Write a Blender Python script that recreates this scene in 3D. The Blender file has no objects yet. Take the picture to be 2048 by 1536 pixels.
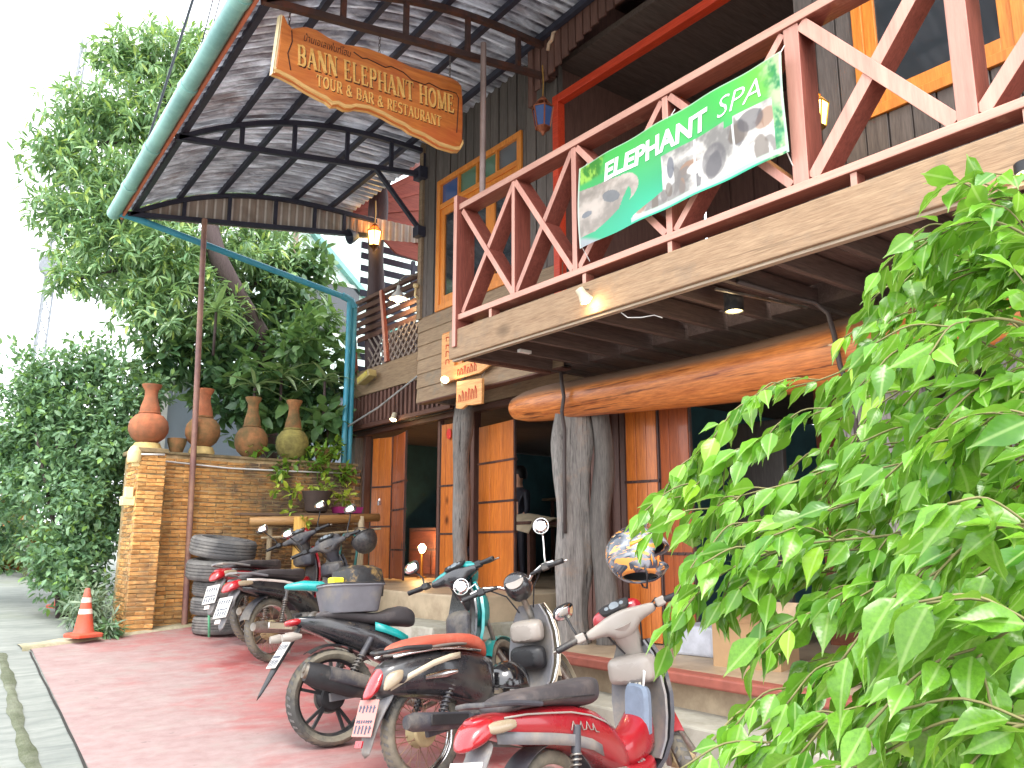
import bpy, bmesh, math, random
import numpy as np
from mathutils import Matrix, Vector

R = math.radians
PI = math.pi
random.seed(7)
rng = np.random.default_rng(11)
SC = bpy.context.scene
COL = SC.collection

# ------------------------------------------------------------------ camera
cam_d = bpy.data.cameras.new('camera')
cam = bpy.data.objects.new('camera', cam_d)
COL.objects.link(cam)
cam.location = (0, 0, 1.1)
cam.rotation_euler = (PI / 2 + math.atan(322 / 1650.), 0, -R(37.8))
cam_d.sensor_width = 36
cam_d.lens = 1650 / 2048 * 36
cam_d.clip_start = .05
cam_d.clip_end = 3000
SC.camera = cam

# ------------------------------------------------------------------ world: bright overcast sky
SUN_EL, SUN_AZ = R(58), R(215)          # azimuth clockwise from +Y
world = bpy.data.worlds.new('World')
SC.world = world
world.use_nodes = True
wn = world.node_tree.nodes
wl = world.node_tree.links
bg = wn['Background']
sky = wn.new('ShaderNodeTexSky')
sky.sky_type = 'NISHITA'
sky.sun_disc = False
sky.sun_elevation = SUN_EL
sky.sun_rotation = SUN_AZ
sky.air_density = 1.0
sky.dust_density = 4.0
hs = wn.new('ShaderNodeHueSaturation')
hs.inputs['Saturation'].default_value = .25
mixw = wn.new('ShaderNodeMixRGB')
mixw.inputs[0].default_value = .62
mixw.inputs[2].default_value = (12.5, 12.9, 13.6, 1)     # even white cloud sheet
wl.new(sky.outputs[0], hs.inputs['Color'])
wl.new(hs.outputs[0], mixw.inputs[1])
wl.new(mixw.outputs[0], bg.inputs[0])
bg.inputs[1].default_value = .15

sun_d = bpy.data.lights.new('sun', 'SUN')
sun_d.energy = 1.0
sun_d.angle = R(22)
sun_d.color = (1, .95, .87)
sun = bpy.data.objects.new('sun', sun_d)
COL.objects.link(sun)
sdir = Vector((math.sin(SUN_AZ) * math.cos(SUN_EL), math.cos(SUN_AZ) * math.cos(SUN_EL), math.sin(SUN_EL)))
sun.rotation_euler = sdir.to_track_quat('Z', 'Y').to_euler()
sun.location = sdir * 30

SC.view_settings.view_transform = 'Standard'
SC.view_settings.look = 'None'
SC.view_settings.exposure = 1.33
SC.view_settings.gamma = 1
SC.view_settings.use_curve_mapping = False
SC.render.engine = 'CYCLES'
SC.cycles.max_bounces = 8
SC.cycles.diffuse_bounces = 5
SC.cycles.transparent_max_bounces = 12

# ------------------------------------------------------------------ materials
def lin(r, g, b):
    f = lambda c: (c / 255 / 12.92) if c / 255 <= .04045 else ((c / 255 + .055) / 1.055) ** 2.4
    return (f(r), f(g), f(b))

def c4(c):
    return (max(0, c[0]), max(0, c[1]), max(0, c[2]), 1)

def sc(c, k):
    return tuple(min(1, x * k) for x in c)

class NT:
    def __init__(s, name):
        s.m = bpy.data.materials.new(name)
        s.m.use_nodes = True
        s.n = s.m.node_tree.nodes
        s.l = s.m.node_tree.links
        s.b = s.n['Principled BSDF']
    def new(s, t, **k):
        n = s.n.new('ShaderNode' + t)
        for a, v in k.items():
            if a[0] == 'i' and a[1:].isdigit():
                n.inputs[int(a[1:])].default_value = v
            else:
                setattr(n, a, v)
        return n
    def coords(s, scale=(1, 1, 1), kind='Object', shift=True):
        tc = s.new('TexCoord')
        mp = s.new('Mapping')
        mp.inputs['Scale'].default_value = scale
        s.l.new(tc.outputs[kind], mp.inputs[0])
        if shift:
            oi = s.new('ObjectInfo')
            mu = s.new('Math', operation='MULTIPLY', i1=37.0)
            s.l.new(oi.outputs['Random'], mu.inputs[0])
            s.l.new(mu.outputs[0], mp.inputs['Location'])
        return mp.outputs[0]
    def noise(s, vec, scale, detail=4, rough=.6, dist=0):
        n = s.new('TexNoise')
        n.inputs['Scale'].default_value = scale
        n.inputs['Detail'].default_value = detail
        n.inputs['Roughness'].default_value = rough
        n.inputs['Distortion'].default_value = dist
        s.l.new(vec, n.inputs['Vector'])
        return n.outputs['Fac']
    def ramp(s, fac, a, b, lo=.3, hi=.7):
        r = s.new('ValToRGB')
        r.color_ramp.elements[0].position = lo
        r.color_ramp.elements[0].color = c4(a) if len(a) == 3 else a
        r.color_ramp.elements[1].position = hi
        r.color_ramp.elements[1].color = c4(b) if len(b) == 3 else b
        s.l.new(fac, r.inputs[0])
        return r.outputs[0]
    def mix(s, fac, a, b, mode='MIX'):
        m = s.new('MixRGB', blend_type=mode)
        for i, x in ((0, fac), (1, a), (2, b)):
            if isinstance(x, (int, float)):
                m.inputs[i].default_value = x
            elif isinstance(x, tuple):
                m.inputs[i].default_value = c4(x)
            else:
                s.l.new(x, m.inputs[i])
        return m.outputs[0]
    def objvar(s, colr, amt):
        if amt <= 0:
            return colr
        oi = s.new('ObjectInfo')
        ma = s.new('MapRange')
        ma.inputs[3].default_value = 1 - amt
        ma.inputs[4].default_value = 1 + amt
        s.l.new(oi.outputs['Random'], ma.inputs[0])
        hv = s.new('HueSaturation')
        s.l.new(ma.outputs[0], hv.inputs['Value'])
        s.l.new(colr, hv.inputs['Color'])
        return hv.outputs[0]
    def bump(s, fac, strength, dist=.01):
        b = s.new('Bump')
        b.inputs['Strength'].default_value = strength
        b.inputs['Distance'].default_value = dist
        s.l.new(fac, b.inputs['Height'])
        s.l.new(b.outputs[0], s.b.inputs['Normal'])
    def fin(s, colr, rough, metal=0, coat=0, spec=.5):
        if isinstance(colr, tuple):
            s.b.inputs['Base Color'].default_value = c4(colr)
        else:
            s.l.new(colr, s.b.inputs['Base Color'])
        if isinstance(rough, (int, float)):
            s.b.inputs['Roughness'].default_value = rough
        else:
            s.l.new(rough, s.b.inputs['Roughness'])
        s.b.inputs['Metallic'].default_value = metal
        s.b.inputs['Coat Weight'].default_value = coat
        s.b.inputs['Coat Roughness'].default_value = .08
        s.b.inputs['Specular IOR Level'].default_value = spec
        return s.m

def plain(name, col, rough=.6, var=.2, scale=9, bump=.15, bdist=.004, metal=0, coat=0, dirt=None, dirtamt=.35, ov=.06):
    t = NT(name)
    v = t.coords()
    n = t.noise(v, scale, 5)
    c = t.ramp(n, sc(col, 1 - var), sc(col, 1 + var))
    if dirt:
        d = t.noise(v, scale * .35, 6, .7)
        f = t.ramp(d, (0, 0, 0), (1, 1, 1), .62 - dirtamt * .45, .72)
        c = t.mix(f, c, dirt)
    c = t.objvar(c, ov)
    if bump:
        t.bump(t.noise(v, scale * 6, 4), bump, bdist)
    rr = t.new('MapRange')
    rr.inputs[3].default_value = max(.03, rough - .08)
    rr.inputs[4].default_value = min(1, rough + .12)
    t.l.new(n, rr.inputs[0])
    return t.fin(c, rr.outputs[0], metal, coat)

def wood(name, a, b, axis='z', scale=1.0, rough=.55, ov=.15, bump=.35, coat=0, knots=0, top=None, cracks=0, wear=None, wearamt=.3, bleach=None):
    t = NT(name)
    st = {'x': (.09, 1, 1), 'y': (1, .09, 1), 'z': (1, 1, .09)}[axis]
    v = t.coords(tuple(k * scale for k in st))
    n1 = t.noise(v, 22, 6, .65, .6)
    n2 = t.noise(v, 90, 3, .6)
    c = t.ramp(n1, a, b, .28, .72)
    c = t.mix(.35, c, t.ramp(n2, sc(a, .55), sc(b, 1.15), .3, .7))
    if cracks:                                  # long drying checks along the grain
        cv = t.coords(tuple(k * scale for k in {'x': (.035, 1, 1), 'y': (1, .035, 1), 'z': (1, 1, .035)}[axis]))
        cn = t.noise(cv, 34, 5, .6, .3)
        ck = t.ramp(cn, (0, 0, 0), (1, 1, 1), .60, .66)
        c = t.mix(t.mix(1.0, ck, (cracks,) * 3, 'MULTIPLY'), c, sc(a, .22))
    if knots:
        kv = t.coords(tuple(k * scale for k in {'x': (.6, 1, 1), 'y': (1, .6, 1), 'z': (1, 1, .6)}[axis]))
        w = t.new('TexVoronoi')
        w.inputs['Scale'].default_value = knots
        t.l.new(kv, w.inputs['Vector'])
        k = t.ramp(w.outputs['Distance'], (1, 1, 1), (0, 0, 0), .04, .13)
        c = t.mix(k, c, sc(a, .25))
    if wear:
        w = t.noise(t.coords(), 3.2 * scale, 8, .72)
        c = t.mix(t.ramp(w, (0, 0, 0), (1, 1, 1), .66 - wearamt * .4, .74), c, wear)
    if top:                                     # grey weathered upper side
        gn = t.new('NewGeometry')
        sx = t.new('SeparateXYZ')
        t.l.new(gn.outputs['Normal'], sx.inputs[0])
        ad = t.new('Math', operation='MULTIPLY_ADD', i1=.35)
        t.l.new(t.noise(v, 9, 6, .7), ad.inputs[0])
        t.l.new(sx.outputs[2], ad.inputs[2])
        c = t.mix(t.ramp(ad.outputs[0], (0, 0, 0), (.9, .9, .9), .45, .8), c, top)
    if bleach:                                  # sun-bleached outer faces
        gn = t.new('NewGeometry')
        sx = t.new('SeparateXYZ')
        t.l.new(gn.outputs['True Normal'], sx.inputs[0])
        ng = t.new('Math', operation='MULTIPLY', i1=-1.0)
        t.l.new(sx.outputs[0], ng.inputs[0])
        fb = t.ramp(ng.outputs[0], (0, 0, 0), (1, 1, 1), .35, .8)
        wn_ = t.ramp(t.noise(v, 12, 6, .7), (.45, .45, .45), (.95, .95, .95), .3, .7)
        c = t.mix(t.mix(1.0, fb, wn_, 'MULTIPLY'), c, bleach)
    c = t.objvar(c, ov)
    t.bump(n2, bump, .004)
    return t.fin(c, rough, 0, coat)

def paint(name, col, rough=.22, coat=.6, dust=.25):
    t = NT(name)
    v = t.coords()
    n = t.noise(v, 5, 8, .7)
    c = t.mix(t.ramp(n, (0, 0, 0), (dust, dust, dust), .38, .75), col, lin(150, 140, 125))
    t.bump(t.noise(v, 160, 2), .03, .001)
    rg = t.ramp(n, (rough,) * 3, (min(1, rough + .3),) * 3, .3, .75)
    return t.fin(c, rg, 0, coat)

def emit(name, col, strength):
    t = NT(name)
    t.b.inputs['Emission Color'].default_value = c4(col)
    t.b.inputs['Emission Strength'].default_value = strength
    return t.fin(col, .4)

def leafmat(name, dark, light, rough=.35, trans=.35, tip=None, tipamt=.12, veins=False):
    t = NT(name)
    g = t.new('NewGeometry')
    rnd = g.outputs['Random Per Island']
    c = t.ramp(rnd, dark, light, 0, 1)
    if tip:
        c = t.mix(t.ramp(rnd, (0, 0, 0), (1, 1, 1), 1 - tipamt - .02, 1 - tipamt + .02), c, tip)
    n = t.noise(t.coords(shift=False), 14, 3)
    c = t.mix(.3, c, t.ramp(n, sc(dark, .7), sc(light, 1.2)))
    if veins:
        uv = t.new('UVMap')
        sx = t.new('SeparateXYZ')
        t.l.new(uv.outputs[0], sx.inputs[0])
        a = t.new('Math', operation='SUBTRACT', i1=.5)
        t.l.new(sx.outputs[0], a.inputs[0])
        ab = t.new('Math', operation='ABSOLUTE')
        t.l.new(a.outputs[0], ab.inputs[0])
        mid = t.ramp(ab.outputs[0], (1, 1, 1), (0, 0, 0), .012, .035)
        # side veins
        m1 = t.new('Math', operation='MULTIPLY', i1=.9)
        t.l.new(ab.outputs[0], m1.inputs[0])
        s1 = t.new('Math', operation='SUBTRACT')
        t.l.new(sx.outputs[1], s1.inputs[0])
        t.l.new(m1.outputs[0], s1.inputs[1])
        s2 = t.new('Math', operation='MULTIPLY', i1=52.)
        t.l.new(s1.outputs[0], s2.inputs[0])
        s3 = t.new('Math', operation='SINE')
        t.l.new(s2.outputs[0], s3.inputs[0])
        t.bump(s3.outputs[0], .035, .002)
        fk = t.noise(t.coords((1, 1, 1), 'Object'), 9, 5, .7)
        c = t.mix(t.ramp(fk, (0, 0, 0), (.55, .55, .55), .66, .74), c, lin(120, 120, 50))
        c = t.mix(mid, c, t.mix(.3, c, lin(205, 225, 150)))
    else:
        t.bump(n, .1, .004)
    oi = t.new('ObjectInfo')
    ma = t.new('MapRange')
    ma.inputs[3].default_value = .75
    ma.inputs[4].default_value = 1.25
    t.l.new(oi.outputs['Random'], ma.inputs[0])
    hv = t.new('HueSaturation')
    t.l.new(ma.outputs[0], hv.inputs['Value'])
    t.l.new(c, hv.inputs['Color'])
    c = hv.outputs[0]
    t.fin(c, rough)
    tr = t.new('BsdfTranslucent')
    t.l.new(t.mix(.4, c, (.32, .46, .06)), tr.inputs[0])
    mx = t.new('MixShader')
    mx.inputs[0].default_value = trans
    t.l.new(t.b.outputs[0], mx.inputs[1])
    t.l.new(tr.outputs[0], mx.inputs[2])
    t.l.new(mx.outputs[0], t.n['Material Output'].inputs[0])
    return t.m

# ------------------------------------------------------------------ mesh helpers
class MB:
    def __init__(s):
        s.v, s.f = [], []
    def add(s, vs, fs, M=None):
        o = len(s.v)
        if M is not None:
            vs = [tuple(M @ Vector(p)) for p in vs]
        s.v += [tuple(p) for p in vs]
        s.f += [tuple(i + o for i in q) for q in fs]
        return s
    def box(s, c, d, M=None):
        x, y, z = (k / 2 for k in d)
        vs = [(c[0] + a * x, c[1] + b * y, c[2] + e * z) for a in (-1, 1) for b in (-1, 1) for e in (-1, 1)]
        return s.add(vs, [(0, 1, 3, 2), (4, 6, 7, 5), (0, 4, 5, 1), (2, 3, 7, 6), (0, 2, 6, 4), (1, 5, 7, 3)], M)
    def span(s, a, b, M=None):
        return s.box([(p + q) / 2 for p, q in zip(a, b)], [abs(q - p) for p, q in zip(a, b)], M)
    def bar(s, p, q, w, h, up=(0, 0, 1)):
        """rectangular bar from p to q; w across, h along 'up'"""
        p, q = Vector(p), Vector(q)
        d = (q - p).normalized()
        sd = d.cross(Vector(up))
        if sd.length < 1e-5:
            sd = d.cross(Vector((0, 1, 0)))
        sd.normalize()
        u = sd.cross(d)
        vs = [e + sd * (a * w / 2) + u * (b * h / 2) for e in (p, q) for a, b in ((-1, -1), (1, -1), (1, 1), (-1, 1))]
        return s.add(vs, [(0, 3, 2, 1), (4, 5, 6, 7), (0, 1, 5, 4), (1, 2, 6, 5), (2, 3, 7, 6), (3, 0, 4, 7)])
    def rings(s, rs, cap=True, close=False):
        n = len(rs[0])
        vs = [p for r in rs for p in r]
        fs = []
        m = len(rs)
        for i in range(m if close else m - 1):
            a, b = i * n, ((i + 1) % m) * n
            for j in range(n):
                k = (j + 1) % n
                fs.append((a + j, a + k, b + k, b + j))
        if cap and not close:
            fs.append(tuple(range(n - 1, -1, -1)))
            fs.append(tuple(range((m - 1) * n, m * n)))
        return s.add(vs, fs)
    def tube(s, pts, r, n=8, cap=True):
        pts = [Vector(p) for p in pts]
        rr = r if isinstance(r, (list, tuple)) else [r] * len(pts)
        rs, prev = [], None
        for i, p in enumerate(pts):
            d = (pts[min(i + 1, len(pts) - 1)] - pts[max(i - 1, 0)]).normalized()
            if prev is None:
                a = d.cross(Vector((0, 0, 1)))
                if a.length < .01:
                    a = d.cross(Vector((1, 0, 0)))
            else:
                a = prev - d * prev.dot(d)
            a.normalize()
            prev = a
            b = d.cross(a)
            rs.append([p + (a * math.cos(t) + b * math.sin(t)) * rr[i] for t in (2 * PI * k / n for k in range(n))])
        return s.rings(rs, cap)
    def lathe(s, prof, n=24, M=None, cap=True, close=False):
        """profile (radius, height) about local z"""
        rs = [[(r * math.cos(2 * PI * k / n), r * math.sin(2 * PI * k / n), h) for k in range(n)] for r, h in prof]
        t = MB().rings(rs, cap, close)
        return s.add(t.v, t.f, M)
    def prism(s, poly, o, u, v, w):
        """2-d polygon in plane (o,u,v) extruded by vector w"""
        o, u, v, w = Vector(o), Vector(u), Vector(v), Vector(w)
        n = len(poly)
        vs = [o + u * a + v * b for a, b in poly] + [o + u * a + v * b + w for a, b in poly]
        fs = [tuple(range(n - 1, -1, -1)), tuple(range(n, 2 * n))] + [(i, (i + 1) % n, n + (i + 1) % n, n + i) for i in range(n)]
        return s.add(vs, fs)
    def loft(s, secs, n=16, M=None, axis='x'):
        """sections (pos, z, half width, up, down, exponent[, tilt[, y]]) along x"""
        rs = []
        for q in secs:
            x, z, hw, hu, hd = q[:5]
            e = q[5] if len(q) > 5 else 2.4
            tl = q[6] if len(q) > 6 else 0
            yo = q[7] if len(q) > 7 else 0
            ring = []
            for k in range(n):
                a = 2 * PI * k / n
                ca, sa = math.cos(a), math.sin(a)
                yy = hw * math.copysign(abs(ca) ** (2 / e), ca)
                zz = (hu if sa > 0 else hd) * math.copysign(abs(sa) ** (2 / e), sa)
                if axis == 'x':
                    ring.append((x - zz * math.sin(tl), yo + yy, z + zz * math.cos(tl)))
                else:                       # along y: pos=y, hw is along x
                    ring.append((yo + yy, x, z + zz))
            rs.append(ring)
        t = MB().rings(rs)
        return s.add(t.v, t.f, M)
    def sheet(s, grid, thick=0, nrm=None):
        """grid of points [i][j]; optional thickness by vertex normals"""
        G = [[Vector(p) for p in r] for r in grid]
        m, n = len(G), len(G[0])
        if not thick:
            return s.add([p for r in G for p in r], [(i * n + j, i * n + j + 1, (i + 1) * n + j + 1, (i + 1) * n + j) for i in range(m - 1) for j in range(n - 1)])
        B = []
        for i in range(m):
            for j in range(n):
                a = G[min(i + 1, m - 1)][j] - G[max(i - 1, 0)][j]
                b = G[i][min(j + 1, n - 1)] - G[i][max(j - 1, 0)]
                nn = a.cross(b)
                nn = nn.normalized() if nn.length > 1e-9 else Vector((0, 0, 1))
                B.append(G[i][j] - nn * thick)
        o = m * n
        fs = []
        for i in range(m - 1):
            for j in range(n - 1):
                q = (i * n + j, i * n + j + 1, (i + 1) * n + j + 1, (i + 1) * n + j)
                fs.append(q)
                fs.append(tuple(k + o for k in reversed(q)))
        ed = [(i * n, (i + 1) * n) for i in range(m - 1)] + [((m - 1) * n + j, (m - 1) * n + j + 1) for j in range(n - 1)] \
            + [((i + 1) * n + n - 1, i * n + n - 1) for i in range(m - 1)] + [(j + 1, j) for j in range(n - 1)]
        for a, b in ed:
            fs.append((a, b, b + o, a + o))
        return s.add([p for r in G for p in r] + B, fs)
    def xf(s, M):
        s.v = [tuple(M @ Vector(p)) for p in s.v]
        return s
    def mesh(s, name, smooth=False):
        me = bpy.data.meshes.new(name)
        me.from_pydata(s.v, [], s.f)
        bm = bmesh.new()
        bm.from_mesh(me)
        bmesh.ops.recalc_face_normals(bm, faces=bm.faces[:])
        bm.to_mesh(me)
        bm.free()
        if smooth:
            me.polygons.foreach_set('use_smooth', [True] * len(me.polygons))
            if smooth != True:
                me.set_sharp_from_angle(angle=R(smooth))
        return me

def put(name, me, mat, parent=None, smooth=False, bevel=0, sub=0):
    if isinstance(me, MB):
        me = me.mesh(name, smooth)
    o = bpy.data.objects.new(name, me)
    COL.objects.link(o)
    if mat is not None and not me.materials:
        me.materials.append(mat)
    if parent is not None:
        o.parent = parent
        if 'abs' in parent.keys():
            o.matrix_parent_inverse = parent['_m'] if False else Matrix.Translation(-Vector(parent['abs']))
    if bevel:
        b = o.modifiers.new('bevel', 'BEVEL')
        b.width = bevel
        b.segments = 2
        b.limit_method = 'ANGLE'
    if sub:
        b = o.modifiers.new('sub', 'SUBSURF')
        b.levels = b.render_levels = sub
    return o

def tag(o, label, cat=None, group=None, kind=None):
    if label:
        o['label'] = label
    if cat:
        o['category'] = cat
    if group:
        o['group'] = group
    if kind:
        o['kind'] = kind
    return o

def thing(name, label, cat, base=(0, 0, 0), group=None, absolute=True):
    """an Empty at the thing's base; with absolute=True its parts are given in world coordinates"""
    o = bpy.data.objects.new(name, None)
    COL.objects.link(o)
    o.empty_display_size = .1
    o.location = base
    if absolute:
        o['abs'] = list(base)
    return tag(o, label, cat, group)

def sub(name, mb, mat, parent, smooth=False, bevel=0, label=None):
    """sub-part under a mesh part whose own data is in world coordinates"""
    o = put(name, mb, mat, None, smooth, bevel)
    o.parent = parent
    if label:
        o['label'] = label
    return o

def G(y):                                   # height of the sloping ground
    return -.6 + .081 * min(max(y, -9), 17)
# ================================================================== materials shared
BLK = plain('black_plastic', (.018, .018, .02), .45, .3, 12, .12, .002, dirt=lin(95, 88, 80), dirtamt=.2)
RUB = plain('tyre_rubber', (.06, .058, .054), .85, .3, 10, .3, .003, dirt=lin(150, 140, 120), dirtamt=.55)
CHR = plain('chrome', (.75, .74, .72), .12, .08, 8, .03, .001, metal=1)
STL = plain('dull_steel', (.34, .32, .29), .42, .3, 14, .15, .002, metal=.8, dirt=lin(120, 100, 75), dirtamt=.35)
ALU = plain('cast_aluminium', (.36, .35, .33), .5, .25, 14, .2, .003, metal=.5, dirt=lin(105, 95, 80), dirtamt=.3)
WHT = plain('white_paint', (.74, .73, .70), .5, .08, 9, .05, .001)
TER = plain('terracotta', lin(176, 104, 70), .9, .28, 14, .5, .004, dirt=lin(126, 92, 68), dirtamt=.55)
TERM = plain('mossy_terracotta', lin(165, 110, 70), .9, .3, 14, .5, .004, dirt=lin(78, 82, 52), dirtamt=.75)
CONC = plain('concrete', lin(168, 165, 152), .9, .16, 6, .35, .004, dirt=lin(120, 118, 98), dirtamt=.35)

# ================================================================== ground
def road_mat():
    t = NT('worn_concrete_road')
    v = t.coords(shift=False)
    n = t.noise(v, 1.1, 7, .65)
    c = t.ramp(n, lin(112, 117, 113), lin(150, 153, 146), .3, .7)
    v2 = t.coords((1.2, 5.0, 1), shift=False)
    w = t.noise(v2, 1.4, 5, .6, 1.2)
    c = t.mix(.45, c, t.ramp(w, lin(96, 103, 99), lin(154, 157, 150), .35, .65))
    m = t.noise(v, .5, 6, .7)
    c = t.mix(t.ramp(m, (0, 0, 0), (.5, .5, .5), .55, .75), c, lin(112, 120, 84))
    t.bump(t.noise(v, 40, 5), .35, .006)
    return t.fin(c, .9)

def pad_mat():
    t = NT('faded_red_painted_concrete')
    v = t.coords(shift=False)
    st = t.coords((.7, 1.5, 1), shift=False)
    n = t.noise(st, 1.1, 9, .68, .5)
    red = t.ramp(t.noise(v, 4, 6, .7), lin(146, 70, 68), lin(168, 94, 92), .3, .7)
    pink = t.ramp(t.noise(v, 6, 7, .72), lin(142, 116, 114), lin(162, 142, 139), .3, .7)
    # paint is worn off along the wheel track near the road
    tc = t.new('TexCoord')
    sx = t.new('SeparateXYZ')
    t.l.new(tc.outputs['Object'], sx.inputs[0])
    mr = t.new('MapRange')
    mr.inputs[1].default_value = 1.2
    mr.inputs[2].default_value = 3.0
    mr.inputs[3].default_value = .38
    mr.inputs[4].default_value = .0
    t.l.new(sx.outputs[0], mr.inputs[0])
    ad = t.new('Math', operation='ADD')
    t.l.new(n, ad.inputs[0])
    t.l.new(mr.outputs[0], ad.inputs[1])
    c = t.mix(t.ramp(ad.outputs[0], (0, 0, 0), (1, 1, 1), .44, .70), red, pink)
    g = t.noise(v, 3.3, 9, .75)
    c = t.mix(t.ramp(g, (0, 0, 0), (.85, .85, .85), .50, .68), c, lin(150, 140, 134))
    dk = t.noise(v, 1.3, 8, .72)
    c = t.mix(t.ramp(dk, (0, 0, 0), (.5, .5, .5), .58, .78), c, lin(130, 100, 98))
    oil = t.noise(v, 7, 3, .5)
    c = t.mix(t.ramp(oil, (0, 0, 0), (.6, .6, .6), .70, .78), c, lin(70, 58, 56))
    # tamped wavy texture of the broom finish
    w = t.new('TexWave', wave_type='BANDS', bands_direction='Y')
    w.inputs['Scale'].default_value = 2.2
    w.inputs['Distortion'].default_value = 9
    w.inputs['Detail'].default_value = 4
    w.inputs['Detail Scale'].default_value = 1.6
    t.l.new(v, w.inputs['Vector'])
    hgt = t.mix(.5, w.outputs[0], t.noise(v, 60, 5, .7))
    t.bump(hgt, .3, .010)
    c = t.mix(t.ramp(w.outputs[0], (.10, .10, .10), (0, 0, 0), .15, .5), c, lin(120, 84, 82))
    return t.fin(c, .7)

ROAD, PAD = road_mat(), pad_mat()
xs = [-400, -60, -14, -6] + [x * .5 for x in range(-8, 30)] + [18, 26, 60, 400]
ys = [-400, -60, -20, -9] + [y * .5 for y in range(-12, 36)] + [22, 40, 120, 900]
rs_ = np.random.default_rng(3)
g = put('ground', MB().sheet([[(x, y, G(y) + (rs_.uniform(-.004, .004) if -4 < x < 14 and -6 < y < 17 else 0)) for y in ys] for x in xs]), ROAD, smooth=True)
tag(g, None, kind='structure')

# painted parking pad (its front edge follows the kerb)
def pad_edge(x):
    return 9.10 + (x - 1.35) * .40 if x < 3.4 else 9.9
px_ = [1.2 + i * .17 for i in range(26)]
EDG = lambda y: (y - 5.5) * .055 - .02          # the road edge runs slightly askew to the house
pm = MB().sheet([[(x + EDG(y0 + (pad_edge(x) - y0) * j / 40) * (1 if x < 1.21 else 0), y0 + (pad_edge(x) - y0) * j / 40, G(y0 + (pad_edge(x) - y0) * j / 40) + .010) for j in range(41)] for x in px_ for y0 in (-5.0,)])
p = put('parking_pad', pm, PAD, smooth=True)
tag(p, None, kind='structure')
# saw-cut joint and mossy drain along the road
gm = MB().sheet([[(x + EDG(y) + .006 * math.sin(y * 1.3) + .003 * math.sin(y * 7.7), y, G(y) + .007) for y in [i * .25 - 5 for i in range(57)]] for x in (1.178, 1.195)])
tag(put('pavement_joint', gm, plain('joint_shadow_dirt', (.03, .028, .024), .95)), None, kind='structure')  # dark strip along the line of the groove
MOSS = plain('mossy_kerb', lin(112, 116, 98), .95, .35, 10, .7, .02, dirt=lin(70, 78, 48), dirtamt=.6)
gm = MB()
yy = [i * .1 - 5 for i in range(141)]
gm.sheet([[(.90 + EDG(y) + .012 * math.sin(y * 1.7) + .010 * math.sin(y * 6.1 + dx * 40) + .006 * math.sin(y * 17 + dx * 90) + dx, y, G(y) + h) for y in yy] for dx, h in ((0, .004), (.02, .012), (.05, .014), (.08, .004))])
tag(put('mossy_gutter', gm, MOSS, smooth=True), None, kind='structure')
# raised concrete kerb between pad and brick wall
gm = MB()
kx = [1.3 + i * .15 for i in range(20)]
gm.sheet([[(x, pad_edge(x) + d, G(pad_edge(x)) + h + .006 * math.sin(x * 23 + d * 9)) for x in kx] for d, h in ((-.01, .0), (.0, .03), (.08, .035), (.2, .035), (.5, .02))])
tag(put('kerb', gm, plain('kerb_concrete', lin(178, 168, 144), .92, .2, 9, .5, .006, dirt=lin(120, 118, 84), dirtamt=.5), smooth=True), None, kind='structure')

# ================================================================== brick wall and pillar
BRK = NT('weathered_brick')
_v = BRK.coords()
_c = BRK.ramp(BRK.noise(_v, 16, 5), lin(186, 124, 64), lin(216, 170, 106), .3, .7)
_vw = BRK.new('NewGeometry')
_w = BRK.noise(_vw.outputs['Position'], 1.4, 7, .7)
_c = BRK.mix(BRK.ramp(_w, (0, 0, 0), (.8, .8, .8), .50, .68), _c, lin(116, 92, 66))
_sx = BRK.new('SeparateXYZ')
BRK.l.new(_vw.outputs['Position'], _sx.inputs[0])
_ma = BRK.new('MapRange')
_ma.inputs[1].default_value = 3.0
_ma.inputs[2].default_value = 4.4
_ma.inputs[3].default_value = -.06
_ma.inputs[4].default_value = .16
BRK.l.new(_sx.outputs[0], _ma.inputs[0])
_ad = BRK.new('Math', operation='ADD')
BRK.l.new(BRK.noise(_vw.outputs['Position'], 2.6, 8, .7), _ad.inputs[0])
BRK.l.new(_ma.outputs[0], _ad.inputs[1])
_c = BRK.mix(BRK.ramp(_ad.outputs[0], (0, 0, 0), (.9, .9, .9), .52, .66), _c, lin(96, 84, 74))   # black mould towards the house
_w2 = BRK.noise(_vw.outputs['Position'], 3.1, 5, .7)
_c = BRK.mix(BRK.ramp(_w2, (0, 0, 0), (.6, .6, .6), .60, .72), _c, lin(188, 172, 120))
_c = BRK.objvar(_c, .32)
BRK.bump(BRK.noise(_v, 70, 4), .6, .006)
BRICK = BRK.fin(_c, .92)
MORTAR = plain('mortar', lin(196, 168, 128), .95, .25, 12, .6, .006, dirt=lin(104, 96, 62), dirtamt=.5)

wall = thing('brick_wall', 'tall old orange brick wall with end pillar behind the stacked tyres', 'wall', (3.6, 10.1, G(10)))
core = MB()
core.span((2.5, 10.012, .1), (5.12, 10.24, 2.13))
core.span((2.305, 9.612, .1), (2.572, 10.235, 2.10))
put('mortar_core', core, MORTAR, wall)

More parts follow.
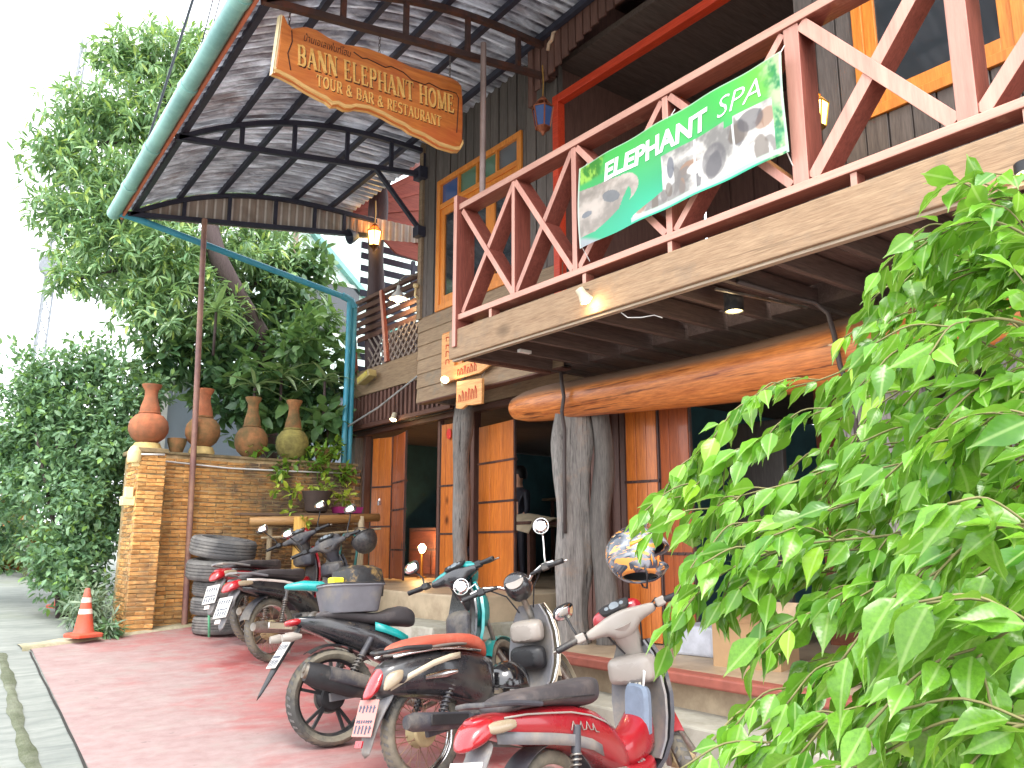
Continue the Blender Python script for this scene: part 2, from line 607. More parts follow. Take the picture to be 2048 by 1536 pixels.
def brick_mesh(i, L=.19, H=.037, D=.11):
    r = random.Random(i)
    mb = MB()
    b = .006
    j = lambda: r.uniform(-.005, .005)
    rings = []
    for y, k in ((-D / 2, b), (-D / 2 + b, 0), (D / 2, 0)):
        rings.append([(-L / 2 + k + j(), y + j(), -H / 2 + k + j()), (L / 2 - k + j(), y + j(), -H / 2 + k + j()),
                      (L / 2 - k + j(), y + j(), H / 2 - k + j()), (-L / 2 + k + j(), y + j(), H / 2 - k + j())])
    mb.rings(rings)
    return mb
bmeshes = [brick_mesh(i).mesh('brick') for i in range(7)]
hmeshes = [brick_mesh(i + 20, L=.115).mesh('brick') for i in range(4)]
qmeshes = [brick_mesh(i + 40, L=.085).mesh('brick') for i in range(4)]
for m_ in bmeshes + hmeshes + qmeshes:
    m_.materials.append(BRICK)
spots = []
nz = 44
for k in range(nz):
    z = .16 + k * .0455
    if z > 2.11:
        break
    off = .1 if k % 2 else 0
    # pillar: front face and left side
    for q in range(2):
        ln = 0 if (q + k) % 2 == 0 else 2
        cx = 2.30 + (.095 if ln == 0 else .0425) if q == 0 else 2.578 - (.095 if ln == 0 else .0425)
        spots.append((0, cx, 9.655 - .004, z, 0, ln))
    for q in range(2):
        spots.append((1, 2.357 - .008, 9.78 + q * .2 + off * .5, z, -PI / 2, 0))
    x = 2.58 + .02 - off
    while x < 5.05:
        if x + .095 > 2.6:
            spots.append((2 + x, x + .095, 10.055 - .004 + random.uniform(-.004, .003), z, 0, 0))
        x += .2
spots.sort(key=lambda s: (s[0] > 1.5, s[0] if s[0] > 1.5 else 0))
rest = MB()
for i, (kk, x, y, z, rz, half) in enumerate(spots):
    me = random.choice((bmeshes, hmeshes, qmeshes)[half])
    M_ = Matrix.Translation((x, y, z + random.uniform(-.004, .004))) @ Matrix.Rotation(rz + random.uniform(-.03, .03), 4, 'Z') @ Matrix.Rotation(random.uniform(-.015, .015), 4, 'Y')
    if i < 300:
        o = bpy.data.objects.new('brick', me)
        COL.objects.link(o)
        o.parent = wall
        o.matrix_parent_inverse = Matrix.Translation(-Vector(wall['abs']))
        o.matrix_basis = M_
    else:
        src = brick_mesh(random.randrange(7))
        rest.add(src.v, src.f, M_)
o = put('brickwork', rest, BRICK, wall)
o['kind'] = 'stuff'
cap = MB().span((2.275, 9.58, 2.10), (2.60, 10.27, 2.15)).span((2.602, 9.98, 2.13), (5.14, 10.27, 2.165))
put('coping', cap, plain('coping_render', lin(150, 128, 96), .95, .3, 10, .5, .008, dirt=lin(80, 76, 50), dirtamt=.6), wall, bevel=.008)

# ================================================================== pots on the wall
def vase(label, x, z, h, w, mat, mat2, foot=True):
    t = thing('clay_vase', label, 'vase', (x, 10.1, z), 'clay vases along the wall top')
    T = Matrix.Translation((x, 10.1, z))
    r = w / 2 * 1.07
    if foot:
        put('foot', MB().lathe([(r * .72, 0), (r * .75, .03), (r * .62, .09), (r * .5, .092)], 20, T), plain('pot_stand', lin(205, 180, 120), .9, .2, 12, .3, .004), t, 40)
        zb = .085
    else:
        zb = .002
    k = h - zb
    prof = [(r * .38, 0), (r * .55, .03 * k), (r * .82, .10 * k), (r * .98, .2 * k), (r, .28 * k), (r * .93, .38 * k), (r * .7, .47 * k), (r * .5, .5 * k)]
    prof = [(a, zb + b) for a, b in prof]
    put('belly', MB().lathe(prof, 28, T), mat2, t, 60)
    nk = [(r * .50, .495 * k), (r * .52, .52 * k), (r * .48, .62 * k), (r * .36, .74 * k), (r * .32, .82 * k), (r * .34, .90 * k), (r * .47, .96 * k), (r * .50, k), (r * .44, k), (r * .24, .9 * k), (r * .2, .7 * k)]
    n = put('neck', MB().lathe([(a, zb + b) for a, b in nk], 28, T), mat, t, 60)
    sub('band', MB().lathe([(r * .535, zb + .5 * k), (r * .575, zb + .515 * k), (r * .535, zb + .53 * k)], 24, T, cap=False), mat2, n, True)
    return t
vase('bright terracotta vase with round belly above the brick pillar', 2.49, 2.165, .78, .41, TER, TER)
vase('orange necked clay vase just right of the tall rusty pole', 3.11, 2.165, .80, .38, TER, TERM)
vase('greyish mossy clay vase, third in the row from the pillar', 3.71, 2.165, .76, .38, TERM, TERM, False)
vase('dull yellow green mossy vase nearest the house, half under leaves', 4.25, 2.165, .78, .39, TERM, plain('lichen_clay', lin(150, 140, 78), .9, .3, 12, .5, .004, dirt=lin(80, 70, 40), dirtamt=.5), False)
def bowl(label, x, r, h):
    T = Matrix.Translation((x, 10.1, 2.165))
    o = put('clay_bowl', MB().lathe([(r * .55, 0), (r * .7, .02), (r, h * .7), (r * 1.05, h), (r * .95, h), (r * .9, h * .75), (r * .6, .05)], 24, T), TERM, None, 50)
    return tag(o, label, 'bowl')
bowl('low dark clay bowl between the first two vases', 2.82, .105, .17)
bowl('small clay bowl with reddish soil under the trailing plants', 4.7, .14, .18)

# light fittings and cable on the wall
o = put('bulkhead_lamp', MB().lathe([(.06, 0), (.075, .03), (.07, .12), (.045, .17), (.02, .19)], 18, Matrix.Translation((2.25, 9.62, 1.98))).span((2.24, 9.6, 1.94), (2.31, 9.66, 1.985)), plain('cream_plastic', lin(225, 205, 150), .5), None, 40)
tag(o, 'cream coloured lamp fitting on the top corner of the brick pillar', 'lamp')
o = put('junction_box', MB().span((2.18, 9.66, 1.52), (2.305, 9.8, 1.62)).span((2.2, 9.65, 1.60), (2.28, 9.74, 1.72)), plain('yellowed_box', lin(225, 215, 165), .5), None, bevel=.006)
tag(o, 'yellowed plastic junction box on the pillar side beside the bush', 'box')
o = put('white_cable', MB().tube([(2.25, 9.585, 2.07), (2.55, 9.585, 2.085), (2.62, 9.97, 2.05), (3.4, 9.97, 2.01), (4.2, 9.97, 2.015), (4.93, 9.97, 2.03)], .011, 6), WHT, None, True)
tag(o, 'white cable running along the top of the brick wall', 'cable')

# ================================================================== tyres
TREAD = plain('old_tyre', (.085, .084, .085), .85, .25, 8, .35, .003, dirt=lin(140, 136, 130), dirtamt=.45)
def car_tyre(label, x, y, z, tilt, r=.335, w=.215):
    t = thing('car_tyre', label, 'tyre', (x, y, z), 'old tyres stacked by the brick wall', absolute=False)
    t.rotation_euler = tilt
    prof = [(r * .62, .03), (r * .64, .012), (r * .82, .0), (r * .94, .012), (r * .985, .035)]
    for k in range(4):
        a = .04 + k * (w - .08) / 4
        b = a + (w - .08) / 4
        prof += [(r, a + .004), (r, b - .010), (r - .011, b - .008), (r - .011, b - .001)]
    prof += [(r * .985, w - .035), (r * .94, w - .012), (r * .82, w), (r * .64, w - .012), (r * .62, w - .03), (r * .60, w * .5)]
    put('tread_body', MB().lathe(prof, 56, None, close=True), TREAD, t, 35)
    rims = MB()
    for h in (.008, w - .008):
        rims.lathe([(r * .70, h - .006), (r * .73, h - .009), (r * .73, h + .009), (r * .70, h + .006)], 40, close=True)
    put('sidewall_rib', rims, TREAD, t, True)
    return t
tz = G(9.3) + .012
car_tyre('bottom tyre of the stack, standing on the ground by the kerb', 3.20, 9.28, tz, (0, 0, .3), .30, .19)
car_tyre('small tyre second from the ground in the tyre stack', 3.17, 9.32, tz + .195, (R(1.5), R(-2), 1.1), .29, .19)
car_tyre('third tyre up, shaded, right under the two big top tyres', 3.19, 9.33, tz + .392, (R(-2), R(-2), 2.2), .30, .17)
car_tyre('wide grey tyre lying second from the top of the stack', 3.17, 9.34, tz + .575, (R(2), R(-5), .7), .355, .215)
car_tyre('topmost wide grey tyre, tipped up to the right', 3.18, 9.34, tz + .80, (R(2), R(-8), 1.9), .355, .215)

# ================================================================== traffic cones
ORG = plain('cone_orange', lin(216, 78, 46), .6, .2, 8, .15, .002, dirt=lin(150, 96, 80), dirtamt=.45)
CWH = plain('cone_band', lin(225, 205, 190), .55, .1, 9, .1, .002)
def cone(label, x, y, h):
    t = thing('traffic_cone', label, 'cone', (x, y, G(y)), 'orange traffic cones by the hedge')
    T = Matrix.Translation((x, y, G(y) + .055)) @ Matrix.Rotation(.3, 4, 'Z')
    b = h * .27
    put('base', MB().loft([], 4) if False else MB().rings([[(sx * b * k, sy * b * k, z) for sx, sy in ((-1, -.8), (-.8, -1), (.8, -1), (1, -.8), (1, .8), (.8, 1), (-.8, 1), (-1, .8))] for k, z in ((.98, 0), (1, .008), (1, .028), (.9, .04), (.6, .045))]).xf(T), ORG, t, 40)
    r0, r1 = h * .17, h * .05
    rr = lambda f: r0 + (r1 - r0) * f
    H = h - .1
    put('body', MB().lathe([(rr(0) * 1.15, .04), (rr(0), .07), (rr(.3), .06 + H * .3), (rr(1), .04 + H), (rr(1) * .7, .05 + H)], 28, T), ORG, t, 50)
    for f in (.44, .70):
        put('reflective_band', MB().lathe([(rr(f) + .004, .06 + H * (f - .055)), (rr(f + .1) + .004, .06 + H * (f + .06))], 28, T, cap=False), CWH, t, True)
cone('orange cone with two white bands at the kerb corner, in full view', 1.85, 9.30, .52)
cone('orange cone half hidden by the hedge, farther up the road', 1.98, 11.3, .48)
# ================================================================== timber materials
W_DARK = wood('dark_weathered_planks', lin(76, 68, 64), lin(112, 102, 96), 'z', 1, .75, .16)
W_SIDE = wood('brown_lap_siding', lin(126, 102, 80), lin(164, 140, 112), 'y', 1, .72, .16, wear=lin(120, 118, 108), wearamt=.3)
W_BEAM = wood('tan_rough_beam', lin(138, 108, 82), lin(172, 144, 114), 'y', 1.1, .8, .05, .6, wear=lin(136, 116, 96), wearamt=.35, cracks=.35, knots=1.4)
W_RED = wood('red_brown_stained_timber', lin(128, 68, 56), lin(166, 98, 82), 'y', 1, .5, .12, .3, wear=lin(196, 140, 120), wearamt=.22, bleach=lin(222, 172, 152))
W_REDZ = wood('red_brown_stained_posts', lin(118, 60, 50), lin(160, 90, 76), 'z', 1, .5, .14, .3, wear=lin(190, 132, 112), wearamt=.18, bleach=lin(222, 166, 148))
W_FRAME = wood('orange_varnished_frame', lin(206, 112, 30), lin(236, 150, 62), 'z', 1, .4, .08, .15, coat=.3)
W_FRAMEY = wood('orange_varnished_frame_across', lin(206, 112, 30), lin(236, 150, 62), 'y', 1, .4, .08, .15, coat=.3)
W_DOOR = wood('orange_varnished_door', lin(178, 88, 30), lin(222, 130, 52), 'z', .9, .42, .10, .2, coat=.3, knots=3.2)
W_LOG = wood('varnished_log', lin(150, 66, 26), lin(236, 150, 78), 'y', .8, .42, .05, .6, coat=.2, knots=1.6, top=lin(128, 108, 92), cracks=.75)
W_GREY = wood('grey_weathered_log', lin(84, 80, 78), lin(156, 150, 144), 'z', 1.2, .85, .1, 1.0, wear=lin(150, 128, 112), wearamt=.3, cracks=.8)
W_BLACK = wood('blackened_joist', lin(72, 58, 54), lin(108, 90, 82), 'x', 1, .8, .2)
W_BRN = wood('dark_brown_timber', lin(88, 60, 54), lin(122, 86, 74), 'z', 1, .6, .15)
W_BRNY = wood('dark_brown_timber_across', lin(72, 46, 40), lin(108, 72, 60), 'y', 1, .6, .15)
SCAR = wood('scarlet_painted_frame', lin(196, 52, 26), lin(222, 76, 40), 'y', 1, .45, .05, .15)
IRON = plain('brown_iron', lin(78, 58, 54), .5, .2, 12, .2, .002, metal=.3, dirt=lin(120, 70, 50), dirtamt=.3)
IRONB = plain('blue_black_iron', lin(58, 58, 72), .5, .2, 12, .15, .002, metal=.3)
GLASS = NT('dark_window_glass')
GLASS.b.inputs['Base Color'].default_value = (.03, .035, .04, 1)
GLASS.b.inputs['Roughness'].default_value = .06
GLASS.b.inputs['Specular IOR Level'].default_value = .8
GLASS = GLASS.m
def tint(name, c):
    t = NT(name)
    return t.fin(c, .12, 0, .2, .6)
G_BLUE, G_GREEN, G_GREY = tint('blue_glass', lin(70, 92, 140)), tint('green_glass', lin(86, 120, 96)), tint('smoky_glass', lin(96, 100, 104))

BX, WX, DX = 3.77, 4.8, 5.5       # balcony front, upper wall, door plane
Z0, Z1 = 2.66, 2.84               # underside and top of the upper floor
house = thing('wooden_house', 'two storey dark timber house with red balcony over orange folding doors', 'house', (6, 6, 0))

_pl = {}
def plank(parent, c, d, mat, name='plank', bevel=True, rot=None):
    """one board; boards of the same size share a mesh"""
    key = (tuple(round(k, 3) for k in d), mat.name, name)
    if key not in _pl:
        mb = MB()
        x, y, z = (k / 2 for k in d)
        b = min(.004, min(d) * .2)
        i = d.index(max(d))
        o1, o2 = [k for k in range(3) if k != i]
        rgs = []
        for s, k in ((-1, b), (-1, 0), (1, 0), (1, b)):
            ring = []
            for a, e in ((-1, -1), (1, -1), (1, 1), (-1, 1)):
                for q in (0, 1):
                    p = [0, 0, 0]
                    p[i] = s * (d[i] / 2 - (k if False else 0) - (0 if k == 0 else 0)) if k == 0 else s * d[i] / 2
                    if k == 0:
                        p[i] = s * (d[i] / 2 - b)
                    ka = b if q == (0 if a * e > 0 else 1) else 0
                    ke = b - ka
                    p[o1] = a * (d[o1] / 2 - ka - (k * .5))
                    p[o2] = e * (d[o2] / 2 - ke - (k * .5))
                    ring.append(tuple(p))
            rgs.append(ring)
        mb.rings(rgs)
        me = mb.mesh(name)
        me.materials.append(mat)
        _pl[key] = me
    o = bpy.data.objects.new(name, _pl[key])
    COL.objects.link(o)
    o.parent = parent
    if 'abs' in parent.keys():
        o.matrix_parent_inverse = Matrix.Translation(-Vector(parent['abs']))
    M_ = Matrix.Translation(c)
    if rot is not None:
        M_ = M_ @ rot
    o.matrix_basis = M_
    return o

# ------------------------------------------------------------------ upper wall left of the opening (vertical boards)
def vwall(y0, y1, z0, z1, hole=None, mat=W_DARK, X=WX, bw=.15, name='wall'):
    back = MB()
    if hole:
        hy0, hy1, hz0, hz1 = hole
        for a, b in (((y0, z0), (hy0, z1)), ((hy1, z0), (y1, z1)), ((hy0, z0), (hy1, hz0)), ((hy0, hz1), (hy1, z1))):
            if b[0] - a[0] > .01 and b[1] - a[1] > .01:
                back.span((X + .03, a[0], a[1]), (X + .09, b[0], b[1]))
    else:
        back.span((X + .03, y0, z0), (X + .09, y1, z1))
    w = put(name, back, W_DARK, house)
    n = max(1, round((y1 - y0) / bw))
    s = (y1 - y0) / n
    for i in range(n):
        a, b = y0 + i * s, y0 + (i + 1) * s
        c = (a + b) / 2
        dx = X + .012 + (.006 if i % 2 else 0)
        wd = s - .008
        segs = [(z0, z1)]
        if hole and b > hole[0] + .01 and a < hole[1] - .01:
            segs = [(z0, hole[2]), (hole[3], z1)]
            lo, hi = a, b
            if a < hole[0] - .02:
                segs.append(None); plank(w, (dx, (a + hole[0]) / 2, (hole[2] + hole[3]) / 2), (.03, hole[0] - a - .006, hole[3] - hole[2]), mat)
            if b > hole[1] + .02:
                segs.append(None); plank(w, (dx, (b + hole[1]) / 2, (hole[2] + hole[3]) / 2), (.03, b - hole[1] - .006, hole[3] - hole[2]), mat)
        for sg in segs:
            if sg and sg[1] - sg[0] > .02:
                plank(w, (dx, c, (sg[0] + sg[1]) / 2), (.03, wd, sg[1] - sg[0]), mat)
    return w
vwall(5.50, 7.95, 3.66, 6.7, (6.02, 7.58, 3.66, 5.22))
plank(house, (WX - .005, 7.92, 4.9), (.05, .075, 2.5), W_SIDE, 'corner_board')
# return wall of that room towards the landing
put('side_wall', MB().span((WX + .09, 7.87, 2.7), (7.5, 7.95, 6.7)), W_DARK, house)
# lap siding below
sd = put('lap_wall', MB().span((WX + .03, 5.45, 2.70), (WX + .09, 7.95, 3.66)), W_DARK, house)
for i in range(6):
    z = 2.68 + i * .163
    M_ = Matrix.Rotation(R(4), 4, 'Y')
    plank(sd, (WX + .006, 6.70, z + .082), (.022, 2.52, .172), W_SIDE, rot=M_)
plank(house, (WX + .05, 6.7, 2.672), (.12, 2.5, .02), W_BRNY, 'soffit_board')

# ------------------------------------------------------------------ windows
def window(label, y0, y1, z0, z1, sashes, top=None, X=WX, mat=W_FRAME, maty=W_FRAMEY):
    w = put('window', MB().span((X - .02, y0, z0), (X + .07, y0 + .07, z1)).span((X - .02, y1 - .07, z0), (X + .07, y1, z1))
            .span((X - .018, y0 + .07, z0), (X + .07, y1 - .07, z0 + .07)).span((X - .018, y0 + .07, z1 - .06), (X + .07, y1 - .07, z1)), mat, house, bevel=.004)
    w['label'] = label
    zt = z1 - .06
    if top:
        zt = top
        sub('transom', MB().span((X - .016, y0 + .07, zt - .06), (X + .06, y1 - .07, zt)), maty, w, bevel=.003)
        n = 4
        cols = [G_GREY, G_GREEN, G_GREEN, G_BLUE]
        st = (y1 - y0 - .14) / n
        for i in range(n):
            a = y0 + .07 + i * st
            sub('pane', MB().span((X + .02, a, zt), (X + .026, a + st, z1 - .06)), cols[i], w)
            if i:
                sub('mullion', MB().span((X - .01, a - .015, zt), (X + .05, a + .015, z1 - .06)), mat, w, bevel=.002)
        zt -= .06
    st = (y1 - y0 - .14) / sashes
    for i in range(sashes):
        a, b = y0 + .07 + i * st, y0 + .07 + (i + 1) * st
        fr = MB().span((X, a, z0 + .07), (X + .045, a + .075, zt)).span((X, b - .075, z0 + .07), (X + .045, b, zt))
        fr.span((X + .001, a + .075, z0 + .07), (X + .044, b - .075, z0 + .16)).span((X + .001, a + .075, zt - .085), (X + .044, b - .075, zt))
        sub('sash', fr, mat, w, bevel=.003)
        sub('pane', MB().span((X + .02, a + .075, z0 + .16), (X + .026, b - .075, zt - .085)), GLASS, w)
        gr = MB()
        for k in range(1, 7):
            z = z0 + .16 + (zt - .085 - z0 - .16) * k / 7
            gr.span((X + .028, a + .075, z - .005), (X + .038, b - .075, z + .005))
        for k in range(1, 4):
            y = a + .075 + (b - a - .15) * k / 4
            gr.span((X + .029, y - .004, z0 + .16), (X + .037, y + .004, zt - .085))
        sub('security_grille', gr, IRON, w)
    return w
window('orange framed window with coloured glass strip above', 6.02, 7.58, 3.66, 5.22, 3, top=4.92)

# ------------------------------------------------------------------ recessed opening with scarlet frame
fr = put('opening_frame', MB().span((WX - .03, 5.44, Z1), (WX + .06, 5.52, 5.34)).span((WX - .028, 2.9, 5.26), (WX + .06, 5.44, 5.34)), SCAR, house, bevel=.005)
# dark room behind
rm = MB()
rm.span((7.0, -3, Z1), (7.1, 5.5, 6.7)).span((WX + .1, 5.53, 2.9), (7.0, 5.6, 6.7))
put('room_wall', rm, W_BRN, house)
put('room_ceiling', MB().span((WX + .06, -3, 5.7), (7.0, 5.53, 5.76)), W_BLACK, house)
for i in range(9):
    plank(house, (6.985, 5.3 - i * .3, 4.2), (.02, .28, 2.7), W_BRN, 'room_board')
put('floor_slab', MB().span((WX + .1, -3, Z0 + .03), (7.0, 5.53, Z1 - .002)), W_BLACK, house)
vwall(-1.0, 2.93, Z1, 6.7, (1.5, 2.5, 3.78, 5.4))
window('orange framed window behind the right end of the balcony', 1.5, 2.5, 3.78, 5.4, 1)
dr = put('balcony_door', MB().span((WX - .03, 1.02, Z1), (WX + .02, 1.32, 5.4)), W_FRAME, house, bevel=.006)
sub('panel', MB().span((WX - .045, 1.08, 3.0), (WX - .031, 1.26, 4.0)).span((WX - .045, 1.08, 4.1), (WX - .031, 1.26, 5.2)), W_DOOR, dr, bevel=.004)
# arched board fascia over the opening
fa = put('arched_fascia', MB().span((4.66, -1, 5.75), (4.7, 5.62, 5.79)), W_BRNY, house)
n = 44
for i in range(n):
    y = 5.58 - i * .1
    u = (5.58 - y) / 1.3
    zb = 5.40 + .32 * math.sin(min(1, max(0, u)) * PI / 2) if u < 1 else 5.72
    zb = max(zb, 5.36)
    plank(fa, (4.645, y, (zb + 6.5) / 2), (.024, .09, 6.5 - zb), W_BRN)
plank(fa, (4.64, 5.66, 5.9), (.06, .07, 1.3), W_BRN, 'edge_post')
put('roof', MB().span((4.2, -3, 6.7), (9.5, 8.2, 6.8)), IRON, house)  # unseen flat slab added to keep skylight out of the recess

# ------------------------------------------------------------------ balcony
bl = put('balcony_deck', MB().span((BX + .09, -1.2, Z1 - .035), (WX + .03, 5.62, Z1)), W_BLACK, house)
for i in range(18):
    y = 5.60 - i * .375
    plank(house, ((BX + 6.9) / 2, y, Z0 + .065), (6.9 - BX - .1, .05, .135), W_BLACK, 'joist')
put('front_beam', MB().span((BX - .04, -1.2, 2.63), (BX + .05, 5.68, 2.875)), W_BEAM, house, bevel=.008)
put('drip_strip', MB().span((BX - .015, -1.2, 2.612), (BX + .03, 5.66, 2.629)), wood('pale_strip', lin(160, 140, 116), lin(200, 180, 156), 'y'), house)
put('end_beam', MB().span((BX + .052, 5.60, 2.635), (WX, 5.66, 2.81)), W_BRNY, house, bevel=.005)

rl = put('balcony_railing', MB().span((BX - .035, -1.2, 3.93), (BX + .12, 5.60, 3.985)), W_RED, house, bevel=.006)     # top rail
rl['label'] = 'red brown balcony railing of crossed boards'
sub('bottom_rail', MB().span((BX - .035, -1.2, 2.95), (BX + .12, 5.60, 3.0)), W_RED, rl, bevel=.006)
D_ = .17
posts = [5.555, 4.11, 3.235, 2.31, 1.455, .55]
for i, y in enumerate(posts):
    w = .05 if i < 3 else .095
    z0 = 2.72 if i == 0 else 3.0
    if i == 0:
        sub('post', MB().span((BX - .06, y, z0), (BX - .04 + D_, y + w, 4.06)), W_REDZ, rl, bevel=.004)
    else:
        sub('post', MB().span((BX - .022, y - w / 2, 3.0), (BX - .03 + D_, y + w / 2, 3.93)), W_REDZ, rl, bevel=.004)
bays = [(5.53, 4.83), (4.80, 4.14), (4.08, 3.27), (3.2, 2.37), (2.25, 1.51), (1.4, .61), (.5, -.3)]
sub('post', MB().span((BX - .022, 4.80, 3.0), (BX - .03 + D_, 4.84, 3.93)), W_REDZ, rl, bevel=.004)
for i, (a, b) in enumerate(bays):
    for k in (0, 1):
        za, zb = (3.01, 3.92) if k else (3.92, 3.01)
        mb = MB().bar((BX + .055 + .004 * k, a, za), (BX + .055 + .004 * k, b, zb), D_ - .02 - .01 * k, .048 if i < 4 else .075, (0, 0, 1))
        # bars: width along X, thin in the plane of the railing
        sub('cross_brace', mb, W_REDZ, rl, bevel=.003)
for y in (5.1, 4.0, 3.22, 2.0, 1.2):
    sub('spacer_block', MB().span((BX - .02, y, 2.876), (BX + .06, y + .035, 2.949)), W_RED, rl)

# ------------------------------------------------------------------ log beam, columns
def knobbly(mb, pts, rad, n=22, amp=.05, seed=0, stretch=6):
    r = random.Random(seed)
    ph = [(r.uniform(0, 6.3), r.uniform(.6, 2.2), r.randint(1, 5)) for _ in range(7)]
    pts = [Vector(p) for p in pts]
    rs = []
    for i, p in enumerate(pts):
        d = (pts[min(i + 1, len(pts) - 1)] - pts[max(i - 1, 0)]).normalized()
        a = d.cross(Vector((1, .2, .1))).normalized()
        b = d.cross(a)
        t = i / (len(pts) - 1)
        ring = []
        for k in range(n):
            an = 2 * PI * k / n
            q = 1
            for p0, fr_, m_ in ph:
                q += amp * .35 * math.sin(an * m_ + p0 + t * stretch * fr_)
            ring.append(p + (a * math.cos(an) + b * math.sin(an)) * rad[i] * q)
        rs.append(ring)
    return mb.rings(rs)
lg = []
lr = []
N = 40
for i in range(N):
    t = i / (N - 1)
    y = 6.28 - t * 6.3
    lg.append((4.93 + .02 * math.sin(t * 5), y, 2.41 - .07 * min(1, t * 2.4) + .012 * math.sin(t * 11)))
    r0 = .150 + .075 * min(1, t * 1.7)
    if i == 0:
        r0 *= .72
    if i == 1:
        r0 *= .93
    if i in (3, 4):
        r0 *= 1.04
    lr.append(r0)
put('log_beam', knobbly(MB(), lg, lr, 28, .05, 4), W_LOG, house, 40)['label'] = 'thick varnished orange log under the balcony'
def column(label, x, y, z0, z1, r, mat=W_GREY, seed=1, amp=.12, rr=None):
    m = 26
    pts = [(x + .02 * math.sin(i * .5 + seed), y + .02 * math.sin(i * .37 + 2 * seed), z0 + (z1 - z0) * i / (m - 1)) for i in range(m)]
    rad = [r * (1 + .10 * math.sin(i * .55 + seed) + (.12 if i > 19 else 0) * math.sin((i - 19) * .5)) * (rr(i / (m - 1)) if rr else 1) for i in range(m)]
    o = put('column', knobbly(MB(), pts, rad, 26, amp, seed, 3), mat, house, True)
    o['label'] = label
    return o
column('gnarled grey tree trunk column under the log end', 4.98, 5.52, .2, 2.34, .138, seed=3, amp=.42)
column('smaller dark trunk column right beside the gnarled one', 5.12, 5.30, .2, 2.4, .085, wood('dark_grey_log', lin(70, 66, 64), lin(118, 112, 106), 'z', 1.2, .85, .1, .8), 5, .15)
column('pale grey post in front of the left doorway', 5.2, 7.62, .55, 2.68, .095, seed=8, amp=.08)
column('grey trunk column half hidden behind the leafy bush', 4.95, 2.62, -.2, 2.2, .2, seed=11, amp=.2)
column('grey trunk column seen through the bush leaves', 4.95, 1.7, -.2, 2.2, .17, seed=13, amp=.2)
# square posts of the door frames
def sq(x, y, z0, z1, w, mat=W_BRN, name='door_post'):
    return plank(house, (x, y, (z0 + z1) / 2), (w, w * .8, z1 - z0), mat, name)
FL, FR = .64, .27                      # floor levels behind the left and right doors
sq(5.5, 10.72, .3, 3.15, .14, W_GREY, 'end_post')
sq(5.52, 10.46, FL, 2.62, .10)
sq(5.54, 8.58, FL, 2.62, .07)
sq(5.50, 7.78, FL, 2.62, .10)
sq(5.5, 6.05, FR, 2.62, .12)
sq(5.5, 5.62, FR, 2.62, .09)
for y_ in (5.40, 5.53, 5.80, 5.93):
    plank(house, (5.52, y_, 1.45), (.03, .125, 2.35), W_BRN, 'jamb_board')
plank(house, (5.48, 8.25, 2.645), (.1, 5.2, .07), W_BRNY, 'lintel')
plank(house, (5.55, 4.0, 2.5), (.1, 3.4, .12), W_BRNY, 'lintel')
plank(house, (5.46, 7.3, 2.80), (.05, 3.1, .22), W_SIDE, 'lintel_board')

# ------------------------------------------------------------------ folding doors
W_DOOR2 = wood('brown_varnished_door', lin(140, 66, 30), lin(178, 92, 44), 'z', .9, .42, .10, .2, coat=.3, knots=3.2)
def door(label, hx, hy, ang, w, z0, z1, straps, dm=None):
    """leaf hinged at (hx,hy), pointing at angle ang in plan"""
    H = z1 - z0
    u = Vector((math.cos(ang), math.sin(ang), 0))
    v = Vector((-math.sin(ang), math.cos(ang), 0))
    M_ = Matrix(((u.x, v.x, 0, hx), (u.y, v.y, 0, hy), (0, 0, 1, z0), (0, 0, 0, 1)))
    d = put('folding_door', MB().span((0, -.012, 0), (.018, .012, H), M_).span((w - .018, -.012, 0), (w, .012, H), M_), IRON, house)
    d['label'] = label
    n = 3
    st = (w - .036) / n
    for i in range(n):
        sub('plank', MB().span((.018 + i * st + .002, -.019 + .002 * (i % 2), .012), (.018 + (i + 1) * st - .002, .019, H - .012), M_), dm or W_DOOR, d, bevel=.003)
    for f in straps:
        sub('iron_strap', MB().span((0, -.026, H * f - .012), (w, .026, H * f + .012), M_), IRON, d)
        bt = MB()
        for k in range(3):
            for s in (-1, 1):
                bt.lathe([(.009, -.004), (.009, .003), (.004, .006)], 8, M_ @ Matrix.Translation((w * (.25 + .25 * k), s * .028, H * f)) @ Matrix.Rotation(-s * PI / 2, 4, 'X'))
        sub('rivet', bt, IRON, d)
    return d
ST = (.20, .47, .66)
door('bright orange door leaf at the far left doorway', 5.48, 10.22, R(-74), .40, FL + .02, 2.56, (.36, .64))
door('reddish brown leaf folded beside the far left bright one', 5.60, 9.84, R(-105), .62, FL + .02, 2.56, ST, W_DOOR2)
door('narrow orange leaf with a red sticker behind the grey post', 5.50, 8.50, R(-84), .30, FL + .02, 2.56, (.3, .6))
door('wide orange leaf right of the grey post', 5.50, 7.70, R(-96), .78, FL - .02, 2.44, (.34, .52, .76))
door('bright orange leaf beside the trunk column', 5.40, 5.28, R(-80), .36, FR, 2.5, (.3, .62))
door('darker orange leaf folded behind the leafy bush edge', 5.47, 4.92, R(-98), .40, FR, 2.5, (.34, .54), W_DOOR2)
o = put('red_sticker', MB().lathe([(.045, 0), (.045, .003)], 16, Matrix.Translation((5.50, 8.33, 2.42)) @ Matrix.Rotation(R(-84) + PI, 4, 'Z') @ Matrix.Rotation(PI / 2, 4, 'X') @ Matrix.Scale(1.5, 4, (0, 1, 0))).xf(Matrix.Translation((-.03, -.03, 0))), plain('red_vinyl', lin(215, 40, 30), .4), None)
tag(o, 'round red sticker near the top of the narrow orange door', 'sticker')
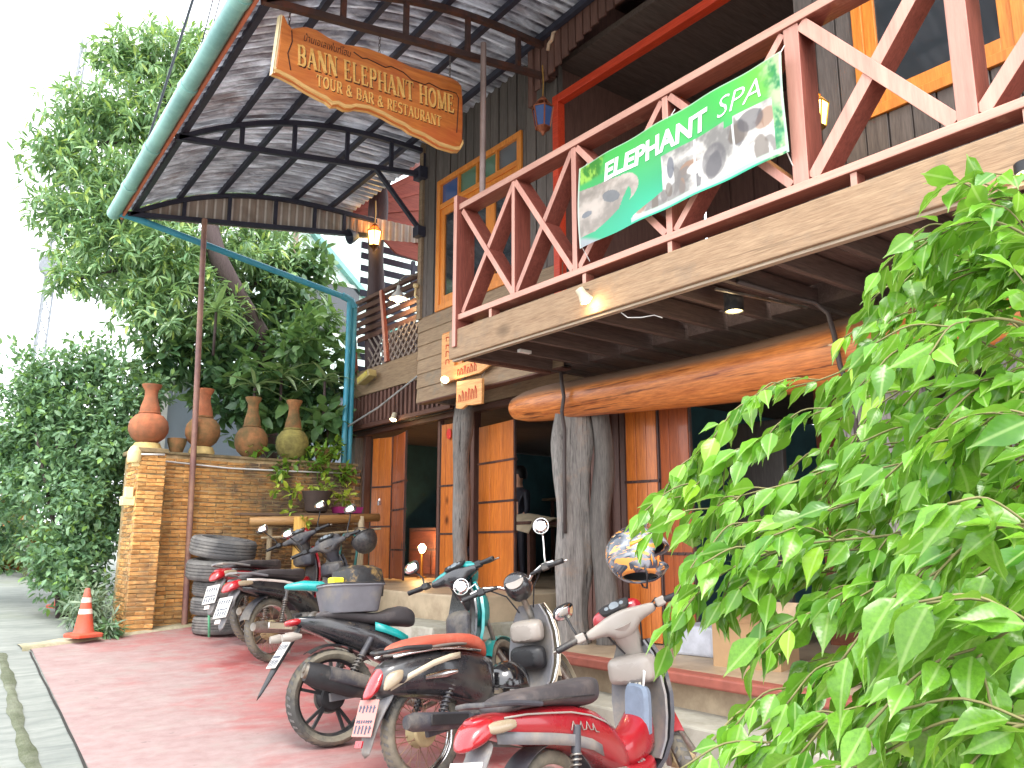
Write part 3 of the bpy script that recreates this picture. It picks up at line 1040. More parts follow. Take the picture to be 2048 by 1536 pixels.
# padlocks / latches
for x, y, z in ((5.42, 9.86, 1.65), (5.36, 5.0, 1.25)):
    o = put('door_latch', MB().span((x - .03, y - .02, z - .03), (x, y + .02, z + .03)).tube([(x - .015, y - .014, z + .03), (x - .015, y - .014, z + .06), (x - .015, y + .014, z + .06), (x - .015, y + .014, z + .03)], .005, 6), CHR, house)

# ------------------------------------------------------------------ plinth, steps, floors, rooms
TILE = plain('porch_floor', lin(176, 158, 132), .45, .14, 6, .15, .003, dirt=lin(140, 120, 98), dirtamt=.3)
def plat(z, pts, mat, name, zb=-.5):
    return put(name, MB().prism(pts, (0, 0, zb), (1, 0, 0), (0, 1, 0), (0, 0, z - zb)), mat, house, bevel=.015)
def arc(a, b, bulge, n=12):
    a, b = Vector(a), Vector(b)
    d = b - a
    nn = Vector((-d.y, d.x)).normalized()
    return [tuple(a + d * t + nn * bulge * math.sin(PI * t)) for t in (i / n for i in range(n + 1))]
plat(.40, arc((4.35, 9.5), (3.98, 6.25), -.22) + [(9.9, 6.25), (9.9, 11.5), (5.0, 11.5)], CONC, 'lower_step')
plat(FL, arc((4.85, 9.6), (4.45, 6.32), -.22) + [(9.9, 6.32), (9.9, 11.5), (5.2, 11.5)], TILE, 'porch_platform')
plat(FR, [(4.55, 6.2), (4.45, -2), (9.9, -2), (9.9, 6.2)], TILE, 'right_platform')
plat(.02, [(4.15, 6.2), (4.05, -2), (5.0, -2), (5.0, 6.2)], CONC, 'right_step')
plat(.275, [(4.40, 6.19), (4.30, -2), (4.44, -2), (4.54, 6.19)], plain('red_step_edge', lin(150, 84, 70), .6), 'step_nosing', .2)

TEAL = plain('dark_teal_wall', lin(54, 88, 94), .8, .2, 5, .1, .003)
put('back_wall', MB().span((9.8, -2, 0), (9.9, 11.5, 2.66)), TEAL, house)
put('inner_wall', MB().span((5.6, 6.1, .27), (9.8, 6.22, 2.66)), TEAL, house)
put('inner_wall', MB().span((5.6, 11.3, .4), (9.8, 11.4, 2.66)), TEAL, house)
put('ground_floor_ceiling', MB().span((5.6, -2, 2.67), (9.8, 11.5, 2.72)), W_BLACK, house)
# right room: brick piers and a grey door deep inside
for i, (y, w) in enumerate(((3.6, .5), (2.0, .6))):
    put('brick_pier', MB().span((6.6, y, FR), (6.9, y + w, 2.6)), plain('inner_brick', lin(120, 70, 48), .9, .3, 10, .6, .01), house)
put('grey_door', MB().span((6.3, 4.25, FR), (6.36, 4.85, 2.2)), wood('grey_panel', lin(66, 62, 60), lin(90, 86, 82), 'z'), house, bevel=.01)

# ------------------------------------------------------------------ landing on the upper left
LX = 5.3
plank(house, (LX, 9.35, 3.32), (.04, 2.75, .36), W_SIDE, 'fascia_board')
plank(house, (LX - .01, 9.35, 2.70), (.06, 2.75, .06), W_BRNY, 'slat_rail')
for i in range(24):
    plank(house, (LX + .01, 8.1 + i * .107, 2.935), (.03, .055, .41), W_BRN, 'vent_slat')
put('vent_backing', MB().span((LX + .05, 8.0, 2.66), (LX + .09, 10.7, 3.15)), BLK, house)
put('landing_back', MB().span((5.95, 7.96, 3.2), (6.0, 10.7, 4.25)), W_BRN, house)
put('landing_floor', MB().span((LX + .03, 7.96, 3.14), (7.6, 10.7, 3.2)), W_BLACK, house)
lb = put('landing_railing', MB().bar((LX, 10.66, 4.54), (LX, 8.0, 4.52), .06, .05), W_BRN, house)
lb['label'] = 'dark red slatted railing with lattice on the upper left landing'
for i in range(5):
    z = 4.44 - i * .115
    sub('rail_slat', MB().bar((LX + .01, 10.62 - i * .04, z), (LX + .01, 8.0, z - .01), .022, .07), W_BRNY, lb)
for y, dy in ((10.62, -.35), (9.72, -.35)):
    sub('slanted_post', MB().bar((LX - .03, y, 4.54), (LX - .03, y + dy * .6, 3.5), .05, .06, (0, 1, 0)), W_REDZ, lb)
sub('post', MB().span((LX - .03, 8.0, 3.5), (LX + .03, 8.06, 4.56)), W_BRN, lb)
LAT = wood('grey_lattice', lin(112, 98, 92), lin(150, 136, 128), 'z', 1, .8, .1)
for s in (-1, 1):
    y = 8.02 - .5
    while y < 10.2:
        a, b = [y, 3.5], [y + s * .44, 3.94]
        pts = []
        lo, hi = 8.04, 10.12
        t0, t1 = 0, 1
        if s > 0:
            t0 = max(0, (lo - y) / .44); t1 = min(1, (hi - y) / .44)
        else:
            t0 = max(0, (y - hi) / .44); t1 = min(1, (y - lo) / .44)
        if t1 - t0 > .05:
            p0 = (LX + .005 * s, y + s * .44 * t0, 3.5 + .44 * t0)
            p1 = (LX + .005 * s, y + s * .44 * t1, 3.5 + .44 * t1)
            sub('lattice_strip', MB().bar(p0, p1, .008, .03, (1, 0, 0)) if False else MB().bar(p0, p1, .03, .009, (1, 0, 0)), LAT, lb)
        y += .135
column('dark round post on the upper landing', 5.45, 10.25, 3.2, 6.3, .12, wood('dark_maroon_log', lin(58, 44, 50), lin(92, 70, 70), 'z', 1.2, .7), 21, .05)
# slatted screen behind the landing
sl = put('slat_screen', MB().span((5.6, 11.0, 5.62), (7.4, 11.04, 5.72)).span((6.5, 11.0, 3.2), (6.56, 11.05, 5.6)), IRONB, house)
for i in range(11):
    z = 5.5 - i * .2
    sub('screen_slat', MB().bar((5.6, 11.02, z), (7.5, 11.02, z - .02), .03, .095), IRONB, sl)
# red gable lining above the landing
W_GAB = wood('maroon_gable_boards', lin(150, 62, 54), lin(192, 98, 74), 'x', 1, .6, .12)
gb = put('gable_lining', MB().prism([(5.0, 5.80), (5.0, 5.95), (6.4, 7.0), (6.6, 6.6), (6.6, 5.45), (6.0, 5.5), (5.5, 5.86)], (0, 10.62, 0), (1, 0, 0), (0, 0, 1), (0, .04, 0)), W_GAB, house)
for i in range(5):
    sub('gable_board', MB().bar((5.05 + i * .09, 10.6, 5.98 + i * -.02), (6.45, 10.6, 6.95 - i * .3), .016, .05), W_GAB, gb)
put('landing_roof', MB().prism([(4.9, 5.98), (6.9, 7.4), (6.9, 7.46), (4.9, 6.04)], (0, 8.0, 0), (1, 0, 0), (0, 0, 1), (0, 2.6, 0)), W_GAB, house)
# ================================================================== arched metal canopy
def zl(y): return 4.93 + (10 - y) * .04
def xl(y): return 2.06 - (10 - y) * .03
def xr(y): return 4.76 if y < 7.98 else 5.25
def za(t, y): return zl(y) + .72 * (1 - (1 - t) ** 2.6)
def zc(t, y): return zl(y) + .42 * t
SHEET = NT('tarnished_roof_sheet')
_v = SHEET.coords((.35, 2.2, 1), shift=True)
_n = SHEET.noise(_v, 5, 8, .72, .5)
_c = SHEET.ramp(_n, lin(150, 152, 160), lin(236, 238, 242), .38, .62)
_n2 = SHEET.noise(SHEET.coords((.5, 1, 1)), 2.2, 6, .7)
_c = SHEET.mix(SHEET.ramp(_n2, (0, 0, 0), (.7, .7, .7), .52, .7), _c, lin(142, 124, 124))
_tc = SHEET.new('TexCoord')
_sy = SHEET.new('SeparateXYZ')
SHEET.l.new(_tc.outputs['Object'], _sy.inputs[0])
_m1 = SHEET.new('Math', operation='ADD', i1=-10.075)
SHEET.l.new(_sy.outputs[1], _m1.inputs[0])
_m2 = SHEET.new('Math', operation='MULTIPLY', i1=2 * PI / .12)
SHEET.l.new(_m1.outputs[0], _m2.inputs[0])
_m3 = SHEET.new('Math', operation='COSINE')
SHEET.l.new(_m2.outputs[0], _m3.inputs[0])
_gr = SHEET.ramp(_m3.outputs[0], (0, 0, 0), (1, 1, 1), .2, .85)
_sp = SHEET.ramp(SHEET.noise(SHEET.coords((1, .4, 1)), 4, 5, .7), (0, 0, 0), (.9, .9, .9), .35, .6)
_c = SHEET.mix(SHEET.mix(1.0, _gr, _sp, 'MULTIPLY'), _c, lin(80, 74, 84))       # dark band painted along each rib in place of its shading
_c = SHEET.objvar(_c, .08)
SHEET.fin(_c, .36, .3)
_tr = SHEET.new('BsdfTranslucent')  # translucent share added so daylight brightens the space under the sheets
SHEET.l.new(_c, _tr.inputs[0])
_mx = SHEET.new('MixShader')
_mx.inputs[0].default_value = .34
SHEET.l.new(SHEET.b.outputs[0], _mx.inputs[1])
SHEET.l.new(_tr.outputs[0], _mx.inputs[2])
SHEET.l.new(_mx.outputs[0], SHEET.n['Material Output'].inputs[0])
SHEET = SHEET.m
canopy = thing('metal_canopy', 'arched corrugated metal canopy with dark trusses over the parking pad', 'canopy', (2.95, 9.9, G(9.9)))
y = 10.12
while y > 2.6:
    m = 24
    grid = []
    for j in range(m + 1):
        yy = y - .72 * j / m
        ph = (j % 4)
        h = .030 if ph in (1, 2) else 0
        row = []
        for i in range(15):
            t = -.03 + 1.05 * i / 14
            x = xl(yy) + (4.92 - (0 if y > 8.1 else .16) - xl(yy)) * t
            tt = (x - xl(yy)) / (4.8 - xl(yy))
            zz = za(min(tt, 1), yy) if tt > 0 else zl(yy) + tt * 1.6
            row.append((x, yy, zz + .09 + h))
        grid.append(row)
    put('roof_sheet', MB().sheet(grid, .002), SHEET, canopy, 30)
    y -= .72
for i, t in enumerate((.02, .2, .38, .56, .74, .93)):
    pts = [(xl(yy) + (4.8 - xl(yy)) * t, yy, za(t, yy) + .055) for yy in (10.1, 8, 5.5, 2.7)]
    mb = MB()
    for a, b in zip(pts, pts[1:]):
        mb.bar(a, b, .05, .06)
    put('purlin', mb, IRONB, canopy)
for ty in (10.0, 7.9, 5.5, 3.2):
    X1 = xr(ty) if ty < 9 else 5.3
    TM = IRON if ty < 6 else IRONB
    pt = lambda t, f: (xl(ty) + (4.8 - xl(ty)) * t, ty, f(t, ty))
    te = (X1 - xl(ty)) / (4.8 - xl(ty))
    put('truss_chord', MB().bar(pt(-.01, zc), pt(te, zc), .05, .055), TM, canopy)
    mb = MB()
    rs_ = []
    for k in range(15):
        t = te * k / 14
        x, yy, z = pt(t, lambda a, b: za(min(a, 1), b))
        rs_.append([(x, ty - .025, z - .03), (x, ty + .025, z - .03), (x, ty + .025, z + .025), (x, ty - .025, z + .025)])
    put('truss_arch', mb.rings(rs_), TM, canopy)
    for t in (.22, .42, .64, .84, 1.0):
        a, b = pt(t, zc), pt(t, za)
        put('truss_strut', MB().bar((a[0], ty, a[2] + .03), (b[0], ty, b[2] - .03), .04, .04, (0, 1, 0)), TM, canopy)
put('knee_brace', MB().bar((4.15, 7.9, 5.33), (4.79, 7.9, 4.70), .045, .045, (0, 1, 0)), IRONB, canopy)
put('brace_bracket', MB().span((4.70, 7.84, 4.64), (4.80, 7.96, 4.76)), IRONB, canopy)
put('brace_bracket', MB().span((4.70, 7.82, 5.36), (4.80, 7.98, 5.50)), IRONB, canopy)
put('truss_bracket', MB().span((4.66, 5.45, 5.5), (4.76, 5.55, 6.12)), IRON, canopy)
put('fascia_strip', MB().bar((xl(10.1) - .07, 10.12, zl(10.1) + .02), (xl(2.7) - .07, 2.7, zl(2.7) + .02), .025, .13), plain('terracotta_fascia', lin(188, 104, 76), .6), canopy)
GUT = plain('seagreen_gutter', lin(142, 190, 182), .4, .1, 3, .05, .002, dirt=lin(92, 140, 140), dirtamt=.4)
gx = lambda y: (xl(y) - .155, y, zl(y) + .02)
gt = put('gutter', MB().tube([gx(10.15), gx(8), gx(5.5), gx(2.7)], .075, 18), GUT, canopy, 40)
for y in (9.3, 8.3, 7.0, 5.6, 4.2):
    p = Vector(gx(y))
    sub('pipe_collar', MB().tube([p + Vector((0, .05, 0)), p - Vector((0, .05, 0))], .083, 18), GUT, gt, 40)
put('support_pole', MB().tube([(2.99, 9.87, .2), (2.95, 9.9, 2.6), (2.9, 9.95, 5.06)], .034, 12), plain('rusty_brown_pole', lin(122, 88, 84), .55, .25, 6, .3, .004, dirt=lin(168, 128, 104), dirtamt=.45), canopy, 40)
# gable infill of vertical ribbed sheet at the far end
INF = NT('striped_gable_sheet')
_t = INF.new('TexCoord')
_s = INF.new('SeparateXYZ')
INF.l.new(_t.outputs['Object'], _s.inputs[0])
_m = INF.new('Math', operation='MULTIPLY', i1=58.)
INF.l.new(_s.outputs[0], _m.inputs[0])
_w = INF.new('Math', operation='SINE')
INF.l.new(_m.outputs[0], _w.inputs[0])
_c = INF.ramp(_w.outputs[0], lin(172, 154, 140), lin(232, 224, 214), .55, .95)
INF = INF.fin(INF.mix(INF.ramp(INF.noise(INF.coords(), 3, 5), (0, 0, 0), (.5, .5, .5), .5, .7), _c, lin(120, 98, 84)), .5)
grid = []
m = 150
for i in range(m + 1):
    x = 2.16 + (6.2 - 2.16) * i / m
    t = (x - xl(10)) / (4.8 - xl(10))
    h = .018 * (1 if (i % 4) in (1, 2) else 0)
    top = za(min(1, t), 10) + (.12 if t > 1 else 0) * (t - 1)
    grid.append([(x, 10.07 + h, zc(t, 10) - .02), (x, 10.07 + h, max(zc(t, 10), top + .06))])
put('gable_infill', MB().sheet(grid, .002), INF, canopy)
# tilted strip and cyan pipes
CYAN = plain('cyan_pipe', lin(60, 150, 178), .4, .12, 5, .05, .002, dirt=lin(90, 165, 180), dirtamt=.4)
o = thing('cyan_downpipe', 'cyan drain pipe slanting from the gutter to the house and down', 'pipe', (5.0, 10.0, 1.6))
put('slanted_run', MB().tube([(1.95, 10.02, 4.92), (2.2, 10.05, 4.90), (4.9, 10.1, 4.47), (5.03, 10.1, 4.42)], .040, 12), CYAN, o, 40)
put('vertical_run', MB().tube([(4.98, 10.1, 4.46), (4.98, 10.1, 1.62)], .036, 12), CYAN, o, 40)
put('vertical_run', MB().tube([(5.07, 10.12, 4.40), (5.07, 10.12, 1.62)], .036, 12), CYAN, o, 40)
put('elbow', MB().tube([(4.86, 10.09, 4.48), (5.0, 10.1, 4.44), (5.05, 10.1, 4.34)], .05, 12), CYAN, o, 40)
o = put('overhead_cable', MB().tube([(4.98, 10.0, 2.66), (5.1, 9.4, 2.85), (5.2, 8.6, 3.15), (4.9, 7.9, 3.36)], .013, 6), plain('grey_cable', lin(150, 150, 150), .5), None, True)
tag(o, 'grey cable slung from the cyan pipe to the siding', 'cable')
# thin steel post on the balcony, conduit
o = put('steel_post', MB().tube([(3.85, 5.375, 3.98), (3.85, 5.375, 5.47)], .026, 12), plain('grey_steel', lin(150, 130, 124), .5, .2, 7, .1, .002, metal=.3), None, 40)
tag(o, 'slim grey steel post rising from the balcony rail to the truss', 'post')
o = put('bent_conduit', MB().tube([(4.62, 5.40, 5.72), (4.62, 5.385, 5.78), (4.62, 5.34, 5.80), (4.62, 5.32, 5.86), (4.62, 5.25, 5.90), (4.62, 4.2, 6.0), (4.62, 2.5, 6.15)], .018, 8), plain('beige_conduit', lin(196, 166, 140), .5), None, 40)
tag(o, 'beige bent conduit pipe on the arched boards above the balcony', 'conduit')

# ================================================================== carved sign
W_SIGN = NT('carved_sign_wood')
_v = W_SIGN.coords((.12, 1, 1))
_n = W_SIGN.noise(_v, 20, 6, .65, .8)
_c = W_SIGN.ramp(_n, lin(176, 90, 38), lin(222, 136, 62), .3, .7)
_g = W_SIGN.new('NewGeometry')
_w = W_SIGN.noise(_g.outputs['Position'], 2.3, 4, .6)
_c = W_SIGN.mix(W_SIGN.ramp(_w, (0, 0, 0), (.6, .6, .6), .5, .65), _c, lin(196, 92, 50))
W_SIGN.bump(_n, .3, .004)
W_SIGN = W_SIGN.fin(_c, .4, 0, .4)
W_EDGE = wood('pale_live_edge', lin(206, 150, 80), lin(236, 196, 130), 'x', 1.2, .6, .05)
W_LET = wood('carved_letter_wood', lin(226, 160, 76), lin(250, 205, 124), 'x', 1, .4, .03, .15, coat=.3)
W_GRV = plain('burnt_groove', lin(70, 30, 16), .6)  # dark tone for cut lines and for the painted letter shadows
outline = [(2.055, 5.06), (2.09, 5.0), (2.13, 4.97), (2.18, 5.0), (2.25, 5.04), (2.33, 5.05), (2.43, 5.025), (2.58, 5.02), (2.69, 5.05), (2.8, 5.07), (2.94, 5.075), (3.08, 5.07), (3.2, 5.06), (3.33, 5.075), (3.5, 5.1), (3.61, 5.11), (3.68, 5.10), (3.715, 5.07), (3.73, 4.93), (3.735, 4.7), (3.73, 4.51), (3.70, 4.445), (3.64, 4.425), (3.49, 4.42), (3.42, 4.435), (3.34, 4.455), (3.22, 4.46), (3.15, 4.485), (3.05, 4.495), (2.96, 4.515), (2.82, 4.525), (2.7, 4.5), (2.66, 4.475), (2.61, 4.46), (2.55, 4.47), (2.5, 4.45), (2.45, 4.475), (2.4, 4.48), (2.27, 4.505), (2.17, 4.535), (2.07, 4.55), (2.02, 4.55)]
SY = 5.5
sg = thing('hanging_sign', 'big carved orange wood sign hanging on chains under the canopy', 'sign', (2.9, SY, 4.42))
cx_, cz_ = 2.9, 4.78
ins = lambda k: [(cx_ + (a - cx_) * (1 - k * .45), cz_ + (b - cz_) * (1 - k)) for a, b in outline]
mb = MB()
F0, B0 = ins(.02), outline
rgs = [[(a, SY + .0, b) for a, b in ins(.05)], [(a, SY + .012, b) for a, b in ins(.012)], [(a, SY + .055, b) for a, b in outline], [(a, SY + .07, b) for a, b in ins(.03)]]
bd = put('board', mb.rings(rgs), W_SIGN, sg, 35)
low = [q for q in outline if True]
eb = MB()
for i in range(20, len(outline) - 1):
    a, b = outline[i], outline[i + 1]
    for (p, q) in ((a, b),):
        eb.add([(p[0], SY + .002, p[1] + .055), (q[0], SY + .002, q[1] + .055), (q[0], SY - .004, q[1] + .012), (p[0], SY - .004, p[1] + .012), (p[0], SY + .05, p[1] - .004), (q[0], SY + .05, q[1] - .004)], [(0, 1, 2, 3), (3, 2, 5, 4)])
sub('live_edge', eb, W_EDGE, bd)
sub('pale_end', MB().add([(2.052, SY + .008, 5.055), (2.016, SY + .008, 4.55), (2.012, SY + .06, 4.55), (2.046, SY + .06, 5.06)], [(0, 1, 2, 3)]).add([(2.052, SY - .001, 5.05), (2.018, SY - .001, 4.552), (2.03, SY - .001, 4.552), (2.062, SY - .001, 5.045)], [(0, 1, 2, 3)]), plain('sawn_end', lin(236, 214, 170), .7), bd)

def serif(text, M_, h, w, dep, spacing=.22, jit=0):
    """own carved roman capitals: thick and thin strokes with serifs; unit box, scaled to height h"""
    K, N_, S_ = .17, .075, .045
    def gl(c):
        q = []                              # strokes: (points, width)
        V = lambda x, w_=K: q.append(([(x, 0), (x, 1)], w_))
        H_ = lambda x0, x1, y, w_=S_: q.append(([(x0, y), (x1, y)], w_))
        foot = lambda x, y, e=.15: H_(x - e, x + e, y)
        def arc_(cx, cy, rx, ry, a0, a1, w_, m=12):
            q.append(([(cx + rx * math.cos(R(a0 + (a1 - a0) * i / m)), cy + ry * math.sin(R(a0 + (a1 - a0) * i / m))) for i in range(m + 1)], w_))
        if c in 'BPR':
            V(.15); foot(.15, .02); foot(.13, .98, .12)
            H_(.15, .4, .97, .06); H_(.15, .4, .5, .06); arc_(.36, .735, .24, .235, -90, 90, .12)
            if c == 'B':
                H_(.15, .4, .03, .06); arc_(.38, .265, .27, .235, -90, 90, .12)
            if c == 'R':
                q.append(([(.38, .5), (.70, .02)], .13)); foot(.70, .02, .1)
            return q, .72
        if c == 'A':
            q.append(([(.08, 0), (.38, 1)], N_)); q.append(([(.38, 1), (.72, 0)], K)); H_(.18, .6, .34, .055); foot(.08, .02, .12); foot(.72, .02, .13)
            return q, .8
        if c == 'N':
            V(.12, N_); V(.68, N_); q.append(([(.12, .98), (.68, .02)], K)); foot(.12, .02, .13); foot(.1, .98, .1); foot(.68, .98, .13)
            return q, .8
        if c in 'EL':
            V(.15); foot(.13, .98 if c == 'E' else .98, .13); H_(.05, .6, .03, .06); q.append(([(.59, .03), (.62, .22)], .05))
            if c == 'E':
                H_(.15, .56, .97, .06); H_(.15, .45, .51, .05); q.append(([(.55, .97), (.58, .8)], .05)); q.append(([(.45, .42), (.45, .6)], .04))
            else:
                foot(.17, .98, .15)
            return q, .68
        if c == 'H':
            V(.14); V(.68); H_(.14, .68, .51, .055)
            for x in (.14, .68):
                foot(x, .02); foot(x, .98)
            return q, .82
        if c == 'T':
            V(.38); foot(.38, .02); H_(.04, .72, .96, .065); q.append(([(.05, .97), (.03, .76)], .05)); q.append(([(.71, .97), (.73, .76)], .05))
            return q, .76
        if c == 'O':
            arc_(.42, .5, .33, .46, 0, 360, .125, 24)
            return q, .86
        if c == 'M':
            V(.1, N_); V(.82); q.append(([(.1, .98), (.46, .05)], K)); q.append(([(.46, .05), (.82, .98)], N_)); foot(.1, .02, .12); foot(.82, .02, .14); foot(.08, .98, .1); foot(.84, .98, .12)
            return q, .96
        if c == 'U':
            q.append(([(.14, .98), (.14, .35)], K)); q.append(([(.66, .98), (.66, .35)], N_)); arc_(.4, .33, .26, .3, 180, 360, .1); foot(.14, .98); foot(.66, .98, .12)
            return q, .8
        if c == 'S':
            arc_(.34, .745, .23, .22, 30, 265, .11); arc_(.34, .27, .25, .24, 90, -150, .12)
            return q, .64
        if c == '&':
            arc_(.36, .77, .17, .2, 0, 360, .09, 16); arc_(.34, .28, .27, .26, 60, 330, .11); q.append(([(.24, .66), (.74, .03)], .13)); q.append(([(.56, .15), (.72, .45)], .06))
            return q, .82
        return [], .4
    glyphs = [gl(c) for c in text]
    tot = sum(a for _, a in glyphs) + spacing * .5 * (len(text) - 1)
    sx = w / tot
    mb, x0, z = MB(), 0, 0
    for st, adv in glyphs:
        for pts, wd in st:
            P_ = [Vector(((x0 + a) * sx, b * h)) for a, b in pts]
            L_, Rr = [], []
            for i, p in enumerate(P_):
                d = (P_[min(i + 1, len(P_) - 1)] - P_[max(i - 1, 0)]).normalized()
                nn = Vector((-d.y, d.x))
                ww = wd * h * .5 * (abs(d.y) * sx / h * 1.05 + abs(d.x))
                L_.append(p + nn * ww); Rr.append(p - nn * ww)
            z = (z + 1) % 7
            e = dep + z * .00035
            rings_ = [[(l.x, l.y, 0), (r.x, r.y, 0), (r.x * .97 + l.x * .03, r.y * .97 + l.y * .03, e), (l.x * .97 + r.x * .03, l.y * .97 + r.y * .03, e)] for l, r in zip(L_, Rr)]
            t = MB().rings(rings_)
            mb.add(t.v, t.f, M_)
        x0 += adv + spacing * .5
    return mb
def sign_M(x, z, ang):
    return Matrix.Translation((x, SY + .001, z)) @ Matrix.Rotation(-ang, 4, 'Y') @ Matrix.Rotation(PI / 2, 4, 'X')
_adv = {'M': .96, 'O': .86, 'H': .82, '&': .82, 'A': .8, 'N': .8, 'U': .8, 'T': .76, 'B': .72, 'P': .72, 'R': .72, 'E': .68, 'L': .68, 'S': .64, ' ': .4}
def carve(text, x, z, ang, h, w, dep):
    tot = sum(_adv[c] for c in text) + .11 * (len(text) - 1)
    k = w / tot
    pos = 0
    for word in text.split(' '):
        ww = sum(_adv[c] for c in word) + .11 * (len(word) - 1)
        for nm, mt, dx, dz, dd in (('carved_lettering', W_LET, 0, 0, dep), ('carved_recess', W_GRV, .010 * h / .168, -.009 * h / .168, .0018)):  # dark offset copy of each word stands in for its cast shadow
            M_ = sign_M(x + math.cos(ang) * pos * k + dx, z + math.sin(ang) * pos * k + dz, ang)
            sub(nm, serif(word, M_, h, ww * k, dd), mt, bd)
        pos += ww + .4 + .22
carve('BANN ELEPHANT HOME', 2.20, 4.685, R(3.4), .168, 1.43, .009)
carve('TOUR & BAR & RESTAURANT', 2.36, 4.57, R(1.6), .095, 1.14, .006)
# small Thai line, set as raised strokes
def text_mesh(body, size, ext=.002, off=0, shear=0, align='LEFT'):
    cu = bpy.data.curves.new('lettering', 'FONT')
    cu.body = body
    cu.size = size
    cu.extrude = ext
    cu.offset = off
    cu.shear = shear
    cu.align_x = align
    cu.resolution_u = 3
    o = bpy.data.objects.new('lettering', cu)
    COL.objects.link(o)
    bpy.context.view_layer.update()
    me = bpy.data.meshes.new_from_object(o.evaluated_get(bpy.context.evaluated_depsgraph_get()))
    bpy.data.objects.remove(o)
    bpy.data.curves.remove(cu)
    return me
def lettering(name, body, size, M_, mat, parent, width=None, **k):
    me = text_mesh(body, size, **k)
    xsv = [v.co.x for v in me.vertices] or [0, 1]
    s = width / (max(xsv) - min(xsv)) if width else 1
    me.transform(M_ @ Matrix.Translation((-min(xsv) * s, 0, 0)) @ Matrix.Scale(s, 4, (1, 0, 0)))
    me.materials.clear()
    me.materials.append(mat)
    return sub(name, me, mat, parent)
lettering('thai_lettering', 'บ้านเอเลเฟ่นท์โฮม', .085, sign_M(2.24, 4.905, R(2)), W_GRV, bd, .40, ext=.003, shear=.25)
# incised border line
bl_ = [(2.15, 4.62), (2.12, 4.75), (2.15, 4.86), (2.14, 4.95)]
tp = [(2.66, 4.975), (2.74, 4.95), (2.78, 4.965), (2.95, 4.95), (3.0, 4.98), (3.12, 4.97), (3.2, 4.93), (3.33, 4.935), (3.37, 4.965), (3.5, 4.95), (3.56, 4.965), (3.65, 4.97), (3.675, 4.93), (3.66, 4.60)]
for ln in (bl_, tp):
    sub('incised_line', MB().tube([(a, SY - .0005, b) for a, b in ln], .0055, 5), W_GRV, bd)
CH = plain('chain_steel', lin(120, 112, 110), .4, .2, 9, .1, .001, metal=.7)
for i, (x, z0, z1) in enumerate(((2.13, 4.95, 5.2), (2.905, 5.04, 5.26), (3.6, 5.05, 5.44))):
    mb = MB()
    n = int((z1 - z0) / .03)
    for k in range(n):
        z = z0 + (z1 - z0) * (k + .5) / n
        a = (1, 0) if k % 2 else (0, 1)
        pts = [(x + a[0] * .009 * math.cos(t), SY + .03 + a[1] * .009 * math.cos(t), z + .019 * math.sin(t)) for t in (2 * PI * q / 10 for q in range(11))]
        mb.tube(pts, .003, 5)
    put('chain', mb, CH, sg)

# ================================================================== banner on the railing
NS, NTT = 330, 116
def hsh(a, b, s):
    v = np.sin(a * 127.1 + b * 311.7 + s * 74.7) * 43758.5453
    return v - np.floor(v)
def vn(x, y, s=0):
    xi, yi = np.floor(x), np.floor(y)
    fx, fy = x - xi, y - yi
    fx, fy = fx * fx * (3 - 2 * fx), fy * fy * (3 - 2 * fy)
    return (hsh(xi, yi, s) * (1 - fx) + hsh(xi + 1, yi, s) * fx) * (1 - fy) + (hsh(xi, yi + 1, s) * (1 - fx) + hsh(xi + 1, yi + 1, s) * fx) * fy
def fbm(x, y, s=0):
    return vn(x, y, s) * .5 + vn(x * 2.1, y * 2.1, s + 1) * .27 + vn(x * 4.3, y * 4.3, s + 2) * .15 + vn(x * 9, y * 9, s + 3) * .08
S_, T_ = np.meshgrid(np.linspace(0, 1, NS), np.linspace(0, 1, NTT), indexing='ij')
def lerp(a, b, f):
    return a + (b - a) * f[..., None]
L3 = lambda r, g, b: np.array(lin(r, g, b))
sm = lambda e0, e1, x: np.clip((x - e0) / (e1 - e0), 0, 1) ** 2 * (3 - 2 * np.clip((x - e0) / (e1 - e0), 0, 1))
img = lerp(L3(36, 172, 118), L3(72, 190, 84), sm(.35, 1, T_ + .25 * S_))
img = lerp(img, L3(128, 204, 70), sm(.72, .98, S_) * sm(.45, .7, T_) * .8)
img = lerp(img, L3(30, 190, 150), sm(.45, .0, T_) * sm(.0, .3, S_) * .9)
lf = fbm(S_ * 26, T_ * 9 + S_ * 8, 5)
right = sm(.9, .97, S_ + (fbm(S_ * 14, T_ * 6, 9) - .5) * .12)
img = lerp(img, lerp(L3(40, 140, 84), L3(190, 226, 160), sm(.35, .65, lf)), right)
topl = sm(.16, .12, S_ + (fbm(S_ * 20, T_ * 8, 2) - .5) * .08) * sm(.74, .8, T_)
img = lerp(img, lerp(L3(50, 140, 40), L3(160, 214, 80), sm(.4, .62, fbm(S_ * 40, T_ * 12 + S_ * 30, 7))), topl)
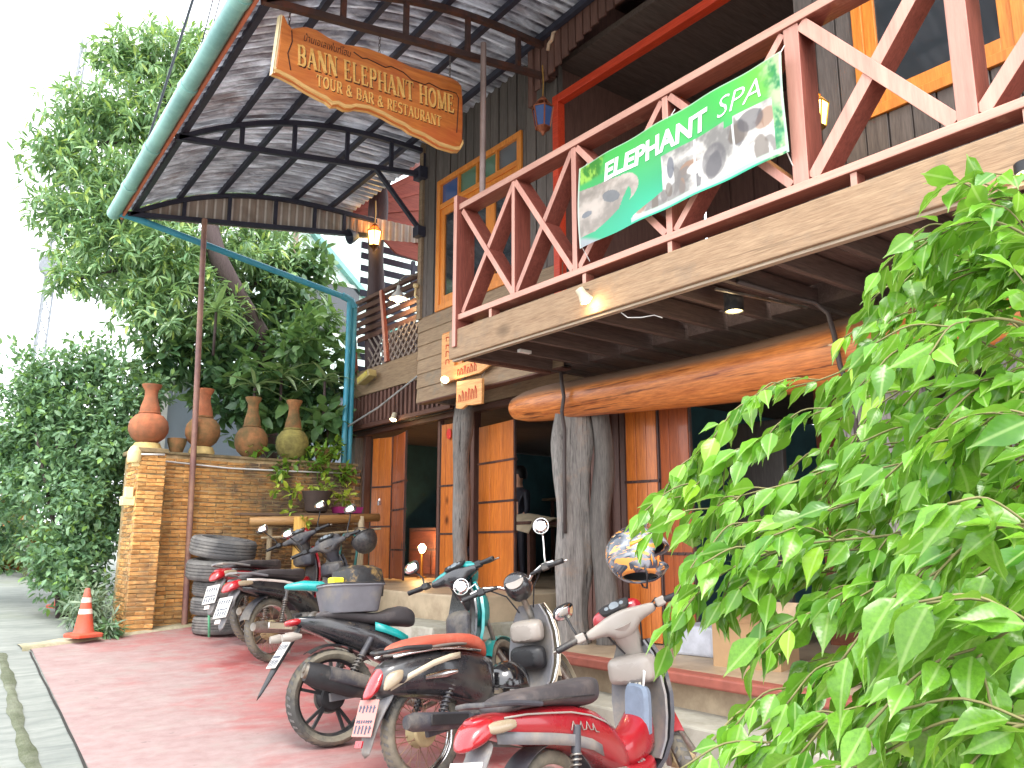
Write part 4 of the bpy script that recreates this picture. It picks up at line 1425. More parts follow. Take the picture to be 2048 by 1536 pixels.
# photographic strip (grey-brown figures), shape of the printed collage
ph = ((S_ > .46) & (S_ < .955) & (T_ > .05 + .02 * (1 - S_)) & (T_ < .60 - .08 * (np.abs(S_ - .78) < .02))).astype(float)
ph = np.maximum(ph, ((S_ > .31) & (S_ < .62) & (T_ > .05) & (T_ < .05 + (S_ - .27) * .9 + .0) & (T_ < .37)).astype(float))
pn = fbm(S_ * 16, T_ * 6, 21)
pn2 = fbm(S_ * 60, T_ * 22, 31)
pc = lerp(L3(138, 134, 130), L3(226, 220, 212), sm(.3, .68, pn * .8 + pn2 * .2))
rb = random.Random(44)
for k in range(34):                          # soft animals and visitors of the printed photographs
    s0, t0 = rb.uniform(.34, .95), rb.uniform(.06, .55)
    a_, b_ = rb.uniform(.012, .05), rb.uniform(.05, .16)
    col_ = L3(*rb.choice([(96, 94, 98), (120, 114, 110), (84, 80, 84), (160, 120, 92), (238, 234, 228), (214, 206, 196), (110, 96, 84), (236, 232, 226)]))
    q_ = ((S_ - s0) / a_) ** 2 + ((T_ - t0 + (S_ - s0) * rb.uniform(-1, 1)) / b_) ** 2
    pc = lerp(pc, col_, sm(1.15, .75, q_ + (pn2 - .5) * .5) * .8)
pc = lerp(pc, L3(92, 88, 92), sm(1.2, .8, ((S_ - .705) / .055) ** 2 + ((T_ - .27) / .17) ** 2) * .7)
pc = lerp(pc, L3(80, 76, 82), sm(1.2, .8, ((S_ - .87) / .05) ** 2 + ((T_ - .47) / .11) ** 2) * .75)
pc = lerp(pc, L3(76, 84, 102), sm(1.2, .8, ((S_ - .505) / .018) ** 2 + ((T_ - .42) / .12) ** 2) * .8)
edge = ((np.abs(S_ - .62) < .004) | (np.abs(S_ - .80) < .004)) & (T_ < .6)
pc[edge] = L3(224, 224, 220)
img = lerp(img, pc, ph)
# big grey-brown animal head with raised trunk at the left
body_ = (S_ < .30 - .3 * np.abs(T_ - .45)) & (T_ < .70 - .35 * S_) & (T_ > .12 + .9 * np.maximum(0, S_ - .10))
trunk = (((S_ - .27) / .075) ** 2 + ((T_ - .44) / .17) ** 2 < 1) & ~(((S_ - .275) / .035) ** 2 + ((T_ - .36) / .10) ** 2 < 1)
el = np.maximum(body_, trunk).astype(float)
ec = lerp(L3(150, 140, 130), L3(206, 192, 180), sm(.3, .7, fbm(S_ * 9, T_ * 5, 51) * .75 + fbm(S_ * 50, T_ * 20, 52) * .25))
mouth = (((S_ - .20) / .05) ** 2 + ((T_ - .43 + (S_ - .2) * .8) / .07) ** 2 < 1).astype(float)
ec = lerp(ec, L3(96, 104, 112), mouth * .8)
eye = (((S_ - .055) / .03) ** 2 + ((T_ - .36) / .035) ** 2 < 1).astype(float)
ec = lerp(ec, L3(96, 108, 122), eye * .8)
img = lerp(img, ec, el)
img = lerp(img, L3(168, 176, 180), sm(.16, .1, T_ + S_ * 1.1))
rim = np.maximum.reduce([sm(.012, .006, S_), sm(.988, .994, S_), sm(.985, .995, T_), sm(.03, .02, np.abs(T_ - .045)) * (S_ > .3)])
img = lerp(img, L3(214, 236, 220), rim * .7)
def bn_pt(s, t, off=0):
    y = 3.975 - 1.65 * s
    zb, zt = 3.10 + .065 * s, 3.692 + .066 * s
    bow = .012 * math.sin(s * 9) * (1 - abs(2 * t - 1)) + .006 * math.sin(s * 23 + t * 4) + .01 * math.sin(PI * t)
    return (3.675 - bow - off, y, zb + (zt - zb) * t)
bme = MB().sheet([[bn_pt(s, t) for t in np.linspace(0, 1, NTT)] for s in np.linspace(0, 1, NS)]).mesh('banner', True)
ca = bme.color_attributes.new('print', 'FLOAT_COLOR', 'POINT')
ca.data.foreach_set('color', np.concatenate([img.reshape(-1, 3) * .78, np.ones((NS * NTT, 1))], 1).astype(np.float32).ravel())
BAN = NT('printed_vinyl')
_a = BAN.new('VertexColor', layer_name='print')
BAN.l.new(_a.outputs[0], BAN.b.inputs['Base Color'])
BAN.b.inputs['Roughness'].default_value = .38
BAN = BAN.m
bann = put('printed_banner', bme, BAN)
tag(bann, 'green vinyl banner with white lettering tied to the balcony railing', 'banner')
VW = plain('white_print', lin(240, 244, 240), .4, .03, 5, 0)
def ban_text(body, s0, s1, t0, size, **k):
    me = text_mesh(body, size, **k)
    xv = [v.co.x for v in me.vertices]
    a, b = min(xv), max(xv)
    for v in me.vertices:
        s = s0 + (v.co.x - a) / (b - a) * (s1 - s0)
        p = bn_pt(s, t0 + v.co.y / .592, .003 + (v.co.z + .001) * .5)
        v.co = p
    me.materials.clear()
    me.materials.append(VW)
    o = put('banner_lettering', me, VW, bann)
    return o
ban_text('ELEPHANT', .165, .69, .645, .175, ext=.001, off=.0065, shear=.08)
ban_text('SPA', .735, .915, .655, .185, ext=.001, off=-.0022, shear=.25)
for s, t in ((.01, .97), (.5, .985), (.99, .985), (.01, .03), (.99, .03)):
    p = Vector(bn_pt(s, t))
    put('tie_cord', MB().tube([p + Vector((-.004, 0, 0)), p + Vector((.04, .01, .03 if t > .5 else -.03)), p + Vector((.09, .012, .1 if t > .5 else -.09))], .003, 5), WHT, bann)
# ================================================================== lamps
GLOW = emit('warm_bulb', (1, .80, .45), 14)
GLOWS = emit('soft_warm_glass', (1, .62, .14), 6)
GLOWW = emit('white_lamp_face', (1, .82, .34), 1.6)
BRS = plain('old_brass', lin(170, 130, 66), .4, .2, 9, .1, .001, metal=.7)
def point(parent, loc, energy, col=(1, .68, .32), r=.03):
    d = bpy.data.lights.new('bulb_light', 'POINT')
    d.energy = energy
    d.color = col
    d.shadow_soft_size = r
    o = bpy.data.objects.new('bulb_light', d)
    COL.objects.link(o)
    o.parent = parent
    o.matrix_parent_inverse = Matrix.Translation(-Vector(parent['abs']))
    o.location = loc
    return o
def spot_lamp(label, p, aim, on=True, energy=4):
    t = thing('spotlight', label, 'spotlight', p, 'small spotlights on the house front')
    p, aim = Vector(p), Vector(aim).normalized()
    Q = aim.to_track_quat('Z', 'Y').to_matrix().to_4x4()
    M_ = Matrix.Translation(p) @ Q
    put('lamp_head', MB().lathe([(.012, -.09), (.03, -.085), (.032, -.05), (.03, -.045), (.045, 0), (.047, .012), (.04, .012), (.035, .0)], 18, M_), plain('ivory_metal', lin(205, 196, 170), .4), t, 40)
    put('bulb', MB().lathe([(.0, .03), (.02, .024), (.034, .008), (.036, -.002)], 16, M_), GLOW if on else WHT, t, True)
    back = p - aim * .05
    put('bracket', MB().tube([back, back + Vector((.02, 0, .03)), back + Vector((.075, .015, .045))], .008, 8), STL, t, True)
    if on:
        point(t, tuple(p + aim * .05), energy)
    return t
spot_lamp('lit spotlight fixed to the tan balcony beam below the banner', (3.66, 3.91, 2.72), (.35, -.35, -.85), energy=.8)
spot_lamp('lit spotlight in front of the small hanging wood sign', (4.60, 7.07, 2.78), (-.3, -.6, .25), energy=.6)
spot_lamp('lit spotlight under the slatted panel by the left doorway', (5.20, 9.18, 2.68), (-.3, -.2, -.85), energy=.8)
def downlight(label, x, y, z, r=.062, on=True, h=.12):
    t = thing('downlight', label, 'lamp', (x, y, z))
    T = Matrix.Translation((x, y, z))
    put('housing', MB().lathe([(r * .9, h), (r, h - .005), (r, 0), (r * .9, 0), (r * .85, .02)], 28, T), BLK, t, 40)
    put('lens', MB().lathe([(r * .86, .006), (r * .5, .003), (.001, .002)], 28, T), GLOWW if on else WHT, t, True)
    if on:
        point(t, (x, y, z - .03), 1.0, (1, .8, .45))
downlight('black cylinder downlight glowing under the balcony joists', 4.215, 3.13, 2.555)
downlight('flat white lamp disc near the far end of the balcony underside', 3.80, 4.98, 2.645, .05, False, .03)
downlight('lamp at the far right under the balcony beam', 3.62, 1.2, 2.60, .05, True, .05)
o = put('tube_fitting', MB().span((4.0, 5.05, 2.622), (4.12, 5.09, 2.648)), WHT, None, bevel=.004)
tag(o, 'short white lamp strip under the far end of the joists', 'lamp')
# lanterns
def lantern(label, p, s, lit, bodym, glassm):
    t = thing('lantern', label, 'lantern', p, 'hanging lanterns')
    T = Matrix.Translation(p)
    fr, gl = MB(), MB()
    n = 6
    for k in range(n):
        a = 2 * PI * k / n
        b = 2 * PI * (k + 1) / n
        pa = lambda r, z, q: (r * s * math.cos(q), r * s * math.sin(q), z * s)
        fr.tube([pa(.34, 0, a), pa(.5, .95, a)], .035 * s, 5)
        for r, z in ((.34, 0), (.5, .95)):
            fr.tube([pa(r, z, a), pa(r, z, b)], .035 * s, 5)
        fr.tube([pa(.5, .95, a), pa(.2, 1.3, a)], .03 * s, 5)
        gl.add([pa(.32, .03, a), pa(.32, .03, b), pa(.47, .93, b), pa(.47, .93, a)], [(0, 1, 2, 3)])
    fr.lathe([(.22 * s, 1.28 * s), (.25 * s, 1.32 * s), (.1 * s, 1.5 * s), (.03 * s, 1.55 * s)], 12)
    fr.lathe([(.05 * s, -.35 * s), (.12 * s, -.2 * s), (.3 * s, -.02 * s), (.34 * s, .02 * s)], 12)
    put('cage', fr.xf(T), bodym, t)
    put('glass', gl.xf(T), glassm, t)
    put('hanger', MB().tube([Vector(p) + Vector((0, 0, 1.5 * s)), Vector(p) + Vector((.01, 0, 2.2 * s)), Vector(p) + Vector((.0, 0, 3.1 * s))], .012 * s * 3, 5), BRS, t)
    if lit:
        point(t, (p[0], p[1], p[2] + .5 * s), 3, (1, .6, .2), .04)
    return t
lantern('unlit copper lantern with blue glass hanging by the scarlet frame', (4.4, 5.22, 4.77), .2, False, plain('copper', lin(150, 86, 60), .4, .2, 9, .1, .001, metal=.5), G_BLUE)
lantern('glowing amber lantern on the dark post of the landing', (5.25, 9.95, 5.25), .22, True, plain('dark_brass', lin(120, 70, 30), .4, .2, 9, .1, .001, metal=.5), GLOWS)
lantern('yellow lantern glowing behind the right end of the banner', (4.35, 2.55, 3.62), .16, False, BRS, GLOWS)
# enamel pendant lamp on the landing
t = thing('pendant_lamp', 'bright enamel shade lamp over the landing lattice', 'lamp', (5.12, 9.0, 4.2))
T = Matrix.Translation((5.12, 9.0, 4.22))
put('shade', MB().lathe([(.018, .18), (.022, .14), (.03, .11), (.085, .045), (.12, .0), (.116, .0), (.08, .04), (.02, .1)], 28, T), WHT, t, 50)
put('bulb', MB().lathe([(.02, .05), (.045, .02), (.05, -.01), (.035, -.04), (.001, -.052)], 16, T), GLOW, t, True)
put('arm', MB().tube([(5.12, 9.0, 4.4), (5.12, 9.0, 4.46), (5.16, 8.9, 4.52), (5.29, 8.7, 4.5)], .008, 6), STL, t, True)
point(t, (5.12, 9.0, 4.14), 2.5)
# old floodlight
t = thing('floodlight', 'yellowed rectangular floodlight tilted on the landing board', 'floodlight', (5.2, 9.85, 3.3))
M_ = Matrix.Translation((5.16, 9.86, 3.33)) @ Matrix.Rotation(R(-14), 4, 'X')
put('housing', MB().span((-.07, -.17, -.05), (.06, .17, .05), M_), plain('aged_cream', lin(176, 160, 110), .5, .2), t, bevel=.015)
put('front_glass', MB().span((-.076, -.14, -.035), (-.071, .14, .035), M_), plain('yellow_glass', lin(196, 176, 96), .2), t)
put('bracket', MB().span((.06, -.03, -.02), (.12, .03, .02), M_), STL, t)
# two small round insulators beside the pendant lamp
for z in (4.36, 4.27):
    pass
o = put('wall_bracket', MB().lathe([(.001, -.03), (.03, -.02), (.035, 0), (.03, .02), (.001, .03)], 14, Matrix.Translation((4.74, 7.93, 4.05))).tube([(4.74, 7.93, 4.02), (4.73, 7.93, 3.93), (4.78, 7.93, 3.90)], .014, 8), plain('ivory', lin(215, 190, 140), .5), None, True)
tag(o, 'small ivory hook fitting on the wall corner beside the landing', 'hook')

# ================================================================== small wooden signs on the siding
RED = plain('red_sign_paint', lin(190, 62, 36), .5)
W_PALE = wood('light_sign_wood', lin(206, 130, 70), lin(240, 186, 120), 'y', 1, .5, .06)
t = thing('arrow_sign', 'orange wood sign shaped like a bent arrow on the siding', 'sign', (4.72, 7.3, 2.78))
ap = [(-7.33, 2.79), (-7.05, 2.80), (-6.62, 2.80), (-6.33, 2.885), (-6.62, 2.965), (-7.09, 2.955), (-7.09, 3.33), (-7.33, 3.335)]
put('board', MB().prism(ap, (4.72, 0, 0), (0, -1, 0), (0, 0, 1), (.03, 0, 0)), W_PALE, t, bevel=.006)
b_ = put('backing_board', MB().span((4.752, 6.98, 2.80), (4.775, 7.36, 3.36)), W_FRAME, t)
def face_text(body, size, y, z, X, mat, parent, width, **k):
    M_ = Matrix.Translation((X, y, z)) @ Matrix(((0, 0, -1, 0), (-1, 0, 0, 0), (0, 1, 0, 0), (0, 0, 0, 1)))
    me = text_mesh(body, size, **k)
    xv = [v.co.x for v in me.vertices]
    s = width / (max(xv) - min(xv))
    me.transform(M_ @ Matrix.Translation((-min(xv) * s, 0, 0)) @ Matrix.Scale(s, 4, (1, 0, 0)))
    me.materials.clear()
    me.materials.append(mat)
    return put('painted_lettering', me, mat, parent)
def scribble(y0, y1, z0, z1, X, parent, mat, n, seed):
    """unreadable painted letters: short upright strokes with curls"""
    r = random.Random(seed)
    mb = MB()
    st = (y0 - y1) / n
    for i in range(n):
        y = y0 - (i + .5) * st
        h = (z1 - z0) * r.uniform(.6, 1)
        pts = [(X, y + st * .3, z0), (X, y + st * .28, z0 + h), (X, y - st * .1, z0 + h * r.uniform(.7, 1)), (X, y - st * .25, z0 + h * r.uniform(.2, .6)), (X, y - st * .2, z0)]
        for a, b in zip(pts, pts[1:]):
            mb.bar(a, b, .003, .010, (1, 0, 0)) if False else mb.tube([a, b], .005, 4)
    return put('painted_lettering', mb, mat, parent)
scribble(7.02, 6.66, 2.83, 2.93, 4.717, t, RED, 6, 1)
for i in range(4):
    scribble(7.26, 7.14, 2.99 + i * .085, 3.05 + i * .085, 4.717, t, RED, 1, 5 + i)
t = thing('small_sign', 'small square light wood sign with red script below the arrow sign', 'sign', (4.68, 6.72, 2.46))
sp_ = [(-6.95, 2.475), (-6.85, 2.455), (-6.76, 2.485), (-6.66, 2.47), (-6.5, 2.465), (-6.495, 2.72), (-6.94, 2.755)]
put('board', MB().prism(sp_, (4.66, 0, 0), (0, -1, 0), (0, 0, 1), (.035, 0, 0)), W_PALE, t, bevel=.006)
scribble(6.90, 6.56, 2.53, 2.66, 4.657, t, RED, 6, 31)
put('hanging_wire', MB().tube([(4.675, 6.9, 2.75), (4.73, 6.88, 2.80)], .004, 5).tube([(4.675, 6.54, 2.72), (4.73, 6.54, 2.80)], .004, 5), STL, t)
# flexible black conduits on the log
for lab, pts in (('black cable bending over the end of the log beside the trunk column', [(4.82, 5.45, 2.62), (4.74, 5.40, 2.60), (4.72, 5.37, 2.5), (4.735, 5.36, 2.38), (4.735, 5.39, 2.25), (4.79, 5.42, 2.1), (4.80, 5.44, 1.7), (4.81, 5.45, 1.2)]),
                 ('dark conduit draped over the middle of the log by the bush', [(4.0, 2.93, 2.66), (4.4, 2.9, 2.645), (4.66, 2.84, 2.63), (4.71, 2.78, 2.55), (4.695, 2.74, 2.40), (4.70, 2.72, 2.2), (4.74, 2.68, 2.0), (4.76, 2.66, 1.4)])):
    o = put('black_conduit', MB().tube(pts, .017, 8), plain('dark_conduit', lin(74, 64, 62), .5), None, True)
    tag(o, lab, 'cable')
o = put('dangling_wire', MB().tube([(3.80, 3.72, 2.61), (3.82, 3.68, 2.57), (3.86, 3.6, 2.56), (3.9, 3.52, 2.565), (3.92, 3.47, 2.54)], .004, 5), WHT, None, True)
tag(o, 'thin white wire dangling below the balcony beam', 'wire')
o = put('hook_rail', MB().bar((3.95, 3.06, 2.636), (4.75, 2.95, 2.636), .02, .014), STL, None)
tag(o, 'thin metal strip fixed under the balcony joists', 'strip')
o = put('sound_horn', MB().lathe([(.02, 0), (.05, .02), (.09, .10), (.11, .15), (.10, .15), (.05, .06)], 20, Matrix.Translation((5.0, 9.95, 5.35)) @ Matrix.Rotation(R(-110), 4, 'Y')), plain('grey_horn', lin(70, 74, 88), .5), None, 40)
tag(o, 'grey horn loudspeaker tucked under the canopy beside the dark post', 'loudspeaker')

# ================================================================== inside the rooms
# table with cloth, seated furniture, shelf, lamp
t = thing('cloth_table', 'table with a cream cloth just inside the middle doorway', 'table', (6.6, 8.1, FL))
put('table_top', MB().span((6.25, 7.72, 1.34), (6.95, 8.5, 1.38)), W_BRN, t, bevel=.006)
for x in (6.3, 6.9):
    for y in (7.77, 8.45):
        put('leg', MB().bar((x, y, FL), (x, y, 1.34), .05, .05, (0, 1, 0)), W_BRN, t)
grid = []
for i in range(13):
    row = []
    for j in range(13):
        u, v = i / 12, j / 12
        x, y = 6.2 + .55 * u, 7.68 + .78 * v
        ed = max(0, .25 - u) / .25
        z = 1.39 + .03 * math.sin(u * 9 + v * 5) + .07 * math.exp(-((u - .5) ** 2 + (v - .5) ** 2) * 6) - ed * .16
        row.append((x - .0, y, z))
    grid.append(row)
put('cloth', MB().sheet(grid, .006), plain('cream_cloth', lin(226, 208, 176), .9, .1, 7, .3, .006), t, True)
t = thing('carved_cabinet', 'dark wooden cabinet in the far left doorway', 'cabinet', (6.6, 10.3, FL))
put('case', MB().span((6.5, 9.6, FL), (7.0, 10.9, 1.35)), W_BRN, t, bevel=.01)
put('drawer_front', MB().span((6.485, 9.66, 1.05), (6.5, 10.84, 1.3)).span((6.485, 9.66, FL + .05), (6.5, 10.24, 1.02)).span((6.485, 10.27, FL + .05), (6.5, 10.84, 1.02)), wood('reddish_front', lin(96, 50, 36), lin(130, 74, 52), 'y'), t, bevel=.006)
t = thing('table_lamp', 'small glowing lamp low inside the far left doorway', 'lamp', (6.3, 10.2, FL))
put('stand', MB().lathe([(.07, 0), (.07, .02), (.02, .03), (.015, .34), (.03, .35)], 14, Matrix.Translation((6.3, 10.2, FL))), BRS, t, 40)
put('bulb', MB().lathe([(.02, .35), (.05, .39), (.055, .43), (.03, .47), (.001, .48)], 14, Matrix.Translation((6.3, 10.2, FL))), GLOW, t, True)
point(t, (6.2, 10.15, FL + .43), 8, (1, .55, .2))
t = thing('armchair', 'dark padded chair seen through the far left doorway', 'chair', (6.4, 9.3, FL))
put('backrest', MB().loft([(6.30, 1.32, .26, .28, .22, 3.2, 0, 9.5), (6.36, 1.34, .28, .32, .24, 3.2, 0, 9.5), (6.44, 1.34, .26, .3, .22, 3.2, 0, 9.5)], 20), plain('navy_leather', lin(34, 36, 52), .4), t, True)
put('seat', MB().loft([(6.36, 1.02, .27, .06, .08, 4, 0, 9.5), (6.9, 1.02, .27, .06, .08, 4, 0, 9.5)], 16), plain('navy_leather_seat', lin(34, 36, 52), .4), t, True)
for x in (6.4, 6.86):
    for y in (9.28, 9.72):
        put('leg', MB().bar((x, y, FL), (x, y, .95), .045, .045, (0, 1, 0)), W_BRN, t)
# louvred window in the back wall with light slats
t = thing('louvre_window', 'bright louvre slats high in the back wall of the shop', 'window', (9.7, 9.4, 1.9))
put('frame', MB().span((9.70, 9.3, 2.08), (9.78, 9.34, 2.62)), TEAL, t)
put('frame', MB().span((9.70, 10.2, 2.08), (9.78, 10.24, 2.62)), TEAL, t)
LOU = emit('daylit_louvre', (.75, .85, .9), 1.3)  # slats emit light themselves, in place of daylight falling on them
for i in range(3):
    put('louvre', MB().bar((9.74, 9.34, 2.18 + i * .15), (9.74, 10.2, 2.18 + i * .15), .02, .06), LOU, t)
# shelf with bottles
t = thing('wall_shelf', 'dusty shelf across the back wall seen beside the trunk column', 'shelf', (9.5, 8.5, 1.7))
put('board', MB().span((9.35, 7.6, 1.86), (9.78, 11.2, 1.9)), W_SIDE, t)
put('board', MB().span((9.35, 7.6, 1.4), (9.78, 11.2, 1.44)), W_SIDE, t)
for y in (7.7, 9.4, 11.1):
    put('upright', MB().span((9.5, y, FL), (9.55, y + .04, 1.86)), W_BRN, t)
r = random.Random(9)
for i in range(0):
    y = 8.3 + i * .3
    z = 1.905 if i % 2 else 1.445
    k = r.uniform(.8, 1.2)
    o = put('bottle', MB().lathe([(.04, 0), (.042, .01), (.042, .14 * k), (.015, .2 * k), (.014, .26 * k), (.001, .262 * k)], 10, Matrix.Translation((9.5, y, z))), plain('bottle_glass_%d' % i, lin(*r.choice([(90, 50, 40), (60, 90, 80), (130, 110, 90), (100, 40, 50)])), .25), None, 40)
    tag(o, 'small bottle on the shadowy back shelf of the shop', 'bottle', 'bottles on the back shelf')
t = thing('pale_bundle', 'pale folded sheets on a dark counter inside the far left doorway', 'cloth', (7.4, 9.9, 1.3))
for i in range(4):
    put('folded_sheet', MB().span((7.2 + .01 * i, 9.9 + .02 * i, 1.36 + i * .06), (7.6, 10.3 - .01 * i, 1.405 + i * .06)), WHT, t, bevel=.015)
put('counter', MB().span((7.15, 9.6, FL), (7.7, 10.6, 1.355)), W_BRN, t, bevel=.008)

# ------------------------------------------------------------------ person behind the door, mostly in shadow
def person():
    t = thing('person', 'person in dark clothes standing behind the orange door, face turned aside', 'person', (7.05, 8.93, FL))
    ox, oy = 7.05, 8.93
    V = {}
    verts, edges, rad = [], [], []
    def v(p, r, par=None):
        verts.append((ox + p[0], oy + p[1], FL + p[2]))
        rad.append(r)
        if par is not None:
            edges.append((par, len(verts) - 1))
        return len(verts) - 1
    pel = v((0, 0, .80), (.13, .10))
    ab = v((0, 0, .95), (.125, .095), pel)
    ch = v((0, 0, 1.12), (.145, .10), ab)
    nk = v((0, 0, 1.24), (.06, .055), ch)
    hd0 = v((-.01, 0, 1.29), (.052, .055), nk)
    hd1 = v((-.02, 0, 1.36), (.072, .085), hd0)
    hd2 = v((-.01, 0, 1.44), (.076, .09), hd1)
    hd3 = v((0, 0, 1.49), (.045, .055), hd2)
    for s in (-1, 1):
        hp = v((0, s * .085, .74), (.085, .085), pel)
        kn = v((-.02, s * .09, .42), (.058, .06), hp)
        an = v((.0, s * .09, .07), (.04, .042), kn)
        v((-.12, s * .10, .03), (.035, .028), an)
        sh = v((0, s * .17, 1.15), (.055, .055), ch)
        el_ = v((-.03, s * .215, .90), (.04, .04), sh)
        wr = v((-.17, s * .19, .76), (.028, .028), el_)
        pm = v((-.23, s * .185, .73), (.033, .018), wr)
        for k in range(4):
            f1 = v((-.275, s * (.16 + .017 * k), .725 - .004 * k), (.0085, .0085), pm)
            v((-.30, s * (.16 + .017 * k), .705), (.0075, .0075), f1)
        th = v((-.235, s * .14, .735), (.010, .010), pm)
        v((-.262, s * .128, .728), (.0085, .0085), th)
    me = bpy.data.meshes.new('body')
    me.from_pydata(verts, edges, [])
    o = bpy.data.objects.new('body', me)
    COL.objects.link(o)
    o.parent = t
    o.matrix_parent_inverse = Matrix.Translation(-Vector(t['abs']))
    sk = o.modifiers.new('skin', 'SKIN')
    for i, r_ in enumerate(rad):
        me.skin_vertices[0].data[i].radius = r_
    me.skin_vertices[0].data[0].use_root = True
    ss = o.modifiers.new('sub', 'SUBSURF')
    ss.levels = ss.render_levels = 2
    SK = NT('skin_and_clothes')
    gp = SK.new('NewGeometry')
    sx = SK.new('SeparateXYZ')
    SK.l.new(gp.outputs['Position'], sx.inputs[0])
    f = SK.ramp(sx.outputs[2], (0, 0, 0), (1, 1, 1), .5, .5)
    mr = SK.new('Math', operation='GREATER_THAN', i1=FL + 1.235)
    SK.l.new(sx.outputs[2], mr.inputs[0])
    mx = SK.new('Math', operation='LESS_THAN', i1=ox - .09)
    SK.l.new(sx.outputs[0], mx.inputs[0])
    mz = SK.new('Math', operation='GREATER_THAN', i1=FL + .6)
    SK.l.new(sx.outputs[2], mz.inputs[0])
    ml = SK.new('Math', operation='MULTIPLY')
    SK.l.new(mx.outputs[0], ml.inputs[0]); SK.l.new(mz.outputs[0], ml.inputs[1])
    mm = SK.new('Math', operation='MAXIMUM')
    SK.l.new(mr.outputs[0], mm.inputs[0]); SK.l.new(ml.outputs[0], mm.inputs[1])
    o.data.materials.append(SK.fin(SK.mix(mm.outputs[0], lin(40, 42, 54), lin(206, 156, 128)), .6))
    hair = MB().lathe([(.001, .135), (.05, .125), (.085, .085), (.097, .03), (.098, -.02), (.09, -.05)], 20, Matrix.Translation((ox + .015, oy, FL + 1.405)) @ Matrix.Scale(1.08, 4, (1, 0, 0)), cap=False)
    hair.v = [(x, y, z + (.055 if x < ox - .045 else 0) * (1 if z < FL + 1.43 else .3)) for x, y, z in hair.v]
    put('hair', hair, plain('black_hair', (.012, .011, .012), .5), t, True)
    fc = MB()
    for s in (-1, 1):
        fc.lathe([(.001, .006), (.009, .003), (.011, 0)], 8, Matrix.Translation((ox - .097, oy + s * .032, FL + 1.39)) @ Matrix.Rotation(-PI / 2, 4, 'Y'))
    put('eyes', fc, plain('eye_dark', (.02, .015, .012), .2), t, True)
    put('nose', MB().loft([(ox - .09, FL + 1.36, .012, .03, .012, 2, 0, oy), (ox - .112, FL + 1.355, .010, .012, .010, 2, 0, oy), (ox - .116, FL + 1.352, .004, .005, .004, 2, 0, oy)], 10), plain('skin', lin(206, 156, 128), .6), t, True)
    put('mouth', MB().loft([(ox - .094, FL + 1.318, .022, .006, .006, 2, 0, oy), (ox - .1, FL + 1.318, .016, .004, .004, 2, 0, oy)], 10), plain('lips', lin(160, 90, 80), .5), t, True)
    for s in (-1, 1):
        put('ear', MB().lathe([(.001, .012), (.014, .008), (.018, 0), (.012, -.004)], 10, Matrix.Translation((ox - .005, oy + s * .078, FL + 1.375)) @ Matrix.Rotation(-s * PI / 2, 4, 'X') @ Matrix.Scale(1.5, 4, (0, 1, 0))), plain('skin_ear', lin(200, 150, 124), .6), t, True)
person()

# ------------------------------------------------------------------ open cardboard box and white crate on the right platform
KRAFT = plain('cardboard', lin(176, 142, 104), .85, .12, 6, .2, .003)
def M3(x, y, z, a): return Matrix.Translation((x, y, z)) @ Matrix.Rotation(a, 4, 'Z')
t = thing('cardboard_box', 'open cardboard box on the right platform behind the bush twigs', 'box', (5.0, 3.75, FR))
M_ = M3(5.05, 3.72, FR, .25)
put('carton', MB().span((-.18, -.24, 0), (.18, -.232, .3), M_).span((-.18, .232, 0), (.18, .24, .3), M_).span((-.18, -.232, 0), (-.172, .232, .3), M_).span((.172, -.232, 0), (.18, .232, .3), M_).span((-.172, -.232, 0), (.172, .232, .006), M_), KRAFT, t)
for a, p, q in (((-.18, -.24, .3), (-.18, .24, .3), (-.34, 0, .10)), ((.18, -.24, .3), (.18, .24, .3), (.2, 0, .12))):
    put('flap', MB().add([a, p, (q[0] + (0 if q[0] < 0 else .1), p[1], .3 + q[2]), (q[0] + (0 if q[0] < 0 else .1), a[1], .3 + q[2])], [(0, 1, 2, 3)], M_), plain('cardboard_flap', lin(205, 176, 142), .85), t)
put('flap', MB().add([(-.18, -.24, .3), (.18, -.24, .3), (.16, -.40, .36), (-.16, -.40, .36)], [(0, 1, 2, 3)], M_), plain('cardboard_flap2', lin(205, 176, 142), .85), t)
o = put('white_crate', MB().span((-.2, -.18, 0), (.2, .18, .22), M3(5.3, 4.35, FR, .1)), plain('grey_foam', lin(186, 188, 196), .7), None, bevel=.02)
tag(o, 'pale grey foam crate behind the cardboard box', 'box')

# ------------------------------------------------------------------ rustic bench and plant clutter between tyres and house
YW = wood('yellow_log', lin(176, 128, 54), lin(222, 176, 92), 'z', 1.2, .7, .08, .4)
PALE = wood('pale_stick', lin(160, 140, 108), lin(200, 182, 150), 'z', 1.2, .8, .08, .4)
t = thing('rustic_bench', 'rustic log shelf with yellow post between the tyres and the house', 'shelf', (4.3, 9.2, G(9.2)))
gz = G(9.2)
put('yellow_post', knobbly(MB(), [(4.03, 9.2, gz), (4.02, 9.2, gz + .5), (4.03, 9.2, 1.42)], [.085, .08, .082], 16, .06, 2), YW, t, True)
put('thin_post', knobbly(MB(), [(3.78, 9.5, gz), (3.77, 9.5, gz + .5), (3.78, 9.5, 1.3)], [.03, .028, .03], 10, .1, 5), PALE, t, True)
put('thin_post', knobbly(MB(), [(4.85, 9.3, gz), (4.86, 9.3, gz + .5), (4.86, 9.3, 1.45)], [.045, .04, .042], 10, .1, 7), PALE, t, True)
put('shelf_log', knobbly(MB(), [(3.5, 9.42, 1.36), (4.2, 9.36, 1.39), (5.1, 9.3, 1.44)], [.05, .055, .05], 12, .08, 9), wood('shelf_log_wood', lin(150, 108, 62), lin(190, 146, 92), 'x'), t, True)
